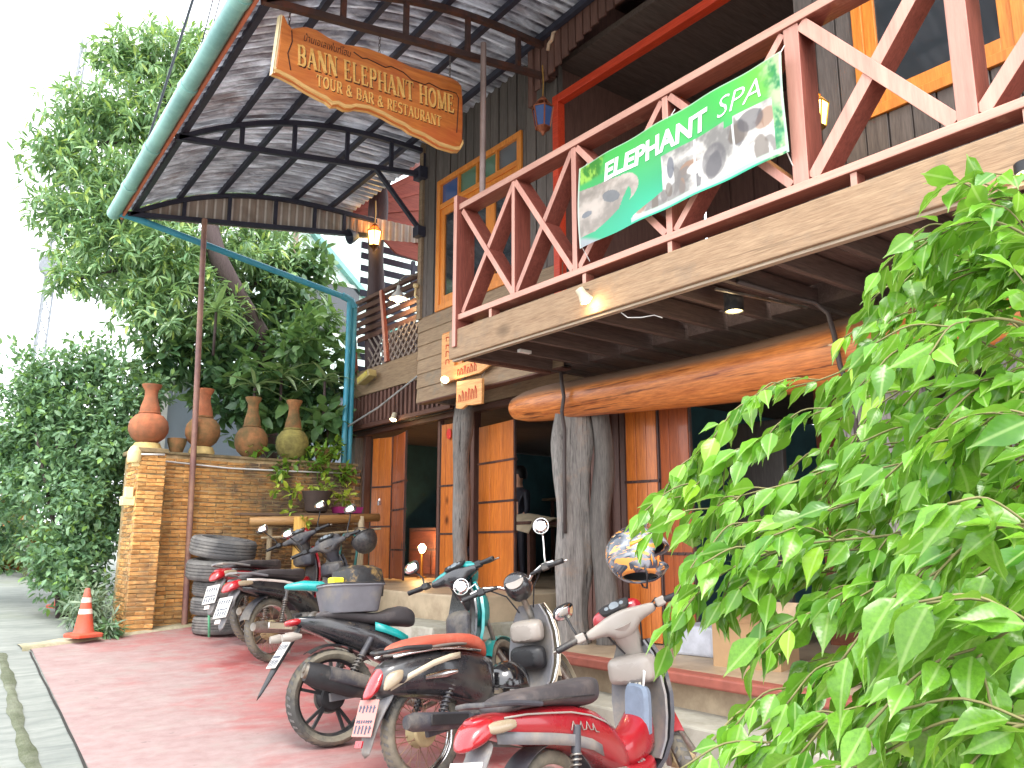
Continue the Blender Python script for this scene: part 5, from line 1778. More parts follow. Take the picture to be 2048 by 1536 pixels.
put('shelf_board', MB().bar((3.4, 9.55, 1.45), (5.1, 9.5, 1.47), .22, .03), wood('shelf_board_wood', lin(84, 66, 54), lin(124, 100, 80), 'x'), t)
put('rail', MB().tube([(3.6, 9.3, 1.18), (4.0, 9.28, 1.2), (5.1, 9.25, 1.30)], .014, 6), PALE, t)
o = put('plastic_tray', MB().rings([[(sx * k + 4.72, sy * k * .6 + 9.42, z) for sx, sy in ((-1, -1), (1, -1), (1, 1), (-1, 1))] for k, z in ((.15, 1.485), (.17, 1.56), (.165, 1.56), (.145, 1.49))]), plain('magenta_plastic', lin(150, 44, 104), .4), None)
tag(o, 'magenta plastic tray on the rustic log shelf', 'tray')
o = put('plant_pot', MB().lathe([(.1, 0), (.13, .02), (.17, .2), (.19, .26), (.175, .26), (.15, .2)], 22, Matrix.Translation((4.35, 9.5, 1.485))), plain('dark_clay', lin(70, 56, 50), .8, .2), None, 40)
tag(o, 'big dark clay pot on the rustic shelf under trailing vines', 'pot')
t = thing('garden_hose', 'green hose hooked over the rail beside the house corner', 'hose', (4.6, 9.2, .9))
put('hose', MB().tube([(4.55, 9.22, .75), (4.55, 9.22, 1.15), (4.58, 9.2, 1.22), (4.66, 9.18, 1.24), (4.74, 9.18, 1.2), (4.76, 9.2, 1.0), (4.72, 9.2, .7)], .016, 8), plain('hose_green', lin(60, 120, 116), .4), t, True)
o = put('green_hose', MB().tube([(2.98, 8.98, .16), (2.96, 8.97, .4), (2.98, 8.97, .62), (3.05, 8.96, .66), (3.15, 8.95, .72), (3.28, 8.96, .80), (3.4, 9.0, .84)], .013, 8), plain('hose_green2', lin(96, 170, 130), .4), None, True)
tag(o, 'light green hose lying against the tyre stack', 'hose')
# overhead utility wires against the sky
WIRE = plain('utility_wire', lin(70, 76, 84), .6)
for A_, B_, r_, lab in (((1.6, 4.83, 6.41), (1.9, 7.65, 6.05), .014, 'thicker dark utility wire, leftmost of the lines above the tree'), ((2.0, 5.85, 7.74), (2.3, 7.6, 7.6), .008, 'thin utility wire, second from the left above the tree'), ((2.2, 6.2, 8.2), (2.5, 7.9, 8.1), .008, 'thin utility wire, third from the left above the tree'), ((2.4, 6.4, 8.6), (2.7, 8.0, 8.55), .008, 'thin utility wire nearest the canopy gutter')):
    A_, B_ = Vector(A_), Vector(B_)
    pts = [A_ + (B_ - A_) * q for q in (-2.4, -1, 0, 1, 2.2, 3.6)]
    tag(put('power_line', MB().tube(pts, r_, 5), WIRE, None), lab, 'wire')
# lattice radio mast far behind
t = thing('radio_mast', 'faint grey lattice mast rising behind the hedge on the left', 'mast', (7.3, 60, .8))
MAST = plain('galvanised_mast', lin(128, 132, 138), .6)
mb = MB()
bx_, by_ = 7.3, 60
for k in range(3):
    a = 2 * PI * k / 3
    mb.tube([(bx_ + .5 * math.cos(a), by_ + .5 * math.sin(a), 2), (bx_ + 1.0 + .2 * math.cos(a), by_ + .2 * math.sin(a), 36)], .07, 5)
put('leg', mb, MAST, t)
mb = MB()
for i in range(22):
    z = 2 + i * 1.55
    f = lambda z, a: (bx_ + (z - 2) / 34 * 1.0 + (.5 - .3 * (z - 2) / 34) * math.cos(a), by_ + (.5 - .3 * (z - 2) / 34) * math.sin(a), z)
    for k in range(3):
        a, b = 2 * PI * k / 3, 2 * PI * (k + 1) / 3
        mb.tube([f(z, a), f(z + 1.55, b)], .04, 4)
put('bracing', mb, MAST, t)
put('dish', MB().lathe([(.7, 0), (.75, .1), (.72, .5)], 16, Matrix.Translation((bx_ + .45, by_ - .6, 19)) @ Matrix.Rotation(PI / 2, 4, 'X')), MAST, t, 40)
# neighbouring building behind the trees
t = thing('far_building', 'pale green and white house behind the trees beside the landing', 'house', (9, 22, 1))
PG = plain('pale_green_render', lin(206, 222, 214), .85, .06, 2, .1, .01)
put('wall', MB().span((7.6, 19, 0), (14, 26, 9.5)), PG, t)
put('gable_edge', MB().bar((7.5, 18.9, 9.6), (11.5, 18.9, 6.0), .2, .12, (0, 0, 1)), plain('seafoam_trim', lin(120, 170, 160), .6), t)
for z in (3.5, 6.4):
    w_ = put('window', MB().span((8.2, 18.93, z), (9.6, 19.0, z + 1.3)), GLASS, t)
    sub('frame', MB().span((8.1, 18.9, z - .08), (9.7, 18.96, z)).span((8.1, 18.9, z + 1.3), (9.7, 18.96, z + 1.38)), WHT, w_)
put('downpipe', MB().tube([(7.75, 18.85, 1), (7.75, 18.85, 9)], .07, 8), plain('brown_pipe', lin(130, 110, 96), .6), t)
t = thing('grey_shed', 'blue grey wall behind the clay vases', 'shed', (4.6, 14, 0))
put('wall', MB().span((3.6, 13.6, 0), (8, 13.75, 3.7)), plain('blue_grey_render', lin(150, 160, 172), .85, .08, 2, .1, .01), t)
put('corner_post', MB().span((3.45, 13.55, 0), (3.6, 13.8, 3.75)), WHT, t)
put('cap_rail', MB().span((3.45, 13.5, 3.75), (8, 13.85, 3.82)), plain('shed_cap', lin(110, 118, 126), .7), t)
# ================================================================== motorbikes
P_RED = paint('red_bike_paint', lin(150, 6, 26), .18, .8, .06)
P_DRED = paint('dark_red_paint', lin(140, 20, 36), .25, .6, .2)
P_BLK = paint('black_bike_paint', (.012, .013, .018), .16, .8, .14)
P_TEAL = paint('teal_bike_paint', lin(0, 150, 148), .22, .6, .12)
P_SIL = paint('silver_bike_paint', lin(150, 142, 134), .35, .3, .2)
P_CRM = paint('cream_bike_paint', lin(192, 180, 156), .3, .4, .2)
P_WHT = paint('white_stripe', lin(222, 212, 204), .35, .3, .2)
SEATB = plain('black_seat_vinyl', lin(66, 62, 64), .55, .15, 10, .25, .002, dirt=lin(110, 100, 96), dirtamt=.3)
SEATR = plain('rust_red_seat_vinyl', lin(176, 82, 62), .6, .12, 10, .25, .002, dirt=lin(196, 120, 98), dirtamt=.3)
SEATG = plain('grey_seat_side', lin(112, 104, 98), .6, .12, 10, .2, .002)
LRED = paint('tail_lens', lin(160, 6, 22), .12, .8, .05)
LCLR = paint('clear_lens', lin(154, 138, 114), .15, .6, .25)
LAMB = paint('amber_lens', lin(226, 110, 30), .15, .6, .1)
GRYP = plain('grey_plastic', lin(112, 112, 116), .55, .15, 10, .2, .002, dirt=lin(150, 140, 126), dirtamt=.4)
DGRY = plain('dark_grey_plastic', lin(62, 62, 68), .5, .2, 10, .2, .002, dirt=lin(128, 120, 108), dirtamt=.35)
DRUM = plain('dusty_drum', lin(176, 160, 122), .7, .2, 10, .3, .003, metal=.2)
SPK = plain('rusty_spoke', lin(134, 104, 84), .5, .25, 12, .1, .001, metal=.5)
PLATE = plain('number_plate', lin(196, 192, 186), .5, .06, 10, .05, .001)
PLATR = plain('red_edged_plate', lin(190, 132, 124), .5, .06, 10, .05, .001)
INK = plain('plate_ink', lin(70, 76, 92), .6)
MIRR = NT('mirror_glass').fin((.92, .93, .95), .03, 1)

def bike(label, style, x, y, head, lean=9, steer=32, scale=1.04, **c):
    """local frame: x forward, y left, z up, origin at the rear tyre contact"""
    root = thing('motorcycle', label, 'motorcycle', (x, y, G(y) + .012), 'motorbikes parked nose-in under the canopy', absolute=False)
    pitch = math.atan(.081 * math.sin(head))
    root.rotation_mode = 'QUATERNION'
    root.rotation_quaternion = (Matrix.Rotation(head, 3, 'Z') @ Matrix.Rotation(-pitch, 3, 'Y') @ Matrix.Rotation(R(-lean), 3, 'X')).to_quaternion()
    root.scale = (scale,) * 3
    Rw, tw = c.get('R', .28), c.get('tw', .04)
    WB = c.get('WB', 1.22)
    H0 = Vector((WB - .27, 0, .80))
    ax = Vector((-math.sin(R(26)), 0, math.cos(R(26))))
    ST_ = Matrix.Translation(H0) @ Matrix.Rotation(R(steer), 4, ax) @ Matrix.Translation(-H0)
    def pt(name, mb, mat, par=root, smooth=38, st=False, bevel=0, sb=0, label=None):
        if st:
            mb.xf(ST_)
        o = put(name, mb, mat, par, smooth, bevel, sb)
        if label:
            o['label'] = label
        return o
    # ---------------------------------------------------------------- wheels
    def wheel(name, cx, cast, st=False, drum=True):
        M_ = Matrix.Translation((cx, 0, Rw)) @ Matrix.Rotation(PI / 2, 4, 'X')
        r, w = Rw, tw
        prof = [(r - .062, -w * .55), (r - .055, -w * .8), (r - .03, -w), (r - .012, -w * .82), (r - .003, -w * .45), (r, 0), (r - .003, w * .45), (r - .012, w * .82), (r - .03, w), (r - .055, w * .8), (r - .062, w * .55), (r - .058, 0)]
        tyre = pt(name, MB().lathe(prof, 56, M_, close=True), RUB, root, 50, st)
        tr = MB()
        for k in range(40):
            a = 2 * PI * k / 40
            for s in (-1, 1):
                q = a + (.04 if s > 0 else 0)
                pr = lambda rr, ww, aa: (rr * math.cos(aa), rr * math.sin(aa), ww)
                tr.add([pr(r + .0015, s * w * .12, q), pr(r + .0015, s * w * .12, q + .06), pr(r - .0075, s * w * .78, q + .11), pr(r - .0075, s * w * .78, q + .05)], [(0, 1, 2, 3)], M_)
        pt('tread_block', tr, TREAD, tyre, False, st)
        rr = r - .058
        pt('rim', MB().lathe([(rr, -w * .62), (rr + .008, -w * .68), (rr + .006, -w * .5), (rr - .008, -w * .4), (rr - .012, 0), (rr - .008, w * .4), (rr + .006, w * .5), (rr + .008, w * .68), (rr, w * .62), (rr - .018, w * .35), (rr - .02, 0), (rr - .018, -w * .35)], 48, M_, close=True), BLK if cast else CHR, tyre, 50, st)
        if cast:
            sp = MB()
            for k in range(5):
                a = 2 * PI * k / 5 + .2
                for d in (-.13, .13):
                    p0 = (.05 * math.cos(a), .05 * math.sin(a), 0)
                    p1 = ((rr - .012) * math.cos(a + d), (rr - .012) * math.sin(a + d), 0)
                    t = MB().bar(p0, p1, .018, .022, (0, 0, 1))
                    sp.add(t.v, t.f, M_)
            pt('spoke', sp, BLK, tyre, False, st)
            pt('brake_disc', MB().lathe([(.06, -.045), (.10, -.045), (.10, -.041), (.06, -.041)], 32, M_, close=True), STL, tyre, 40, st)
        else:
            sp = MB()
            n = 36
            for k in range(n):
                a = 2 * PI * k / n
                s = 1 if k % 2 else -1
                b = a + (.38 if (k // 2) % 2 else -.38)
                sp.tube([M_ @ Vector((.062 * math.cos(b), .062 * math.sin(b), s * .03)), M_ @ Vector(((rr - .015) * math.cos(a), (rr - .015) * math.sin(a), s * .004))], .0023, 4)
            pt('spoke', sp, SPK, tyre, False, st)
        dr = .083 if drum else .05
        hb = [(.012, -.075), (.02, -.07), (.03, -.05), (dr, -.045), (dr + .006, -.03), (dr, -.02), (dr - .01, .02), (dr, .03), (dr - .01, .045), (.03, .05), (.02, .07), (.012, .075)]
        pt('hub', MB().lathe(hb, 32, M_), DRUM if not cast else BLK, tyre, 40, st)
        return tyre
    cast = c.get('cast', False)
    rx = c.get('rx', 0)
    wheel('rear_wheel', rx, cast)
    wheel('front_wheel', WB, cast, True, False)
    # ---------------------------------------------------------------- chassis
    dropz = Rw
    sa = MB()
    for s in (-1, 1):
        sa.bar((-.03 + rx, s * .085, dropz), (.45, s * .075, dropz + .03), .022, .045)
    sa.bar((-.05 + rx, -.098, dropz), (.1 + rx, -.098, dropz + .01), .03, .05)
    pt('swing_arm', sa, GRYP if style != 'retro' else DGRY, smooth=False, bevel=.004)
    for s in (-1, 1):
        a, b = Vector((.03 + rx, s * .115, dropz + .04)), Vector((.13, s * .118, .63))
        m = 40
        pr = [a.lerp(b, i / m) for i in range(m + 1)]
        rad = [.012 if i < 26 else .021 for i in range(m + 1)]
        sk_ = pt('shock_absorber', MB().tube(pr, rad, 12), DGRY, smooth=40)
        d_ = (b - a).normalized()
        u_ = d_.cross(Vector((0, 1, 0))).normalized()
        v_ = d_.cross(u_)
        hel = [a.lerp(b, .06 + .62 * q / 99) + (u_ * math.cos(q * .62) + v_ * math.sin(q * .62)) * .022 for q in range(100)]
        pt('spring', MB().tube(hel, .0048, 6), STL if style == 'under' else DGRY, sk_, True)
    eng = MB().loft([(.28, .30, .10, .08, .07, 3), (.36, .30, .125, .10, .10, 3), (.52, .29, .125, .10, .10, 3), (.60, .30, .09, .08, .08, 3)], 18)
    eng.lathe([(.095, 0), (.1, .02), (.085, .045), (.03, .05)], 24, Matrix.Translation((.44, -.11, .29)) @ Matrix.Rotation(PI / 2, 4, 'X'))
    e_ = pt('engine', eng, ALU, smooth=35)
    fins = MB()
    for i in range(6):
        fins.loft([(.60 + i * .022, .30 + i * .004, .075, .07, .07, 4), (.610 + i * .022, .30 + i * .004, .075, .07, .07, 4)], 12)
    pt('cooling_fin', fins, ALU, e_, False)
    # exhaust on the right
    if style == 'sport':
        ex = MB().loft([(.22, .30, .03, .03, .03, 2, 0, -.15), (.15, .31, .05, .055, .055, 2.3, 0, -.165), (-.05, .36, .058, .075, .075, 2.4, -.2, -.175), (-.26, .43, .056, .07, .075, 2.4, -.25, -.18), (-.33, .46, .045, .055, .06, 2.4, -.3, -.18)], 20)
        exo = pt('exhaust', ex, BLK, smooth=45)
        pt('exhaust_tip', MB().loft([(-.325, .457, .038, .048, .05, 2.4, -.3, -.18), (-.345, .464, .034, .042, .045, 2.4, -.3, -.18)], 18).loft([(-.346, .464, .018, .018, .018, 2, -.3, -.18), (-.352, .466, .018, .018, .018, 2, -.3, -.18)], 14), STL, exo, 40)
        pt('heat_shield', MB().loft([(.10, .335, .045, .055, .02, 3, -.2, -.196), (-.05, .375, .048, .066, .03, 3, -.2, -.20), (-.2, .42, .045, .06, .03, 3, -.25, -.20)], 16), DGRY, exo, 40)
        pt('exhaust_pipe', MB().tube([(.22, -.15, .30), (.36, -.14, .22), (.5, -.1, .17), (.62, -.06, .2)], .018, 10), STL, exo, 40)
    else:
        ez = .30 if style == 'retro' else .27
        ex = MB().tube([(.24, -.135, ez - .03), (.16, -.145, ez - .01), (.12, -.15, ez), (-.28, -.155, ez + .05), (-.33, -.155, ez + .056)], [.02, .035, .046, .05, .036], 18)
        exo = pt('exhaust', ex, DGRY if style == 'retro' else STL, smooth=45)
        pt('heat_shield', MB().bar((.08, -.2, ez + .012), (-.2, -.205, ez + .05), .012, .06), CHR if style == 'under' else BLK, exo, 35, bevel=.005)
        pt('exhaust_pipe', MB().tube([(.24, -.135, ez - .03), (.4, -.13, .19), (.55, -.09, .17), (.66, -.05, .22)], .016, 10), STL, exo, 40)
    # stand, pegs
    pt('side_stand', MB().tube([(.42, .10, .22), (.40, .18, .1), (.39, .235 - .05, .012)], .010, 8).span((.36, .16, .0), (.42, .21, .010)), STL)
    for a_, b_ in (((.52, -.10, .25), (.52, -.22, .255)), ((.52, .10, .25), (.52, .22, .255)), ((.22, -.12, .36), (.20, -.2, .37))):
        pt('foot_peg', MB().tube([a_, b_], .014, 8), BLK)
    # ---------------------------------------------------------------- body by style
    body, acc, inner, seat = c['body'], c['acc'], c['inner'], c['seat']
    if style == 'under':
        bd = pt('side_body', MB().loft([(-.44, .735, .03, .018, .02, 2.2), (-.38, .735, .06, .03, .04, 2.6), (-.28, .715, .085, .045, .07, 2.8), (-.1, .69, .112, .055, .095, 3), (.1, .655, .122, .075, .115, 3), (.28, .61, .12, .085, .14, 3), (.42, .545, .105, .09, .15, 2.8), (.54, .45, .08, .085, .12, 2.6), (.62, .37, .06, .06, .07, 2.4)], 26), body, sb=1)
        for s in (-1, 1):
            pt('side_stripe', MB().sheet([[(x_, s * (w_ + .004), z_ + dz) for dz in (c.get('sw', .012), -c.get('sw', .012))] for x_, w_, z_ in ((-.3, .078, .735), (-.18, .099, .728), (-.05, .114, .71), (.1, .122, .688), (.25, .119, .65), (.38, .106, .60), (.47, .088, .555))], .002 * s), c.get('stripe', P_WHT), bd, True)
            pt('lower_panel', MB().sheet([[(x_, s * (w_ + .006), z_ + dz) for dz in (.018, -.0, -.03)] for x_, w_, z_ in ((-.34, .058, .675), (-.2, .09, .645), (-.05, .11, .615), (.1, .121, .58), (.22, .122, .54), (.3, .115, .50))], .004 * s), c.get('lower', BLK), bd, True)
        sd_ = pt('seat', MB().loft([(-.30, .765, .05, .012, .02, 2.4), (-.25, .775, .095, .026, .03, 3), (-.12, .785, .125, .034, .04, 3.4), (.02, .782, .135, .036, .05, 3.6), (.14, .768, .135, .036, .06, 3.6), (.26, .762, .13, .042, .075, 3.4), (.36, .765, .11, .046, .085, 3.2), (.44, .765, .075, .03, .08, 2.8)], 24), seat, sb=1)
        pt('seat_seam', MB().tube([(-.26, -.1, .765), (-.1, -.128, .765), (.1, -.134, .748), (.3, -.122, .728)], .004, 6), BLK, sd_)
        pt('grab_rail', MB().tube([(-.1, .125, .755), (-.26, .11, .785), (-.40, .07, .80), (-.42, 0, .805), (-.40, -.07, .80), (-.26, -.11, .785), (-.1, -.125, .755)], .011, 8), c.get('rail', CHR), smooth=40)
        tl = pt('tail_light', MB().loft([(-.485, .685, .03, .03, .04, 2.4, -.55), (-.46, .695, .06, .05, .065, 2.6, -.55), (-.40, .71, .085, .05, .075, 2.6, -.45), (-.34, .72, .095, .04, .055, 2.6, -.3)], 20), LRED, sb=1)
        for s in (-1, 1):
            pt('indicator', MB().loft([(-.41, .708, .014, .024, .02, 2.4, 0, s * .07), (-.34, .705, .022, .03, .024, 2.4, 0, s * .085), (-.24, .705, .018, .022, .018, 2.4, 0, s * .098)], 14), LCLR, tl, sb=1)
        # centre tunnel and leg shield
        pt('centre_tunnel', MB().loft([(.55, .44, .085, .07, .08, 3), (.66, .45, .08, .06, .10, 3), (.78, .50, .085, .06, .14, 3), (.88, .58, .09, .06, .2, 3)], 20), body, sb=1)
        pt('floor_cover', MB().loft([(.46, .36, .09, .05, .05, 3), (.6, .33, .115, .04, .06, 3), (.74, .33, .11, .04, .06, 3), (.82, .36, .08, .04, .05, 3)], 18), c.get('floor', DGRY), sb=1)
        sh_rows = [(.925, .91, .085, .03), (.925, .84, .125, .045), (.915, .74, .155, .065), (.90, .64, .17, .075), (.88, .54, .165, .075), (.86, .44, .145, .06), (.83, .36, .11, .045), (.80, .31, .07, .03)]
        gr = [[(cx + .05 * 0 + dp * (1 - (q * q)) , q * hw, z) for q in np.linspace(-1, 1, 13)] for cx, z, hw, dp in sh_rows]
        ls = pt('leg_shield', MB().sheet(gr, -.02), c.get('shield', body), smooth=50)
        gr = [[(cx - .032 + dp * .8 * (1 - q * q), q * hw * .93, z) for q in np.linspace(-1, 1, 11)] for cx, z, hw, dp in sh_rows[:7]]
        pt('inner_shield', MB().sheet(gr, -.012), c.get('panel', inner), ls, 50)
        pt('glove_box', MB().loft([(.80, .765, .09, .05, .04, 4.5), (.83, .77, .135, .075, .065, 4.5), (.89, .775, .145, .08, .075, 4.5), (.94, .775, .12, .07, .07, 4)], 20), inner, ls, sb=1)
        pt('front_nose', MB().loft([(.93, .80, .09, .10, .16, 2.6), (1.0, .78, .085, .09, .15, 2.6), (1.05, .75, .06, .05, .09, 2.4)], 20), body, sb=1)
        for s in (-1, 1):
            pt('front_indicator', MB().loft([(.97, .74, .012, .035, .04, 2.4, 0, s * .13), (1.0, .735, .025, .03, .035, 2.4, 0, s * .11), (1.02, .73, .012, .02, .02, 2.4, 0, s * .09)], 12), LCLR, ls, sb=1)
        mud = (-.02, .10, -.30)
    elif style == 'sport':
        bd = pt('side_body', MB().loft([(-.36, .77, .03, .015, .03, 2.4), (-.28, .765, .06, .03, .06, 2.6), (-.12, .735, .09, .05, .10, 2.8), (.08, .68, .11, .07, .13, 3), (.28, .60, .115, .08, .15, 3), (.44, .50, .10, .08, .13, 2.8), (.56, .40, .075, .06, .09, 2.6)], 24), body, sb=1)
        for s in (-1, 1):
            pt('side_accent', MB().sheet([[(x_, s * (w_ + .006), z_ + dz) for dz in (.03, 0, -.022)] for x_, w_, z_ in ((.16, .112, .70), (.24, .115, .675), (.32, .113, .645), (.40, .106, .60))], .004 * s), acc, bd, True)
        pt('seat', MB().loft([(-.20, .80, .06, .015, .03, 2.6), (-.1, .80, .105, .02, .04, 3), (.1, .775, .12, .02, .05, 3.2), (.24, .76, .125, .025, .06, 3.2), (.32, .775, .125, .055, .07, 3.2), (.42, .775, .11, .06, .08, 3), (.50, .75, .06, .03, .07, 2.6)], 22), seat, sb=1)
        tl = pt('tail_light', MB().loft([(-.41, .75, .03, .014, .02, 2.4), (-.37, .758, .05, .02, .03, 2.4), (-.30, .765, .06, .02, .03, 2.4)], 16), LRED, sb=1)
        for s in (-1, 1):
            pt('indicator', MB().loft([(-.46, .66, .02, .022, .022, 2, 0, s * .115), (-.40, .665, .03, .03, .03, 2, 0, s * .12), (-.34, .665, .012, .014, .014, 2, 0, s * .12)], 12).tube([(-.38, s * .02, .69), (-.38, s * .12, .665)], .009, 6), P_SIL, tl)
        pt('centre_tunnel', MB().loft([(.5, .46, .085, .10, .08, 3), (.64, .47, .08, .08, .10, 3), (.78, .53, .085, .07, .14, 3), (.88, .60, .09, .06, .2, 3)], 20), DGRY, sb=1)
        pt('floor_cover', MB().loft([(.44, .36, .10, .05, .05, 3), (.6, .33, .14, .035, .06, 3), (.76, .33, .13, .035, .06, 3), (.84, .38, .08, .04, .05, 3)], 18), DGRY, sb=1)
        sh_rows = [(.925, .97, .12, .03), (.93, .87, .19, .05), (.92, .76, .225, .07), (.90, .64, .235, .075), (.88, .54, .215, .075), (.86, .44, .165, .06), (.83, .36, .12, .045), (.80, .31, .07, .03)]
        gr = [[(cx + dp * (1 - q * q), q * hw, z) for q in np.linspace(-1, 1, 13)] for cx, z, hw, dp in sh_rows]
        ls = pt('leg_shield', MB().sheet(gr, -.02), acc, smooth=50)
        gr = [[(cx - .034 + dp * .8 * (1 - q * q), q * hw * .86, z) for q in np.linspace(-1, 1, 11)] for cx, z, hw, dp in sh_rows[:7]]
        pt('inner_shield', MB().sheet(gr, -.014), inner, ls, 50)
        pt('front_nose', MB().loft([(.93, .87, .15, .13, .22, 2.6), (1.02, .83, .13, .12, .20, 2.6), (1.10, .79, .07, .06, .12, 2.4)], 20), acc, sb=1)
        pt('storage_pocket', MB().loft([(.80, .68, .10, .05, .12, 4), (.84, .69, .15, .09, .15, 4), (.90, .70, .16, .10, .16, 4)], 20), DGRY, ls, sb=1)
        mud = (-.02, .10, -.3)
    else:
        bd = pt('side_body', MB().loft([(-.40, .60, .05, .05, .09, 2.4, -.25), (-.34, .61, .09, .07, .13, 2.6, -.25), (-.22, .62, .125, .085, .155, 2.8, -.15), (-.05, .62, .15, .09, .18, 2.8), (.12, .60, .155, .095, .21, 2.8), (.26, .57, .15, .10, .23, 2.8), (.38, .54, .125, .10, .22, 2.8), (.45, .53, .09, .09, .16, 2.6)], 28), body, sb=1)
        for s in (-1, 1):
            pt('chrome_trim', MB().tube([(-.33, s * .082, .695), (-.22, s * .115, .705), (-.05, s * .142, .71), (.12, s * .147, .695), (.28, s * .14, .665)], .0085, 8), c.get('stripe', CHR), bd, True)
            pt('cream_flash', MB().sheet([[(x_, s * (w_ + .006), z_ + dz) for dz in (.02, -.014)] for x_, w_, z_ in ((-.36, .072, .535), (-.24, .112, .585), (-.1, .143, .632), (.02, .151, .652), (.1, .152, .655))], .002 * s), P_CRM, bd, True)
            pt('badge', MB().loft([(-.16, .565, .004, .012, .01, 2, 0, s * .14), (-.02, .57, .005, .022, .02, 2, 0, s * .153), (.07, .572, .004, .010, .009, 2, 0, s * .156)], 12), CHR, bd)
        pt('seat', MB().loft([(-.30, .715, .07, .025, .02, 2.6), (-.22, .735, .115, .035, .03, 3), (-.06, .755, .135, .035, .04, 3.2), (.1, .745, .14, .04, .04, 3.2), (.2, .735, .14, .045, .04, 3.2), (.32, .715, .125, .05, .06, 3), (.41, .65, .09, .04, .08, 2.6)], 24), seat, sb=1)
        pt('seat_side', MB().loft([(-.31, .70, .075, .012, .012, 3), (-.2, .715, .123, .012, .014, 3.2), (0, .728, .143, .012, .015, 3.2), (.14, .722, .148, .012, .015, 3.2), (.22, .71, .145, .008, .012, 3.2)], 22), SEATG, sb=1)
        pt('grab_rail', MB().tube([(-.1, .14, .725), (-.26, .12, .735), (-.36, .07, .725), (-.38, 0, .722), (-.36, -.07, .725), (-.26, -.12, .735), (-.1, -.14, .725)], .012, 8), BLK, smooth=40)
        tl = pt('tail_light', MB().loft([(-.455, .545, .03, .06, .06, 2.4, -.6), (-.43, .56, .05, .095, .09, 2.6, -.55), (-.36, .60, .06, .09, .09, 2.6, -.4)], 18), LRED, sb=1)
        for s in (-1, 1):
            pt('indicator', MB().loft([(-.40, .565, .012, .045, .05, 2.2, -.4, s * .07), (-.35, .58, .025, .05, .055, 2.4, -.3, s * .088), (-.28, .60, .012, .03, .03, 2.2, -.2, s * .105)], 14), LCLR, tl, sb=1)
        pt('floor_board', MB().loft([(.42, .36, .13, .03, .10, 4), (.55, .33, .15, .025, .08, 4), (.72, .33, .15, .025, .08, 4), (.80, .37, .13, .03, .07, 4)], 20), DGRY, sb=1)
        sh_rows = [(.93, .90, .10, .03), (.93, .82, .16, .045), (.92, .72, .20, .06), (.905, .62, .215, .07), (.885, .52, .21, .07), (.86, .43, .19, .06), (.82, .36, .16, .045)]
        gr = [[(cx + dp * (1 - q * q), q * hw, z) for q in np.linspace(-1, 1, 13)] for cx, z, hw, dp in sh_rows]
        ls = pt('leg_shield', MB().sheet(gr, -.02), acc, smooth=50)
        gr = [[(cx - .03 + dp * .8 * (1 - q * q), q * hw * .9, z) for q in np.linspace(-1, 1, 11)] for cx, z, hw, dp in sh_rows]
        pt('inner_shield', MB().sheet(gr, -.012), inner, ls, 50)
        pt('shield_trim', MB().tube([(cx + .004, -hw, z) for cx, z, hw, dp in sh_rows], .01, 8).tube([(cx + .004, hw, z) for cx, z, hw, dp in sh_rows], .01, 8), CHR, ls, True)
        gbx = pt('glove_box', MB().loft([(.79, .72, .10, .06, .05, 4), (.84, .73, .14, .08, .07, 4), (.92, .74, .14, .08, .08, 4)], 18), P_SIL, ls, sb=1)
        pt('storage_pocket', MB().loft([(.78, .57, .11, .06, .06, 4), (.83, .57, .15, .08, .08, 4), (.90, .57, .15, .08, .08, 4)], 18), BLK, ls, sb=1)
        mud = (-.02, .10, -.3)
    # storage hump emblem plate on the inner shield
    # ---------------------------------------------------------------- rear mudguard, plate
    arcp = []
    lo_, hi_ = (28, 158) if style != 'sport' else (40, 120)
    for k in range(17):
        a = R(lo_ + (hi_ - lo_) * k / 16)
        arcp.append([(rx + math.cos(a) * (Rw + .03), q * .062, Rw + math.sin(a) * (Rw + .03) - .012 * q * q) for q in (-1, -.6, 0, .6, 1)])
    mg = pt('rear_mudguard', MB().sheet(arcp, .004), DGRY if style == 'under' else BLK, smooth=50)
    if style == 'sport':
        fl = MB().loft([(-.30, .73, .05, .02, .02, 3), (-.38, .63, .055, .02, .02, 3, .6), (-.47, .48, .05, .015, .015, 3, .6), (-.58, .30, .012, .006, .006, 3, .6)], 14)
        PP, pa = Vector((-.435, 0, .565)), R(34)
    elif style == 'retro':
        fl = MB().loft([(-.30, .52, .075, .02, .02, 3), (-.40, .44, .075, .018, .018, 3, .6), (-.47, .32, .06, .015, .015, 3, .6), (-.50, .20, .035, .01, .01, 3, .6)], 14)
        PP, pa = Vector((-.475, 0, .40)), R(22)
    else:
        fl = MB().loft([(-.34, .66, .07, .02, .02, 3), (-.42, .60, .065, .018, .018, 3, .6), (-.49, .47, .06, .015, .015, 3, .6), (-.56, .32, .03, .01, .01, 3, .6)], 14)
        PP, pa = Vector((-.505, 0, .52)), R(28)
    pt('mud_flap', fl, GRYP if style != 'sport' else BLK, mg, sb=1)
    Mp = Matrix.Translation(PP) @ Matrix.Rotation(pa, 4, 'Y') @ Matrix.Rotation(-PI / 2, 4, 'Z')
    npl = pt('number_plate', MB().span((-.085, -.008, -.095), (.085, -.003, .095), Mp), c.get('plate', PLATE), smooth=False, bevel=.004)
    ink = MB()
    rr_ = random.Random(sum(map(ord, label)) % 999)
    for row, hh in ((.045, .04), (-.02, .018), (-.06, .045)):
        for k in range(5 if hh > .03 else 7):
            xx = -.06 + .12 * k / (4 if hh > .03 else 6)
            ink.span((xx - .008, -.0098, row - hh / 2 * rr_.uniform(.6, 1)), (xx + .004, -.0084, row + hh / 2), Mp)
            if rr_.random() < .6:
                ink.span((xx - .008, -.0099, row + hh * .1), (xx + .011, -.0083, row + hh * .3), Mp)
    pt('plate_marks', ink, INK, npl, False)['kind'] = 'stuff'
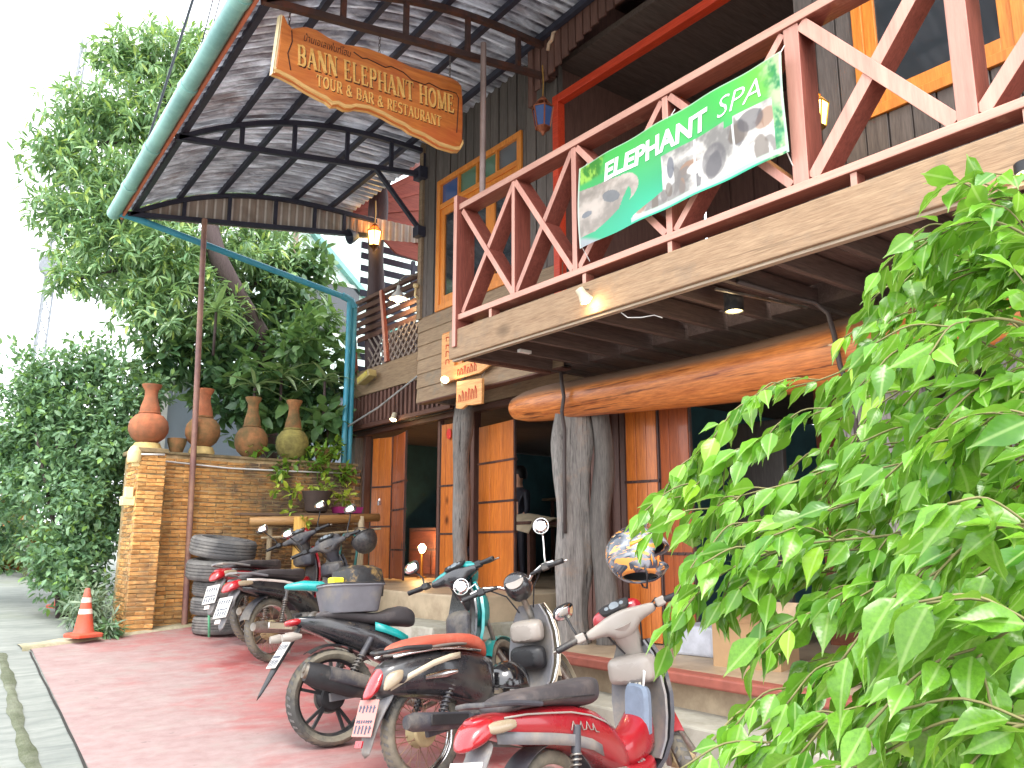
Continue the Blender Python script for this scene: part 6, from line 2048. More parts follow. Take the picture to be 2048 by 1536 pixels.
    if style != 'sport':
        pt('reflector', MB().span((-.03, -.012, -.15), (.03, -.004, -.115), Mp), LRED if style == 'retro' else P_WHT, npl, False)
    # ---------------------------------------------------------------- steering group
    up = lambda t: H0 + ax * t
    axle = Vector((WB, 0, Rw))
    fk = MB()
    for s in (-1, 1):
        top = H0 + Vector((.03, s * .07, -.08))
        fk.tube([axle + Vector((0, s * .07, 0)), axle.lerp(top, .45) + Vector((0, s * .0, 0)), axle.lerp(top, .46), top], [.022, .022, .016, .016], 12)
    fk.tube([up(-.1) + Vector((.02, 0, 0)), up(.2)], .022, 12)
    fork = pt('front_fork', fk, STL, smooth=40, st=True)
    fp = []
    for k in range(15):
        a = R(20 + 130 * k / 14)
        fp.append([(WB + math.cos(a) * (Rw + .025), q * .06, Rw + math.sin(a) * (Rw + .025) - .02 * q * q) for q in (-1, -.6, 0, .6, 1)])
    pt('front_mudguard', MB().sheet(fp, .005), acc if style != 'under' else body, smooth=50, st=True)
    HB = up(.24)
    hx, hz = HB.x, HB.z
    grips = []
    if style in ('under', 'sport'):
        cowm = c.get('cowl', body)
        cw = MB().loft([(-.20, hz + .0, .024, .022, .022, 2.6, 0, hx - .055), (-.15, hz + .006, .034, .026, .032, 3, 0, hx - .035), (-.085, hz + .016, .055, .03, .05, 3.2, 0, hx - .005), (-.06, hz + .02, .07, .034, .095, 3.4, 0, hx + .0), (0, hz + .024, .075, .036, .12, 3.4, 0, hx + .005), (.06, hz + .02, .07, .034, .095, 3.4, 0, hx + .0), (.085, hz + .016, .055, .03, .05, 3.2, 0, hx - .005), (.15, hz + .006, .034, .026, .032, 3, 0, hx - .035), (.20, hz, .024, .022, .022, 2.6, 0, hx - .055)], 22, axis='y')
        cwo = pt('handle_cover', cw, c.get('hcover', inner), st=True, sb=1)
        pt('front_cowl', MB().loft([(hx - .02, hz + .045, .10, .03, .05, 2.8), (hx + .01, hz + .05, .145, .06, .08, 2.8), (hx + .07, hz + .035, .14, .06, .085, 2.6), (hx + .13, hz - .0, .10, .04, .06, 2.4), (hx + .16, hz - .02, .06, .015, .03, 2.2)], 22), cowm, cwo, st=True, sb=1)
        pt('headlight', MB().loft([(hx + .10, hz - .03, .095, .035, .05, 2.4), (hx + .15, hz - .04, .08, .025, .04, 2.4), (hx + .165, hz - .045, .04, .012, .02, 2.2)], 18), LCLR, cwo, st=True, sb=1)
        pt('instrument_panel', MB().prism([(-.075, -.025), (-.055, -.04), (.055, -.04), (.075, -.025), (.085, .022), (.05, .036), (-.05, .036), (-.085, .022)], (hx - .016, 0, hz + .076), (0, -1, 0), (.78, 0, .62), (-.01, 0, .012)), BLK, cwo, st=True)
        dial = MB()
        for s, r_ in ((-.042, .012), (.0, .027), (.042, .012)):
            dial.lathe([(r_, 0), (r_, .004), (r_ * .9, .005), (.001, .005)], 20, Matrix.Translation((hx - .027, s, hz + .0865)) @ Matrix.Rotation(R(-51), 4, 'Y'))
        pt('dial', dial, plain('dial_face', lin(120, 128, 134), .3), cwo, st=True)
        pt('stem_cover', MB().tube([up(.25), up(.17), up(.08), up(.0)], [.085, .07, .058, .05], 16), c.get('hcover', inner), cwo, 45, st=True)
        if style == 'sport':
            for s in (-1, 1):
                pt('teal_strip', MB().tube([(hx - .045, s * .19, hz + .02), (hx - .02, s * .12, hz + .045), (hx + .01, s * .05, hz + .068)], [.012, .022, .02], 10), acc, cwo, 45, st=True)
        by = .20
    else:
        cwo = pt('instrument_pod', MB().loft([(hx - .07, hz + .03, .06, .06, .06, 2.2), (hx - .045, hz + .03, .09, .08, .085, 2.2), (hx + .03, hz + .02, .095, .085, .11, 2.2), (hx + .06, hz + .01, .085, .08, .10, 2.2)], 22), P_BLK, st=True, sb=1)
        pt('dial', MB().lathe([(.062, 0), (.064, .008), (.05, .012), (.001, .012)], 26, Matrix.Translation((hx - .055, 0, hz + .04)) @ Matrix.Rotation(R(-55), 4, 'Y')), P_SIL, cwo, 40, st=True)
        pt('headlight', MB().lathe([(.075, 0), (.082, .02), (.08, .05), (.05, .075), (.001, .085)], 28, Matrix.Translation((hx + .06, 0, hz + .02)) @ Matrix.Rotation(R(95), 4, 'Y')), CHR, cwo, 40, st=True)
        by = .12
        pt('handlebar', MB().tube([(hx - .11, .30, hz + .06), (hx - .06, .22, hz + .075), (hx - .01, .12, hz + .05), (hx, .05, hz + .0), (hx, -.05, hz), (hx - .01, -.12, hz + .05), (hx - .06, -.22, hz + .075), (hx - .11, -.30, hz + .06)], .012, 10), CHR, cwo, True, st=True)
    rise = .045 if style == 'retro' else .0
    for s in (-1, 1):
        g0 = Vector((hx - .06, s * by, hz + rise))
        g1 = Vector((hx - .095, s * (.245 if style != 'retro' else .25), hz + rise + .005))
        g2 = Vector((hx - .125, s * .36, hz + rise - .004))
        pt('grip', MB().tube([g0, g1, g1 + (g2 - g1) * .02, g2, g2 + (g2 - g1) * .03], [.011, .012, .0175, .0175, .012], 12), BLK, cwo, 40, st=True)
        pt('switch_box', MB().box(g1 - (g2 - g1).normalized() * .02, (.045, .05, .045)), c.get('switch', BLK), cwo, False, st=True, bevel=.008)
        lv = MB().tube([g1 + Vector((.03, 0, .0)), g1 + Vector((.055, s * .05, .0)), g2 + Vector((.055, 0, .004)), g2 + Vector((.05, s * .025, .002))], [.008, .007, .006, .007], 8)
        pt('brake_lever', lv, CHR if style == 'retro' else STL, cwo, True, st=True)
        pt('cable', MB().tube([g1, g1 + Vector((.05, -s * .03, .03)), Vector((hx + .02, s * .1, hz - .02)), Vector((hx + .01, s * .05, hz - .15))], .005, 6), BLK, cwo, True, st=True)
        if s in c.get('mirrors', (-1, 1)):
            e0 = g1 + Vector((.0, -s * .01, .02))
            mo = Vector(c.get('mirpos', {}).get(s, (-.01, s * .10, .22)))
            e2 = e0 + mo
            pt('mirror_stem', MB().tube([e0, e0 + Vector((.02, s * .01, .05)), e0.lerp(e2, .6) + Vector((.03, 0, 0)), e2 + Vector((.012, 0, -.02))], .0065, 8), CHR if style == 'retro' else BLK, cwo, True, st=True)
            mt = Vector(c.get('mirdir', (-.94, -.25, .18))).normalized()
            Q = (ST_.to_3x3().inverted() @ mt).to_track_quat('Z', 'Y').to_matrix().to_4x4()
            rx, ry = (.052, .052) if c.get('round') else (.064, .042)
            if c.get('round'):
                ring_ = lambda k, z: [(rx * k * math.cos(a), ry * k * math.sin(a), z) for a in (2 * PI * i / 28 for i in range(28))]
            else:
                ring_ = lambda k, z: [(rx * k * math.copysign(abs(math.cos(a)) ** .75, math.cos(a)), ry * k * math.copysign(abs(math.sin(a)) ** .75, math.sin(a)) * (1 + .2 * math.cos(a)), z) for a in (2 * PI * i / 28 for i in range(28))]
            Mm = Matrix.Translation(e2) @ Q
            mh = pt('mirror', MB().rings([ring_(.3, -.03), ring_(.75, -.024), ring_(1.04, -.004), ring_(1.04, .006), ring_(.97, .007)]).xf(Mm), CHR if style == 'retro' else BLK, cwo, 45, st=True)
            pt('mirror_glass', MB().rings([ring_(.96, .0075), ring_(.5, .009), ring_(.05, .0095)]).xf(Mm), MIRR, mh, True, st=True)
    return root, ST_, (hx, hz)

BK = dict(body=P_BLK, acc=P_RED, inner=DGRY, seat=SEATB)
bike('red underbone motorbike farthest back beside the tyres, mostly hidden', 'under', 3.32, 8.60, R(26), 9.5, 34, 1.03, body=P_RED, acc=P_RED, inner=DGRY, seat=SEATB, lower=P_RED, stripe=P_BLK, rail=GRYP, mirdir=(-.9, -.35, .2))
b2, S2, h2 = bike('black motorbike with red leg shield and spoked wheels, second from the tyres', 'under', 3.15, 7.70, R(21), 8, 34, 1.03, body=P_BLK, acc=P_RED, inner=DGRY, seat=SEATB, stripe=P_WHT, lower=P_BLK, cowl=DGRY, hcover=DGRY, rail=GRYP, floor=P_DRED, mirdir=(-.9, -.35, .2))
b3, S3, h3 = bike('teal and black scooter carrying a grey basket, wide black exhaust', 'sport', 2.645, 5.16, R(-4), 8, 34, 1.03, rx=-.1, WB=1.25, body=P_BLK, acc=P_TEAL, inner=P_BLK, seat=SEATB, cast=True, tw=.058, cowl=P_TEAL, hcover=P_BLK, R=.29, mirrors=(1,), mirpos={1: (.0, .07, .15)}, mirdir=(-.9, -.4, .15))
b4, S4, h4 = bike('retro black scooter with rust red seat and round chrome mirrors', 'retro', 2.81, 4.31, R(9), 8, 34, 1.03, rx=-.1, body=P_BLK, acc=P_CRM, inner=GRYP, seat=SEATR, plate=PLATR, round=True, R=.275, tw=.045, WB=1.2, mirpos={1: (-.02, .10, .06), -1: (.0, -.06, .24)}, mirdir=(-.85, -.45, .1))
b5, S5, h5 = bike('bright red motorbike nearest the camera with black seat and silver handle cover', 'under', 2.51, 2.89, R(14), 10.5, 36, 1.03, body=P_RED, acc=P_RED, inner=P_SIL, seat=SEATB, stripe=P_SIL, sw=.004, lower=GRYP, cowl=P_RED, hcover=P_SIL, switch=P_SIL, rail=DGRY, floor=P_RED, shield=DGRY, panel=GRYP, mirrors=(1,), mirpos={1: (.05, .02, .14)}, mirdir=(-.2, -.8, -.4))

# silver script decal on the near bike's right flank
sq_ = [(.08, .668), (.10, .70), (.115, .672), (.14, .665), (.155, .69), (.165, .655), (.19, .652), (.20, .682), (.22, .645), (.245, .64), (.25, .665), (.265, .63), (.29, .622)]
o = put('script_decal', MB().tube([(a, -.126 + (.003 if a > .24 else 0), b - .05) for a, b in sq_], .003, 5), P_SIL, b5, True)

# ---------------------------------------------------------------- things on the bikes
def world(root, p, ST_=None):
    v = Vector(p)
    if ST_ is not None:
        v = ST_ @ v
    return Matrix.LocRotScale(root.location, root.rotation_quaternion, root.scale) @ v

# basket on the teal scooter
p0 = world(b3, (.03, 0, .80))
hd3 = R(-5)
Mt = Matrix.Translation(p0) @ Matrix.Rotation(hd3, 4, 'Z') @ Matrix.Rotation(R(-7), 4, 'X')
def rbox(k, w, d, z, n=24, e=4):
    return [(w * k * math.copysign(abs(math.cos(a)) ** (2 / e), math.cos(a)), d * k * math.copysign(abs(math.sin(a)) ** (2 / e), math.sin(a)), z) for a in (2 * PI * i / n for i in range(n))]
t = thing('storage_basket', 'grey plastic basket with a bag lashed behind the teal scooter seat', 'basket', tuple(p0))
put('tub', MB().rings([rbox(.80, .215, .185, 0), rbox(.84, .215, .185, .012), rbox(.97, .215, .185, .16), rbox(1.0, .215, .185, .17), rbox(1.04, .215, .185, .172), rbox(1.04, .215, .185, .182), rbox(.96, .215, .185, .182), rbox(.80, .215, .185, .02)]).xf(Mt), plain('basket_grey', lin(112, 112, 118), .55, .12, 10, .2, .002, dirt=lin(140, 132, 120), dirtamt=.3), t, 45)
put('net_cord', MB().tube([Mt @ Vector(q) for q in rbox(1.02, .215, .185, .186, 40)] + [Mt @ Vector(rbox(1.02, .215, .185, .186, 40)[0])], .006, 6), BLK, t, True)
o = put('black_bag', MB().rings([rbox(.55, .16, .15, .08), rbox(.95, .16, .15, .10), rbox(1.0, .16, .15, .20), rbox(.92, .16, .15, .28), rbox(.6, .16, .15, .31), rbox(.1, .16, .15, .315)]).xf(Mt @ Matrix.Translation((.06, .0, 0)) @ Matrix.Rotation(.2, 4, 'Z')), plain('black_patterned_bag', (.02, .02, .022), .5, .5, 30, .4, .004, dirt=lin(150, 120, 70), dirtamt=.15), None, 50)
tag(o, 'black speckled bag stuffed in the grey basket', 'bag')
o = put('sponge_block', MB().span((-.05, -.03, -.02), (.05, .03, .025), Mt @ Matrix.Translation((-.13, -.09, .205)) @ Matrix.Rotation(.4, 4, 'Z')), plain('yellow_sponge', lin(240, 218, 60), .8), None, bevel=.01)
tag(o, 'yellow sponge block on top of the grey basket', 'sponge')
o = put('silver_pouch', MB().rings([rbox(k, .10, .07, z, 20, 2.4) for k, z in ((.5, .14), (1, .17), (.95, .21), (.6, .245), (.1, .26))]).xf(Mt @ Matrix.Translation((-.06, .02, 0)) @ Matrix.Rotation(R(12), 4, 'Y')), P_SIL, None, True)
tag(o, 'silver pouch with red edge lying in the grey basket', 'pouch')
o = put('folded_umbrella', MB().tube([Mt @ Vector(q) for q in ((-.13, .05, .16), (-.18, .06, .185), (-.30, .08, .195), (-.40, .095, .19), (-.42, .10, .188))], [.028, .036, .034, .02, .008], 12), P_TEAL, None, True)
tag(o, 'folded teal umbrella sticking out of the grey basket', 'umbrella')

# helmets
def helmet(label, loc, rot, s, shell, full=True, trim=None, cat='helmet'):
    t = thing('helmet', label, cat, loc, None, absolute=False)
    t.rotation_euler = rot
    t.scale = (s,) * 3
    # x forward; shell swept as rings of longitude
    n, m = 28, 16
    grid = []
    for i in range(m + 1):
        ph_ = PI * .5 - (PI * (.80 if full else .56)) * i / m
        row = []
        for k in range(n + 1):
            a = 2 * PI * k / n
            r = math.cos(ph_)
            fx = 1.16 if math.cos(a) < 0 else 1.2
            z = math.sin(ph_) * 1.08
            if z < -.2:
                r *= 1 - .12 * (-.2 - z)
            x_, y_, z_ = r * math.cos(a) * fx, r * math.sin(a), z
            if full and math.cos(a) > .25 and z < -.35:
                x_ *= 1.08
            row.append((x_, y_, z_))
        grid.append(row)
    verts = [p for rw in grid for p in rw]
    faces, hole = [], 0
    for i in range(m):
        for k in range(n):
            a = 2 * PI * (k + .5) / n
            q = grid[i][k]
            if full and math.cos(a) > .45 and -.42 < (grid[i][k][2] + grid[i + 1][k][2]) / 2 < .28:
                continue
            faces.append((i * (n + 1) + k, i * (n + 1) + k + 1, (i + 1) * (n + 1) + k + 1, (i + 1) * (n + 1) + k))
    mb = MB().add(verts, faces)
    o = put('shell', mb, shell, t, True)
    so = o.modifiers.new('thick', 'SOLIDIFY')
    so.thickness = .09
    so.offset = -1
    put('liner', MB().add([(x * .88, y * .88, z * .88) for x, y, z in verts], faces), plain('helmet_liner', (.02, .02, .022), .9), t, True)
    if full:
        vz = []
        for i in range(7):
            z = .62 - i * .06
            vz.append([((math.sqrt(max(.05, 1 - (z / 1.08) ** 2)) * 1.2 + .05) * math.cos(a), (math.sqrt(max(.05, 1 - (z / 1.08) ** 2)) + .03) * math.sin(a), z) for a in np.linspace(-1.25, 1.25, 17)])
        put('raised_visor', MB().sheet(vz, .02), plain('smoke_visor', lin(150, 146, 150), .08, .1, 5, 0), t, True)
        put('visor_pivot', MB().lathe([(.12, 0), (.12, .05), (.06, .07)], 16, Matrix.Translation((.2, .98, .2)) @ Matrix.Rotation(-PI / 2, 4, 'X')).lathe([(.12, 0), (.12, .05), (.06, .07)], 16, Matrix.Translation((.2, -.98, .2)) @ Matrix.Rotation(PI / 2, 4, 'X')), STL, t, 40)
    else:
        put('rim_band', MB().tube([(math.cos(PI * .06) * 1.18 * math.cos(a), math.cos(PI * .06) * math.sin(a), -.19) for a in np.linspace(0, 2 * PI, 33)], .045, 8), BLK, t, True)
        put('peak', MB().sheet([[((1.14 + e) * math.cos(a), (1.0 + e * .6) * math.sin(a), -.08 - e * .25) for a in np.linspace(-.8, .8, 13)] for e in (0, .15, .3)], .03), BLK, t, True)
    if trim:
        for j, (a0, z0, ln, dz) in enumerate(trim):
            st_ = []
            for e in (-.5, .5):
                row = []
                for q in np.linspace(0, 1, 9):
                    a = a0 + ln * q
                    z = z0 + dz * q + e * .16 * (1 - .75 * q)
                    rr_ = math.sqrt(max(.02, 1 - (z / 1.08) ** 2)) * 1.012
                    row.append((rr_ * math.cos(a) * (1.16 if math.cos(a) < 0 else 1.2), rr_ * math.sin(a), z))
                st_.append(row)
            put('flame_stripe', MB().sheet(st_, .012), plain('orange_vinyl', lin(232, 140, 40), .35), t, True)
    put('strap', MB().tube([(.1, .75, -.55), (.2, .55, -1.0), (.25, .0, -1.25), (.2, -.55, -1.0), (.1, -.75, -.55)], .035, 6), BLK, t, True)
    return t
HM = NT('flame_patterned_shell')
_v = HM.coords((1, 1, 1.6), shift=False)
_n = HM.noise(_v, .9, 3, .5, 1.2)
_c = HM.ramp(_n, lin(52, 58, 68), lin(138, 142, 150), .42, .56)
_n2 = HM.noise(HM.coords((.8, 1, 2.4), shift=False), 1.1, 3, .5, 2.2)
_c = HM.mix(HM.ramp(_n2, (0, 0, 0), (1, 1, 1), .53, .56), _c, lin(222, 150, 74))
_c = HM.mix(HM.ramp(HM.noise(_v, 1.6, 3, .5, 1), (0, 0, 0), (1, 1, 1), .70, .72), _c, lin(210, 200, 184))
HELM = HM.fin(_c, .2, 0, .8)
gp5 = world(b5, (h5[0] - .095, -.25, h5[1]), S5)
helmet('grey full-face helmet with orange flame stripes hung on the red motorbike bar', (3.06, 2.93, 1.05), (0, 0, 0), .136, HELM, True,
       [(-1.9, .0, .7, .3), (-1.25, -.42, .12, -.25), (-1.0, -.42, .12, -.25)])
hm5 = [o for o in bpy.data.objects if o.get('label', '').startswith('grey full-face')][0]
hm5.rotation_euler = (Matrix.Rotation(R(-24), 3, Vector((.79, -.61, 0))) @ Matrix.Rotation(R(-38), 3, 'Z')).to_euler()
gp2 = world(b2, (h2[0] - .11, -.33, h2[1]), S2)
helmet('black open helmet hanging from the bar of the black motorbike', (gp2.x + .10, gp2.y + .03, gp2.z - .08), (R(150), R(25), R(60)), .135, paint('helmet_black_matte', (.02, .021, .026), .35, .3, .3), False)
fp4 = world(b4, (.60, -.03, .44))
helmet('shiny black half helmet resting on the floor of the retro scooter', (fp4.x, fp4.y, fp4.z), (R(6), R(-8), R(170)), .130, paint('helmet_black_gloss', (.008, .008, .01), .05, 1, .03), False)
# cloth bag hanging inside the near bike's leg shield
cb = world(b5, (.80, -.02, .56))
t = thing('denim_pouch', 'faded blue grey cloth pouch hanging inside the red leg shield', 'pouch', tuple(cb))
mcl = Matrix.Translation(cb) @ Matrix.Rotation(R(-2), 4, 'Z')
put('cloth', MB().loft([(-.02, .0, .07, .15, .17, 5), (.0, 0, .085, .16, .18, 5), (.03, .0, .075, .15, .17, 5)], 20, mcl), plain('denim', lin(112, 124, 140), .9, .15, 14, .4, .003), t, 40)
put('strap', MB().tube([mcl @ Vector(q) for q in ((0, .05, .15), (.02, .04, .22), (.04, 0, .25), (.02, -.04, .22), (0, -.05, .15))], .007, 6), WHT, t, True)
# sticker plates on the silver glove boxes
def sticker(root, p, lab, seed):
    M_ = Matrix.LocRotScale(root.location, root.rotation_quaternion, root.scale) @ Matrix.Translation(p) @ Matrix.Rotation(R(8), 4, 'Y')
    t = thing('paper_sticker', lab, 'sticker', tuple(M_ @ Vector((0, 0, 0))))
    put('paper', MB().span((-.002, -.035, -.035), (.001, .035, .035), M_), plain('sticker_paper', lin(214, 204, 184), .6), t)
    put('ring_mark', MB().tube([M_ @ Vector((-.0035, .02 * math.cos(a), .02 * math.sin(a))) for a in np.linspace(.6, 5.8, 22)], .003, 5).tube([M_ @ Vector((-.0035, .006, -.012)), M_ @ Vector((-.0035, .002, .012)), M_ @ Vector((-.0035, -.008, .008)), M_ @ Vector((-.0035, -.004, -.002))], .0025, 5), INK, t)
sticker(b5, (.822, -.03, .72), 'square paper sticker with a round mark inside the red leg shield', 1)
# ================================================================== vegetation
def np_mesh(name, V_, F_, mat, uv=None):
    """V_ (n,3), F_ (m,k) uniform polygons"""
    me = bpy.data.meshes.new(name)
    n, (m, k) = len(V_), F_.shape
    me.vertices.add(n)
    me.vertices.foreach_set('co', V_.astype(np.float32).ravel())
    me.loops.add(m * k)
    me.loops.foreach_set('vertex_index', F_.astype(np.int32).ravel())
    me.polygons.add(m)
    me.polygons.foreach_set('loop_start', (np.arange(m) * k).astype(np.int32))
    me.update(calc_edges=True)
    me.polygons.foreach_set('use_smooth', np.ones(m, bool))
    if uv is not None:
        l = me.uv_layers.new(name='UVMap')
        l.data.foreach_set('uv', uv[F_.ravel()].astype(np.float32).ravel())
    me.validate()
    me.materials.append(mat)
    return me
def unit(a):
    return a / np.maximum(1e-9, np.linalg.norm(a, axis=-1, keepdims=True))
def template(rows, fold=.25, droop=.12, wave=0):
    """leaf along +x of unit length; rows of (t, half width)"""
    pts, uv, fs = [], [], []
    for i, (t, w) in enumerate(rows):
        dz = -droop * t * t
        pts += [(t, -w, dz + fold * w + wave * w * math.sin(t * 17)), (t, 0, dz), (t, w, dz + fold * w + wave * w * math.sin(t * 17 + 2))]
        uv += [(.5 - w, t), (.5, t), (.5 + w, t)]
    for i in range(len(rows) - 1):
        a, b = 3 * i, 3 * i + 3
        fs += [(a, a + 1, b + 1, b), (a + 1, a + 2, b + 2, b + 1)]
    return np.array(pts), np.array(uv), np.array(fs)
LANCE = template([(0, .004), (.3, .105), (.62, .10), (1, .003)], .3, .25)
OVAL = template([(0, .01), (.35, .24), (.7, .20), (1, .01)], .3, .15)
STRAP = template([(0, .02), (.3, .06), (.65, .055), (1, .003)], .5, .45)
FICUS = template([(0, .006), (.04, .05), (.14, .15), (.28, .235), (.42, .248), (.56, .21), (.68, .14), (.78, .075), (.87, .026), (1, .004)], .35, .2, .10)
def leaves(name, P_, D_, N_, L_, tmpl, mat):
    pts, uv, fs = tmpl
    D_ = unit(D_)
    S2_ = unit(np.cross(N_, D_))
    N2 = np.cross(D_, S2_)
    k = len(pts)
    V_ = P_[:, None] + L_[:, None, None] * (D_[:, None] * pts[None, :, 0:1] + S2_[:, None] * pts[None, :, 1:2] + N2[:, None] * pts[None, :, 2:3])
    F_ = (fs[None] + (np.arange(len(P_)) * k)[:, None, None]).reshape(-1, fs.shape[1])
    return np_mesh(name, V_.reshape(-1, 3), F_, mat, np.tile(uv, (len(P_), 1)))
def shell_pts(blobs, dens, inner=.35):
    out, ax_ = [], []
    for x, y, z, r in blobs:
        n = int(dens * r * r)
        d = unit(rng.normal(size=(n, 3)))
        q = r * (1 - inner * rng.random((n, 1)) ** 1.6) * rng.uniform(.75, 1.22, (n, 1))
        out.append(np.array([x, y, z]) + d * q * np.array([1, 1, .95]))
        ax_.append(d)
    return np.concatenate(out), np.concatenate(ax_)
def rosettes(P_, A_, per, L, spread=.9, droop=.5, lj=.3):
    """whorls of leaves at twig tips P_ with axis A_"""
    n = len(P_)
    ax_ = unit(A_ + np.array([0, 0, .35]) + rng.normal(size=A_.shape) * .35)
    d = unit(rng.normal(size=(n, per, 3)))
    D_ = unit(ax_[:, None] * (1 - spread * .55) + d * spread + np.array([0, 0, -droop]))
    PP_ = np.repeat(P_[:, None], per, 1) + D_ * .02 + ax_[:, None] * rng.uniform(-.08, .05, (n, per, 1))
    NN_ = unit(ax_[:, None] * .6 + np.array([0, 0, 1.0]) + rng.normal(size=D_.shape) * .35)
    LL = L * rng.uniform(1 - lj, 1 + lj, (n, per))
    return PP_.reshape(-1, 3), D_.reshape(-1, 3), NN_.reshape(-1, 3), LL.ravel()

BARK = wood('dark_bark', lin(62, 50, 52), lin(92, 78, 76), 'z', 1.2, .9, .1, .9)
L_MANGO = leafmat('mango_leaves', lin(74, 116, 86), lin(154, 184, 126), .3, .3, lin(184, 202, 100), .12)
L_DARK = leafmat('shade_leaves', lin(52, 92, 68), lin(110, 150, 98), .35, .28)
L_HEDGE = leafmat('hedge_leaves', lin(84, 126, 98), lin(152, 190, 138), .35, .28, lin(150, 190, 80), .08)
L_LOW = leafmat('border_leaves', lin(84, 112, 92), lin(156, 174, 146), .45, .25)
L_RED = leafmat('croton_leaves', lin(70, 40, 34), lin(120, 150, 60), .4, .3, lin(190, 80, 50), .2)
L_FIC = leafmat('ficus_leaves', lin(56, 112, 34), lin(126, 178, 56), .2, .4, lin(170, 206, 56), .015, veins=True)

TREE = [(2.75, 13, 8.71, .69), (2.31, 13.4, 8.83, .44), (3.41, 13.2, 9.16, .61), (1.98, 13, 7.58, .63), (2.8, 12.8, 7.51, .79), (1.65, 13, 6.82, .58), (2.35, 12.6, 6.32, .76), (3.07, 12.4, 6.37, .64), (1.61, 12.6, 5.81, .4), (2.04, 12.3, 5.37, .6), (2.71, 12, 5.21, .74), (3.16, 11.8, 4.81, .61), (1.87, 12, 4.6, .35), (2.66, 11.8, 4.42, .46), (3.74, 12.2, 5.51, .65), (4.41, 12.6, 5.94, .61), (5.04, 13, 6.67, .49), (2.96, 11.6, 4.07, .53), (3.69, 11.8, 4.31, .56), (4.82, 12.5, 5.33, .54), (3.73, 13.6, 8.64, .55), (3.6, 14.4, 7.4, .9), (3.2, 14.4, 5.8, .9), (4.6, 14.3, 7.6, .8)]
t = thing('mango_tree', 'tall leafy tree behind the canopy gutter, dark trunk leaning left', 'tree', (5.0, 12.9, G(12.9)))
tk = MB()
knobbly(tk, [(5.1, 12.9, .3), (4.9, 12.4, 2.4), (4.36, 11.6, 4.05), (3.93, 11.6, 4.66), (3.6, 11.6, 5.2), (3.46, 11.8, 5.9), (3.3, 12.4, 7.2), (3.0, 13, 8.6)], [.22, .19, .16, .14, .125, .11, .08, .03], 14, .08, 3)
trunk_ = put('trunk', tk, BARK, t, True)
for i, (x, y, z, r) in enumerate(TREE):
    b0 = Vector(min(((4.25, 12.6, 4.9), (3.9, 12.6, 5.5), (3.7, 12.7, 6.2), (3.3, 12.9, 7.4)), key=lambda q: (Vector(q) - Vector((x, y, z))).length))
    e = Vector((x, y, z))
    sub('limb', MB().tube([b0, b0.lerp(e, .5) + Vector((0, .05, .12)), e], [.06, .04, .012], 7), BARK, trunk_, True)
P_, A_ = shell_pts(TREE, 360, .8)
o = put('crown', leaves('crown', *rosettes(P_, A_, 11, .165, .85, .45), LANCE, L_MANGO), L_MANGO, t)
o['kind'] = 'stuff'

UNDER = [(3.6, 11.6, 3.59, .55), (4.38, 11.8, 3.96, .66), (5.16, 12.2, 4.64, .62), (5.41, 12.5, 5.62, .48), (3.92, 11.2, 3.07, .48), (4.42, 11, 3.1, .5), (5.01, 11, 3.31, .43), (5.05, 10.8, 2.69, .32), (2.97, 11.5, 3.56, .4), (4.57, 10.7, 2.5, .3), (4.3, 12.6, 4.8, .6), (5.0, 12.7, 5.4, .5)]
t = thing('shade_tree', 'dark leafy small tree behind the clay vases, under the slanted cyan pipe', 'tree', (4.4, 11.6, G(11.6)))
put('trunk', MB().tube([(4.4, 11.6, .3), (4.45, 11.6, 1.6), (4.3, 11.7, 2.8), (4.6, 11.9, 4.2)], [.09, .075, .06, .03], 10), BARK, t, True)
P_, A_ = shell_pts(UNDER, 260, .8)
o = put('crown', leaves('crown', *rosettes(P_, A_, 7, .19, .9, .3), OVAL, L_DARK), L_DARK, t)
o['kind'] = 'stuff'

HEDGE = [(1.59, 11.6, 3.13, .55), (2.11, 11.4, 3.29, .5), (1.51, 11.8, 2.58, .56), (2.02, 11.2, 2.55, .67), (2.2, 10.6, 2.21, .33), (1.49, 11.6, 1.88, .55), (1.95, 11, 1.74, .62), (1.98, 10.4, 1.55, .3), (1.9, 10.8, 1.1, .5), (1.95, 10.35, .82, .3), (1.86, 10.9, .76, .36), (1.89, 12.4, 2.54, .66), (2.38, 10.9, 2.86, .37), (2.68, 11, 3.0, .31), (1.3, 12.2, 2.2, .5), (1.25, 12.4, 1.2, .5), (2.15, 10.75, 1.7, .32), (2.12, 10.6, 1.1, .28), (2.25, 10.8, 2.45, .3), (2.1, 10.5, .6, .25), (2.4, 11.2, 1.4, .4), (2.4, 11.2, 2.1, .4)]
t = thing('hedge_bush', 'big rounded dark green bush beside the brick pillar and the road', 'bush', (1.95, 11.0, G(11)))
for i in range(5):
    put('stem', MB().tube([(1.9 + .07 * i, 10.9 + .1 * i, .25), (1.8 + .09 * i, 11 + .1 * i, 1.2), (1.5 + .22 * i, 11.2, 2.4)], [.04, .03, .012], 7), BARK, t, True)
P_, A_ = shell_pts(HEDGE, 1000, 1.0)
o = put('foliage', leaves('foliage', *rosettes(P_, A_, 7, .085, .95, .2), OVAL, L_HEDGE), L_HEDGE, t)
o['kind'] = 'stuff'

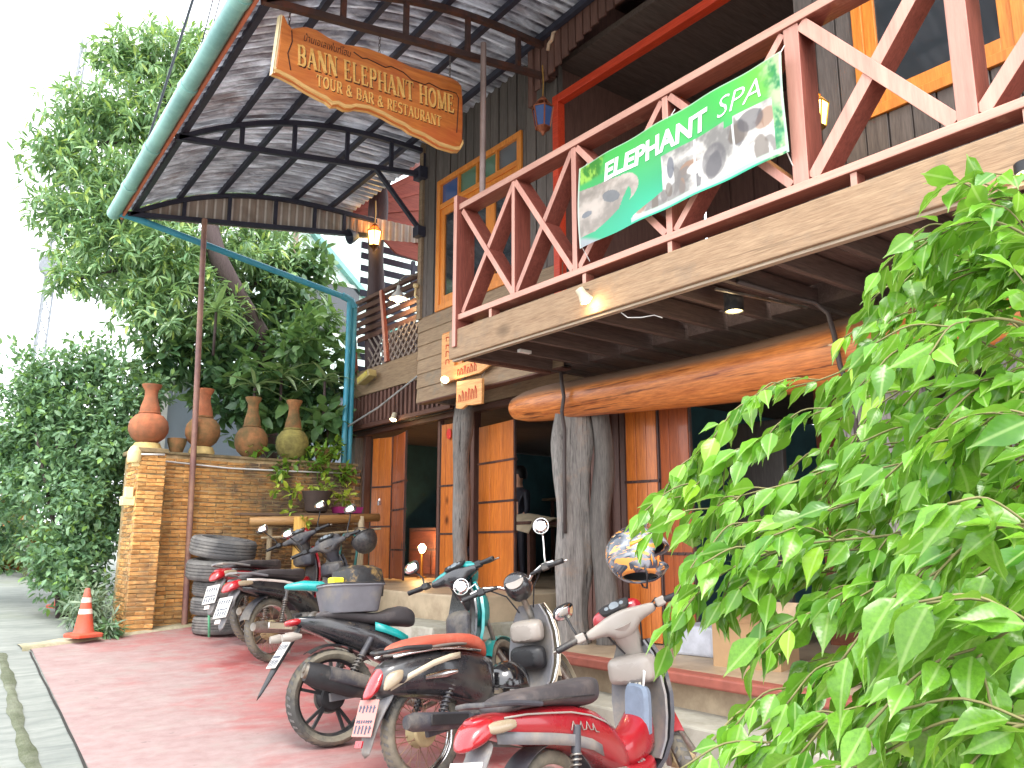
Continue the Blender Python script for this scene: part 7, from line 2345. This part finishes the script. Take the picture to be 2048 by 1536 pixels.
def smallplant(name, label, blobs, dens, per, L, tm, mat, cat='plant', droop=.3):
    b = blobs[0]
    t = thing(name, label, cat, (b[0], b[1], b[2] - b[3]))
    put('stem', MB().tube([(b[0], b[1], b[2] - b[3] * 1.2), (b[0], b[1], b[2])], .015, 6), BARK, t, True)
    P_, A_ = shell_pts(blobs, dens, .7)
    o = put('foliage', leaves('foliage', *rosettes(P_, A_, per, L, .95, droop), tm, mat), mat, t)
    o['kind'] = 'stuff'
smallplant('border_plant', 'greyish narrow leaved plant at the foot of the brick pillar', [(2.0, 9.7, .42, .2), (1.98, 9.95, .5, .22), (2.12, 9.45, .27, .1)], 900, 9, .11, LANCE, L_LOW)
smallplant('variegated_plant', 'small bright green plant at the pillar foot behind the cone', [(2.1, 9.42, .24, .09)], 2500, 7, .08, OVAL, L_HEDGE)
smallplant('croton_shrub', 'reddish green shrub at the far left edge beside the road', [(2.0, 16, 1.05, .45), (2.2, 15, 1.1, .35), (1.9, 17, 1.5, .5), (1.5, 15.5, 1.0, .3)], 330, 8, .2, OVAL, L_RED, 'shrub')
smallplant('climbing_vine', 'bright leaved vine on top of the wall below the last vase', [(4.3, 10.0, 2.26, .14), (4.5, 9.95, 2.12, .14), (4.05, 9.95, 2.02, .12), (3.75, 10.0, 2.27, .10), (4.75, 9.98, 2.3, .18), (4.9, 9.95, 2.0, .12)], 900, 5, .10, OVAL, leafmat('vine_leaves', lin(70, 130, 50), lin(160, 196, 70), .35, .35), 'vine')
smallplant('hanging_vine', 'trailing vine with yellowish leaves over the rustic shelf', [(4.05, 9.6, 1.75, .10), (4.0, 9.45, 1.5, .08), (4.4, 9.45, 1.8, .16), (4.7, 9.5, 1.7, .12), (3.9, 9.7, 1.8, .08), (4.06, 9.1, 1.36, .06)], 700, 4, .09, OVAL, leafmat('trailing_leaves', lin(70, 120, 50), lin(190, 200, 70), .35, .35), 'vine')
smallplant('broad_leaved_climber', 'broad leaved climber filling the gap behind the vases beside the cyan pipe', [(4.9, 10.45, 2.8, .28), (4.55, 10.5, 2.65, .22), (5.0, 10.7, 3.7, .35), (4.6, 10.9, 3.9, .35), (4.95, 11.0, 4.3, .3), (4.2, 10.8, 2.9, .25), (4.5, 11.0, 3.3, .3), (4.0, 10.9, 3.5, .25)], 150, 6, .24, OVAL, leafmat('climber_leaves', lin(60, 100, 64), lin(128, 164, 100), .35, .3), 'climber')
def strap_plant(label, x, y, z, n, L, mat):
    t = thing('strap_leaved_plant', label, 'plant', (x, y, z - .5))
    put('stem', MB().tube([(x, y, z - .6), (x, y, z)], .02, 7), BARK, t, True)
    for k in range(n):
        a = 2 * PI * k / n * 2.4 + rng.uniform(-.2, .2)
        el_ = rng.uniform(-.2, .9)
        d = np.array([[math.cos(a) * math.cos(el_), math.sin(a) * math.cos(el_), math.sin(el_)]])
        me = leaves('leaf', np.array([[x, y, z + .004 * k]]), d, np.array([[0, 0, 1.]]), np.array([L * rng.uniform(.75, 1.15)]), STRAP, mat)
        put('leaf', me, mat, t)
L_STR = leafmat('pale_strap_leaves', lin(96, 128, 84), lin(170, 188, 140), .35, .3)
strap_plant('pale strap leaved plant hanging beside the cyan pipe', 4.78, 10.35, 3.30, 15, .55, L_STR)
strap_plant('pale strap leaved plant behind the third vase', 3.9, 10.6, 3.15, 14, .5, L_STR)
strap_plant('strap leaved plant between the third and fourth vase', 4.3, 10.7, 3.35, 13, .5, L_STR)
strap_plant('tall strap leaved plant under the middle of the cyan pipe', 3.45, 11.0, 4.2, 16, .6, L_MANGO)

# ------------------------------------------------------------------ foreground weeping fig
BR = [[(1.932, .581, 1.555), (1.878, .663, 1.652), (1.832, .749, 1.71), (1.808, .839, 1.683), (1.744, .902, 1.628)], [(1.696, .502, 1.573), (1.661, .569, 1.672), (1.642, .636, 1.719), (1.634, .71, 1.709), (1.598, .745, 1.679)], [(1.793, .515, 1.738), (1.751, .566, 1.765), (1.728, .62, 1.777), (1.714, .671, 1.77)], [(1.943, .612, 1.393), (1.897, .744, 1.528), (1.84, .914, 1.541), (1.792, 1.092, 1.493), (1.705, 1.233, 1.454), (1.661, 1.361, 1.337), (1.62, 1.411, 1.262)], [(1.835, .584, 1.328), (1.777, .734, 1.424), (1.711, .914, 1.421), (1.677, 1.08, 1.383), (1.617, 1.206, 1.32), (1.584, 1.318, 1.231), (1.529, 1.366, 1.207)], [(1.731, .561, 1.225), (1.682, .704, 1.319), (1.638, .874, 1.292), (1.604, 1.043, 1.239), (1.53, 1.174, 1.199), (1.497, 1.28, 1.134)], [(1.62, .53, 1.175), (1.608, .656, 1.225), (1.581, .811, 1.205), (1.54, .983, 1.161), (1.47, 1.106, 1.142), (1.44, 1.20, 1.08)], [(1.57, .521, 1.108), (1.543, .662, 1.143), (1.527, .81, 1.118), (1.44, .946, 1.1), (1.39, 1.05, 1.063), (1.365, 1.13, 1.01), (1.345, 1.18, .95)], [(1.521, .514, 1.03), (1.501, .653, 1.05), (1.483, .806, 1.011), (1.42, .92, .975), (1.385, 1.02, .925)], [(1.411, .483, .979), (1.408, .612, .984), (1.401, .76, .933), (1.359, .869, .884), (1.345, .93, .845), (1.31, .985, .81)], [(1.301, .453, .923), (1.319, .566, .929), (1.334, .697, .876), (1.306, .795, .827), (1.272, .898, .775), (1.255, .915, .77)], [(1.249, .441, .875), (1.217, .529, .878), (1.257, .641, .822), (1.249, .725, .765), (1.228, .817, .721)], [(1.59, .491, 1.425), (1.551, .571, 1.488), (1.533, .648, 1.493), (1.53, .721, 1.469), (1.539, .787, 1.433)], [(1.164, .388, 1.094), (1.169, .441, 1.125), (1.178, .501, 1.113), (1.142, .541, 1.067), (1.131, .559, 1.028)], [(1.061, .365, .988), (1.075, .413, 1.01), (1.101, .464, .987), (1.077, .492, .945), (1.067, .51, .904)], [(1.014, .361, .893), (1.036, .405, .907), (1.029, .439, .892), (1.04, .481, .846)], [(1.378, .441, 1.25), (1.378, .495, 1.293), (1.385, .556, 1.286), (1.391, .624, 1.253), (1.358, .662, 1.204)], [(2.166, .677, 1.473), (2.117, .799, 1.659), (2.119, .913, 1.712), (2.073, 1.022, 1.676), (2.046, 1.124, 1.61)]]
FB = Vector((1.95, .05, G(.05)))
fig = thing('weeping_fig', 'bright green glossy leaved bush filling the right foreground', 'bush', tuple(FB))
TWIG = plain('fig_twig', lin(118, 112, 70), .7, .2, 10, .3, .002)
tops = []
for k, (dx, dy) in enumerate(((0, 0), (.06, .05), (-.08, .04), (-.2, .06))):
    b = FB + Vector((dx, dy, 0))
    tp_ = FB + Vector((dx * 2.2 - .05, .12 + dy * 2, 1.7 - .12 * k))
    put('stem', MB().tube([b, b.lerp(tp_, .5) + Vector((.03, -.02, 0)), tp_], [.03, .022, .012], 8), plain('fig_bark', lin(150, 136, 118), .8), fig, True)
    tops.append((b, tp_))
LP, LD, LN, LL, = [], [], [], []
def add_leaf(p, d, L):
    LP.append(p); LD.append(d); LL.append(L)
def cat(pts, n):
    """smooth resample of a polyline"""
    P_ = [Vector(q) for q in pts]
    P_ = [P_[0] * 2 - P_[1]] + P_ + [P_[-1] * 2 - P_[-2]]
    out = []
    for i in range(1, len(P_) - 2):
        for k in range(n):
            t = k / n
            a, b, c_, d = P_[i - 1:i + 3]
            out.append(.5 * ((2 * b) + (c_ - a) * t + (2 * a - 5 * b + 4 * c_ - d) * t * t + (3 * b - a - 3 * c_ + d) * t ** 3))
    return out + [P_[-2]]
rf = random.Random(5)
def twig_leaves(pts, L, step):
    acc_, side = 0, 1
    for a, b in zip(pts, pts[1:]):
        acc_ += (b - a).length
        if acc_ > step:
            acc_ = 0
            side = -side
            d = (b - a).normalized()
            sd_ = d.cross(Vector((0, 0, 1)))
            sd_ = sd_.normalized() if sd_.length > .1 else Vector((1, 0, 0))
            dr_ = (d * rf.uniform(.4, 1.0) + sd_ * side * rf.uniform(.3, .9) + Vector((0, 0, rf.uniform(-1.0, .05)))).normalized()
            pet = b + dr_ * .012
            add_leaf(tuple(pet), tuple(dr_), L * rf.uniform(.55, 1.2))
    d = (pts[-1] - pts[-2]).normalized()
    add_leaf(tuple(pts[-1]), tuple((d + Vector((0, 0, -.45))).normalized()), L * .85)
allb = []
for bi, b in enumerate(BR):
    allb.append((b, 1.0))
    for q in range(1 if bi in (3, 4, 5) else 3):                        # companions of each arching branch, set back and offset
        a1, a2 = rf.uniform(.05, .3), rf.uniform(.0, .22)
        o_ = Vector((.79 * a1 + .61 * a2, -.61 * a1 + .79 * a2, rf.uniform(-.12, .05)))
        allb.append(([tuple(Vector(p) + o_) for p in b[:max(4, len(b) - 1 - q)]], .95))
for b, k in allb:
    pts = cat(b, 7)
    st = Vector(b[0])
    s0 = min(tops, key=lambda q: (q[1] - st).length)
    root_ = s0[0].lerp(s0[1], min(1, max(.3, (st.z - s0[0].z - .25) / (s0[1].z - s0[0].z))))
    full_ = [root_, root_.lerp(st, .6) + Vector((0, 0, .03))] + pts
    rad = [.005] * 2 + [.0032 - .0020 * i / len(pts) for i in range(len(pts))]
    put('branch', MB().tube(full_, rad, 6), TWIG, fig, True)
    twig_leaves(pts, .082 * k, .016)
    # side twigs
    for i in range(3, len(pts) - 5, 3):
        d = (pts[i + 1] - pts[i]).normalized()
        sdv = Vector((rf.uniform(-1, 1), rf.uniform(-1, 1), rf.uniform(-.4, .6)))
        e = (d * 1.1 + sdv * .8).normalized()
        ln = rf.uniform(.08, .17)
        tw = [pts[i], pts[i] + e * ln * .5 + Vector((0, 0, .006)), pts[i] + e * ln + Vector((0, 0, -.03))]
        tw = cat(tw, 4)
        put('twig', MB().tube(tw, .0018, 4), TWIG, fig, True)
        twig_leaves(tw, .078 * k, .016)
LP, LD, LL = np.array(LP), np.array(LD), np.array(LL)
LN = unit(np.array([-.2, -.25, 1.0]) + rng.normal(size=LP.shape) * .55)
cp_ = np.array([0, 0, 1.1])
dist = np.linalg.norm(LP - cp_, axis=1)
keep = dist > .62
LP, LD, LL, LN, dist = LP[keep], LD[keep], LL[keep], LN[keep], dist[keep]
big = np.argsort(-LL / dist)
fw = np.array([math.sin(R(37.8)), math.cos(R(37.8)), 0])
rt = np.array([math.cos(R(37.8)), -math.sin(R(37.8)), 0])
rel = LP - cp_
inview = (np.abs((rel @ rt) / np.maximum(.1, rel @ fw)) < .61) & ((rel @ rt) > 0)
order = [i for i in big if inview[i]][:300]
tm_v, tm_uv, tm_f = FICUS
def leaf_shape(seed):
    r = np.random.default_rng(seed)
    v = tm_v.copy()
    v[:, 2] += r.uniform(-.10, .10) * v[:, 0] * v[:, 1] * 4
    v[:, 2] += -r.uniform(-.05, .2) * v[:, 0] ** 2 + .015 * np.sin(v[:, 0] * r.uniform(8, 16) + r.uniform(0, 6)) * np.abs(v[:, 1]) * 4
    v[:, 1] += r.uniform(-.10, .10) * v[:, 0] ** 2
    v[:, 2] += r.uniform(-.3, .3) * v[:, 1] ** 2
    return v
shapes = [np_mesh('leaf', leaf_shape(s), tm_f, L_FIC, tm_uv) for s in range(12)]
isb = set(order)
for i in order:
    d, n_ = Vector(LD[i]).normalized(), Vector(LN[i])
    s_ = n_.cross(d).normalized()
    n2 = d.cross(s_)
    M_ = Matrix(((d.x, s_.x, n2.x, 0), (d.y, s_.y, n2.y, 0), (d.z, s_.z, n2.z, 0), (0, 0, 0, 1)))
    o = bpy.data.objects.new('leaf', shapes[rf.randrange(12)])
    COL.objects.link(o)
    o.parent = fig
    o.matrix_parent_inverse = Matrix.Translation(-FB)
    o.matrix_basis = Matrix.Translation(LP[i]) @ M_ @ Matrix.Scale(LL[i], 4)
rest_ = np.array([i for i in range(len(LP)) if i not in isb])
o = put('foliage', leaves('foliage', LP[rest_], LD[rest_], LN[rest_], LL[rest_], FICUS, L_FIC), L_FIC, fig)
o['kind'] = 'stuff'
print('fig leaves', len(LP))

# ------------------------------------------------------------------ tidy helper properties
for o in bpy.data.objects:
    if 'abs' in o.keys():
        del o['abs']
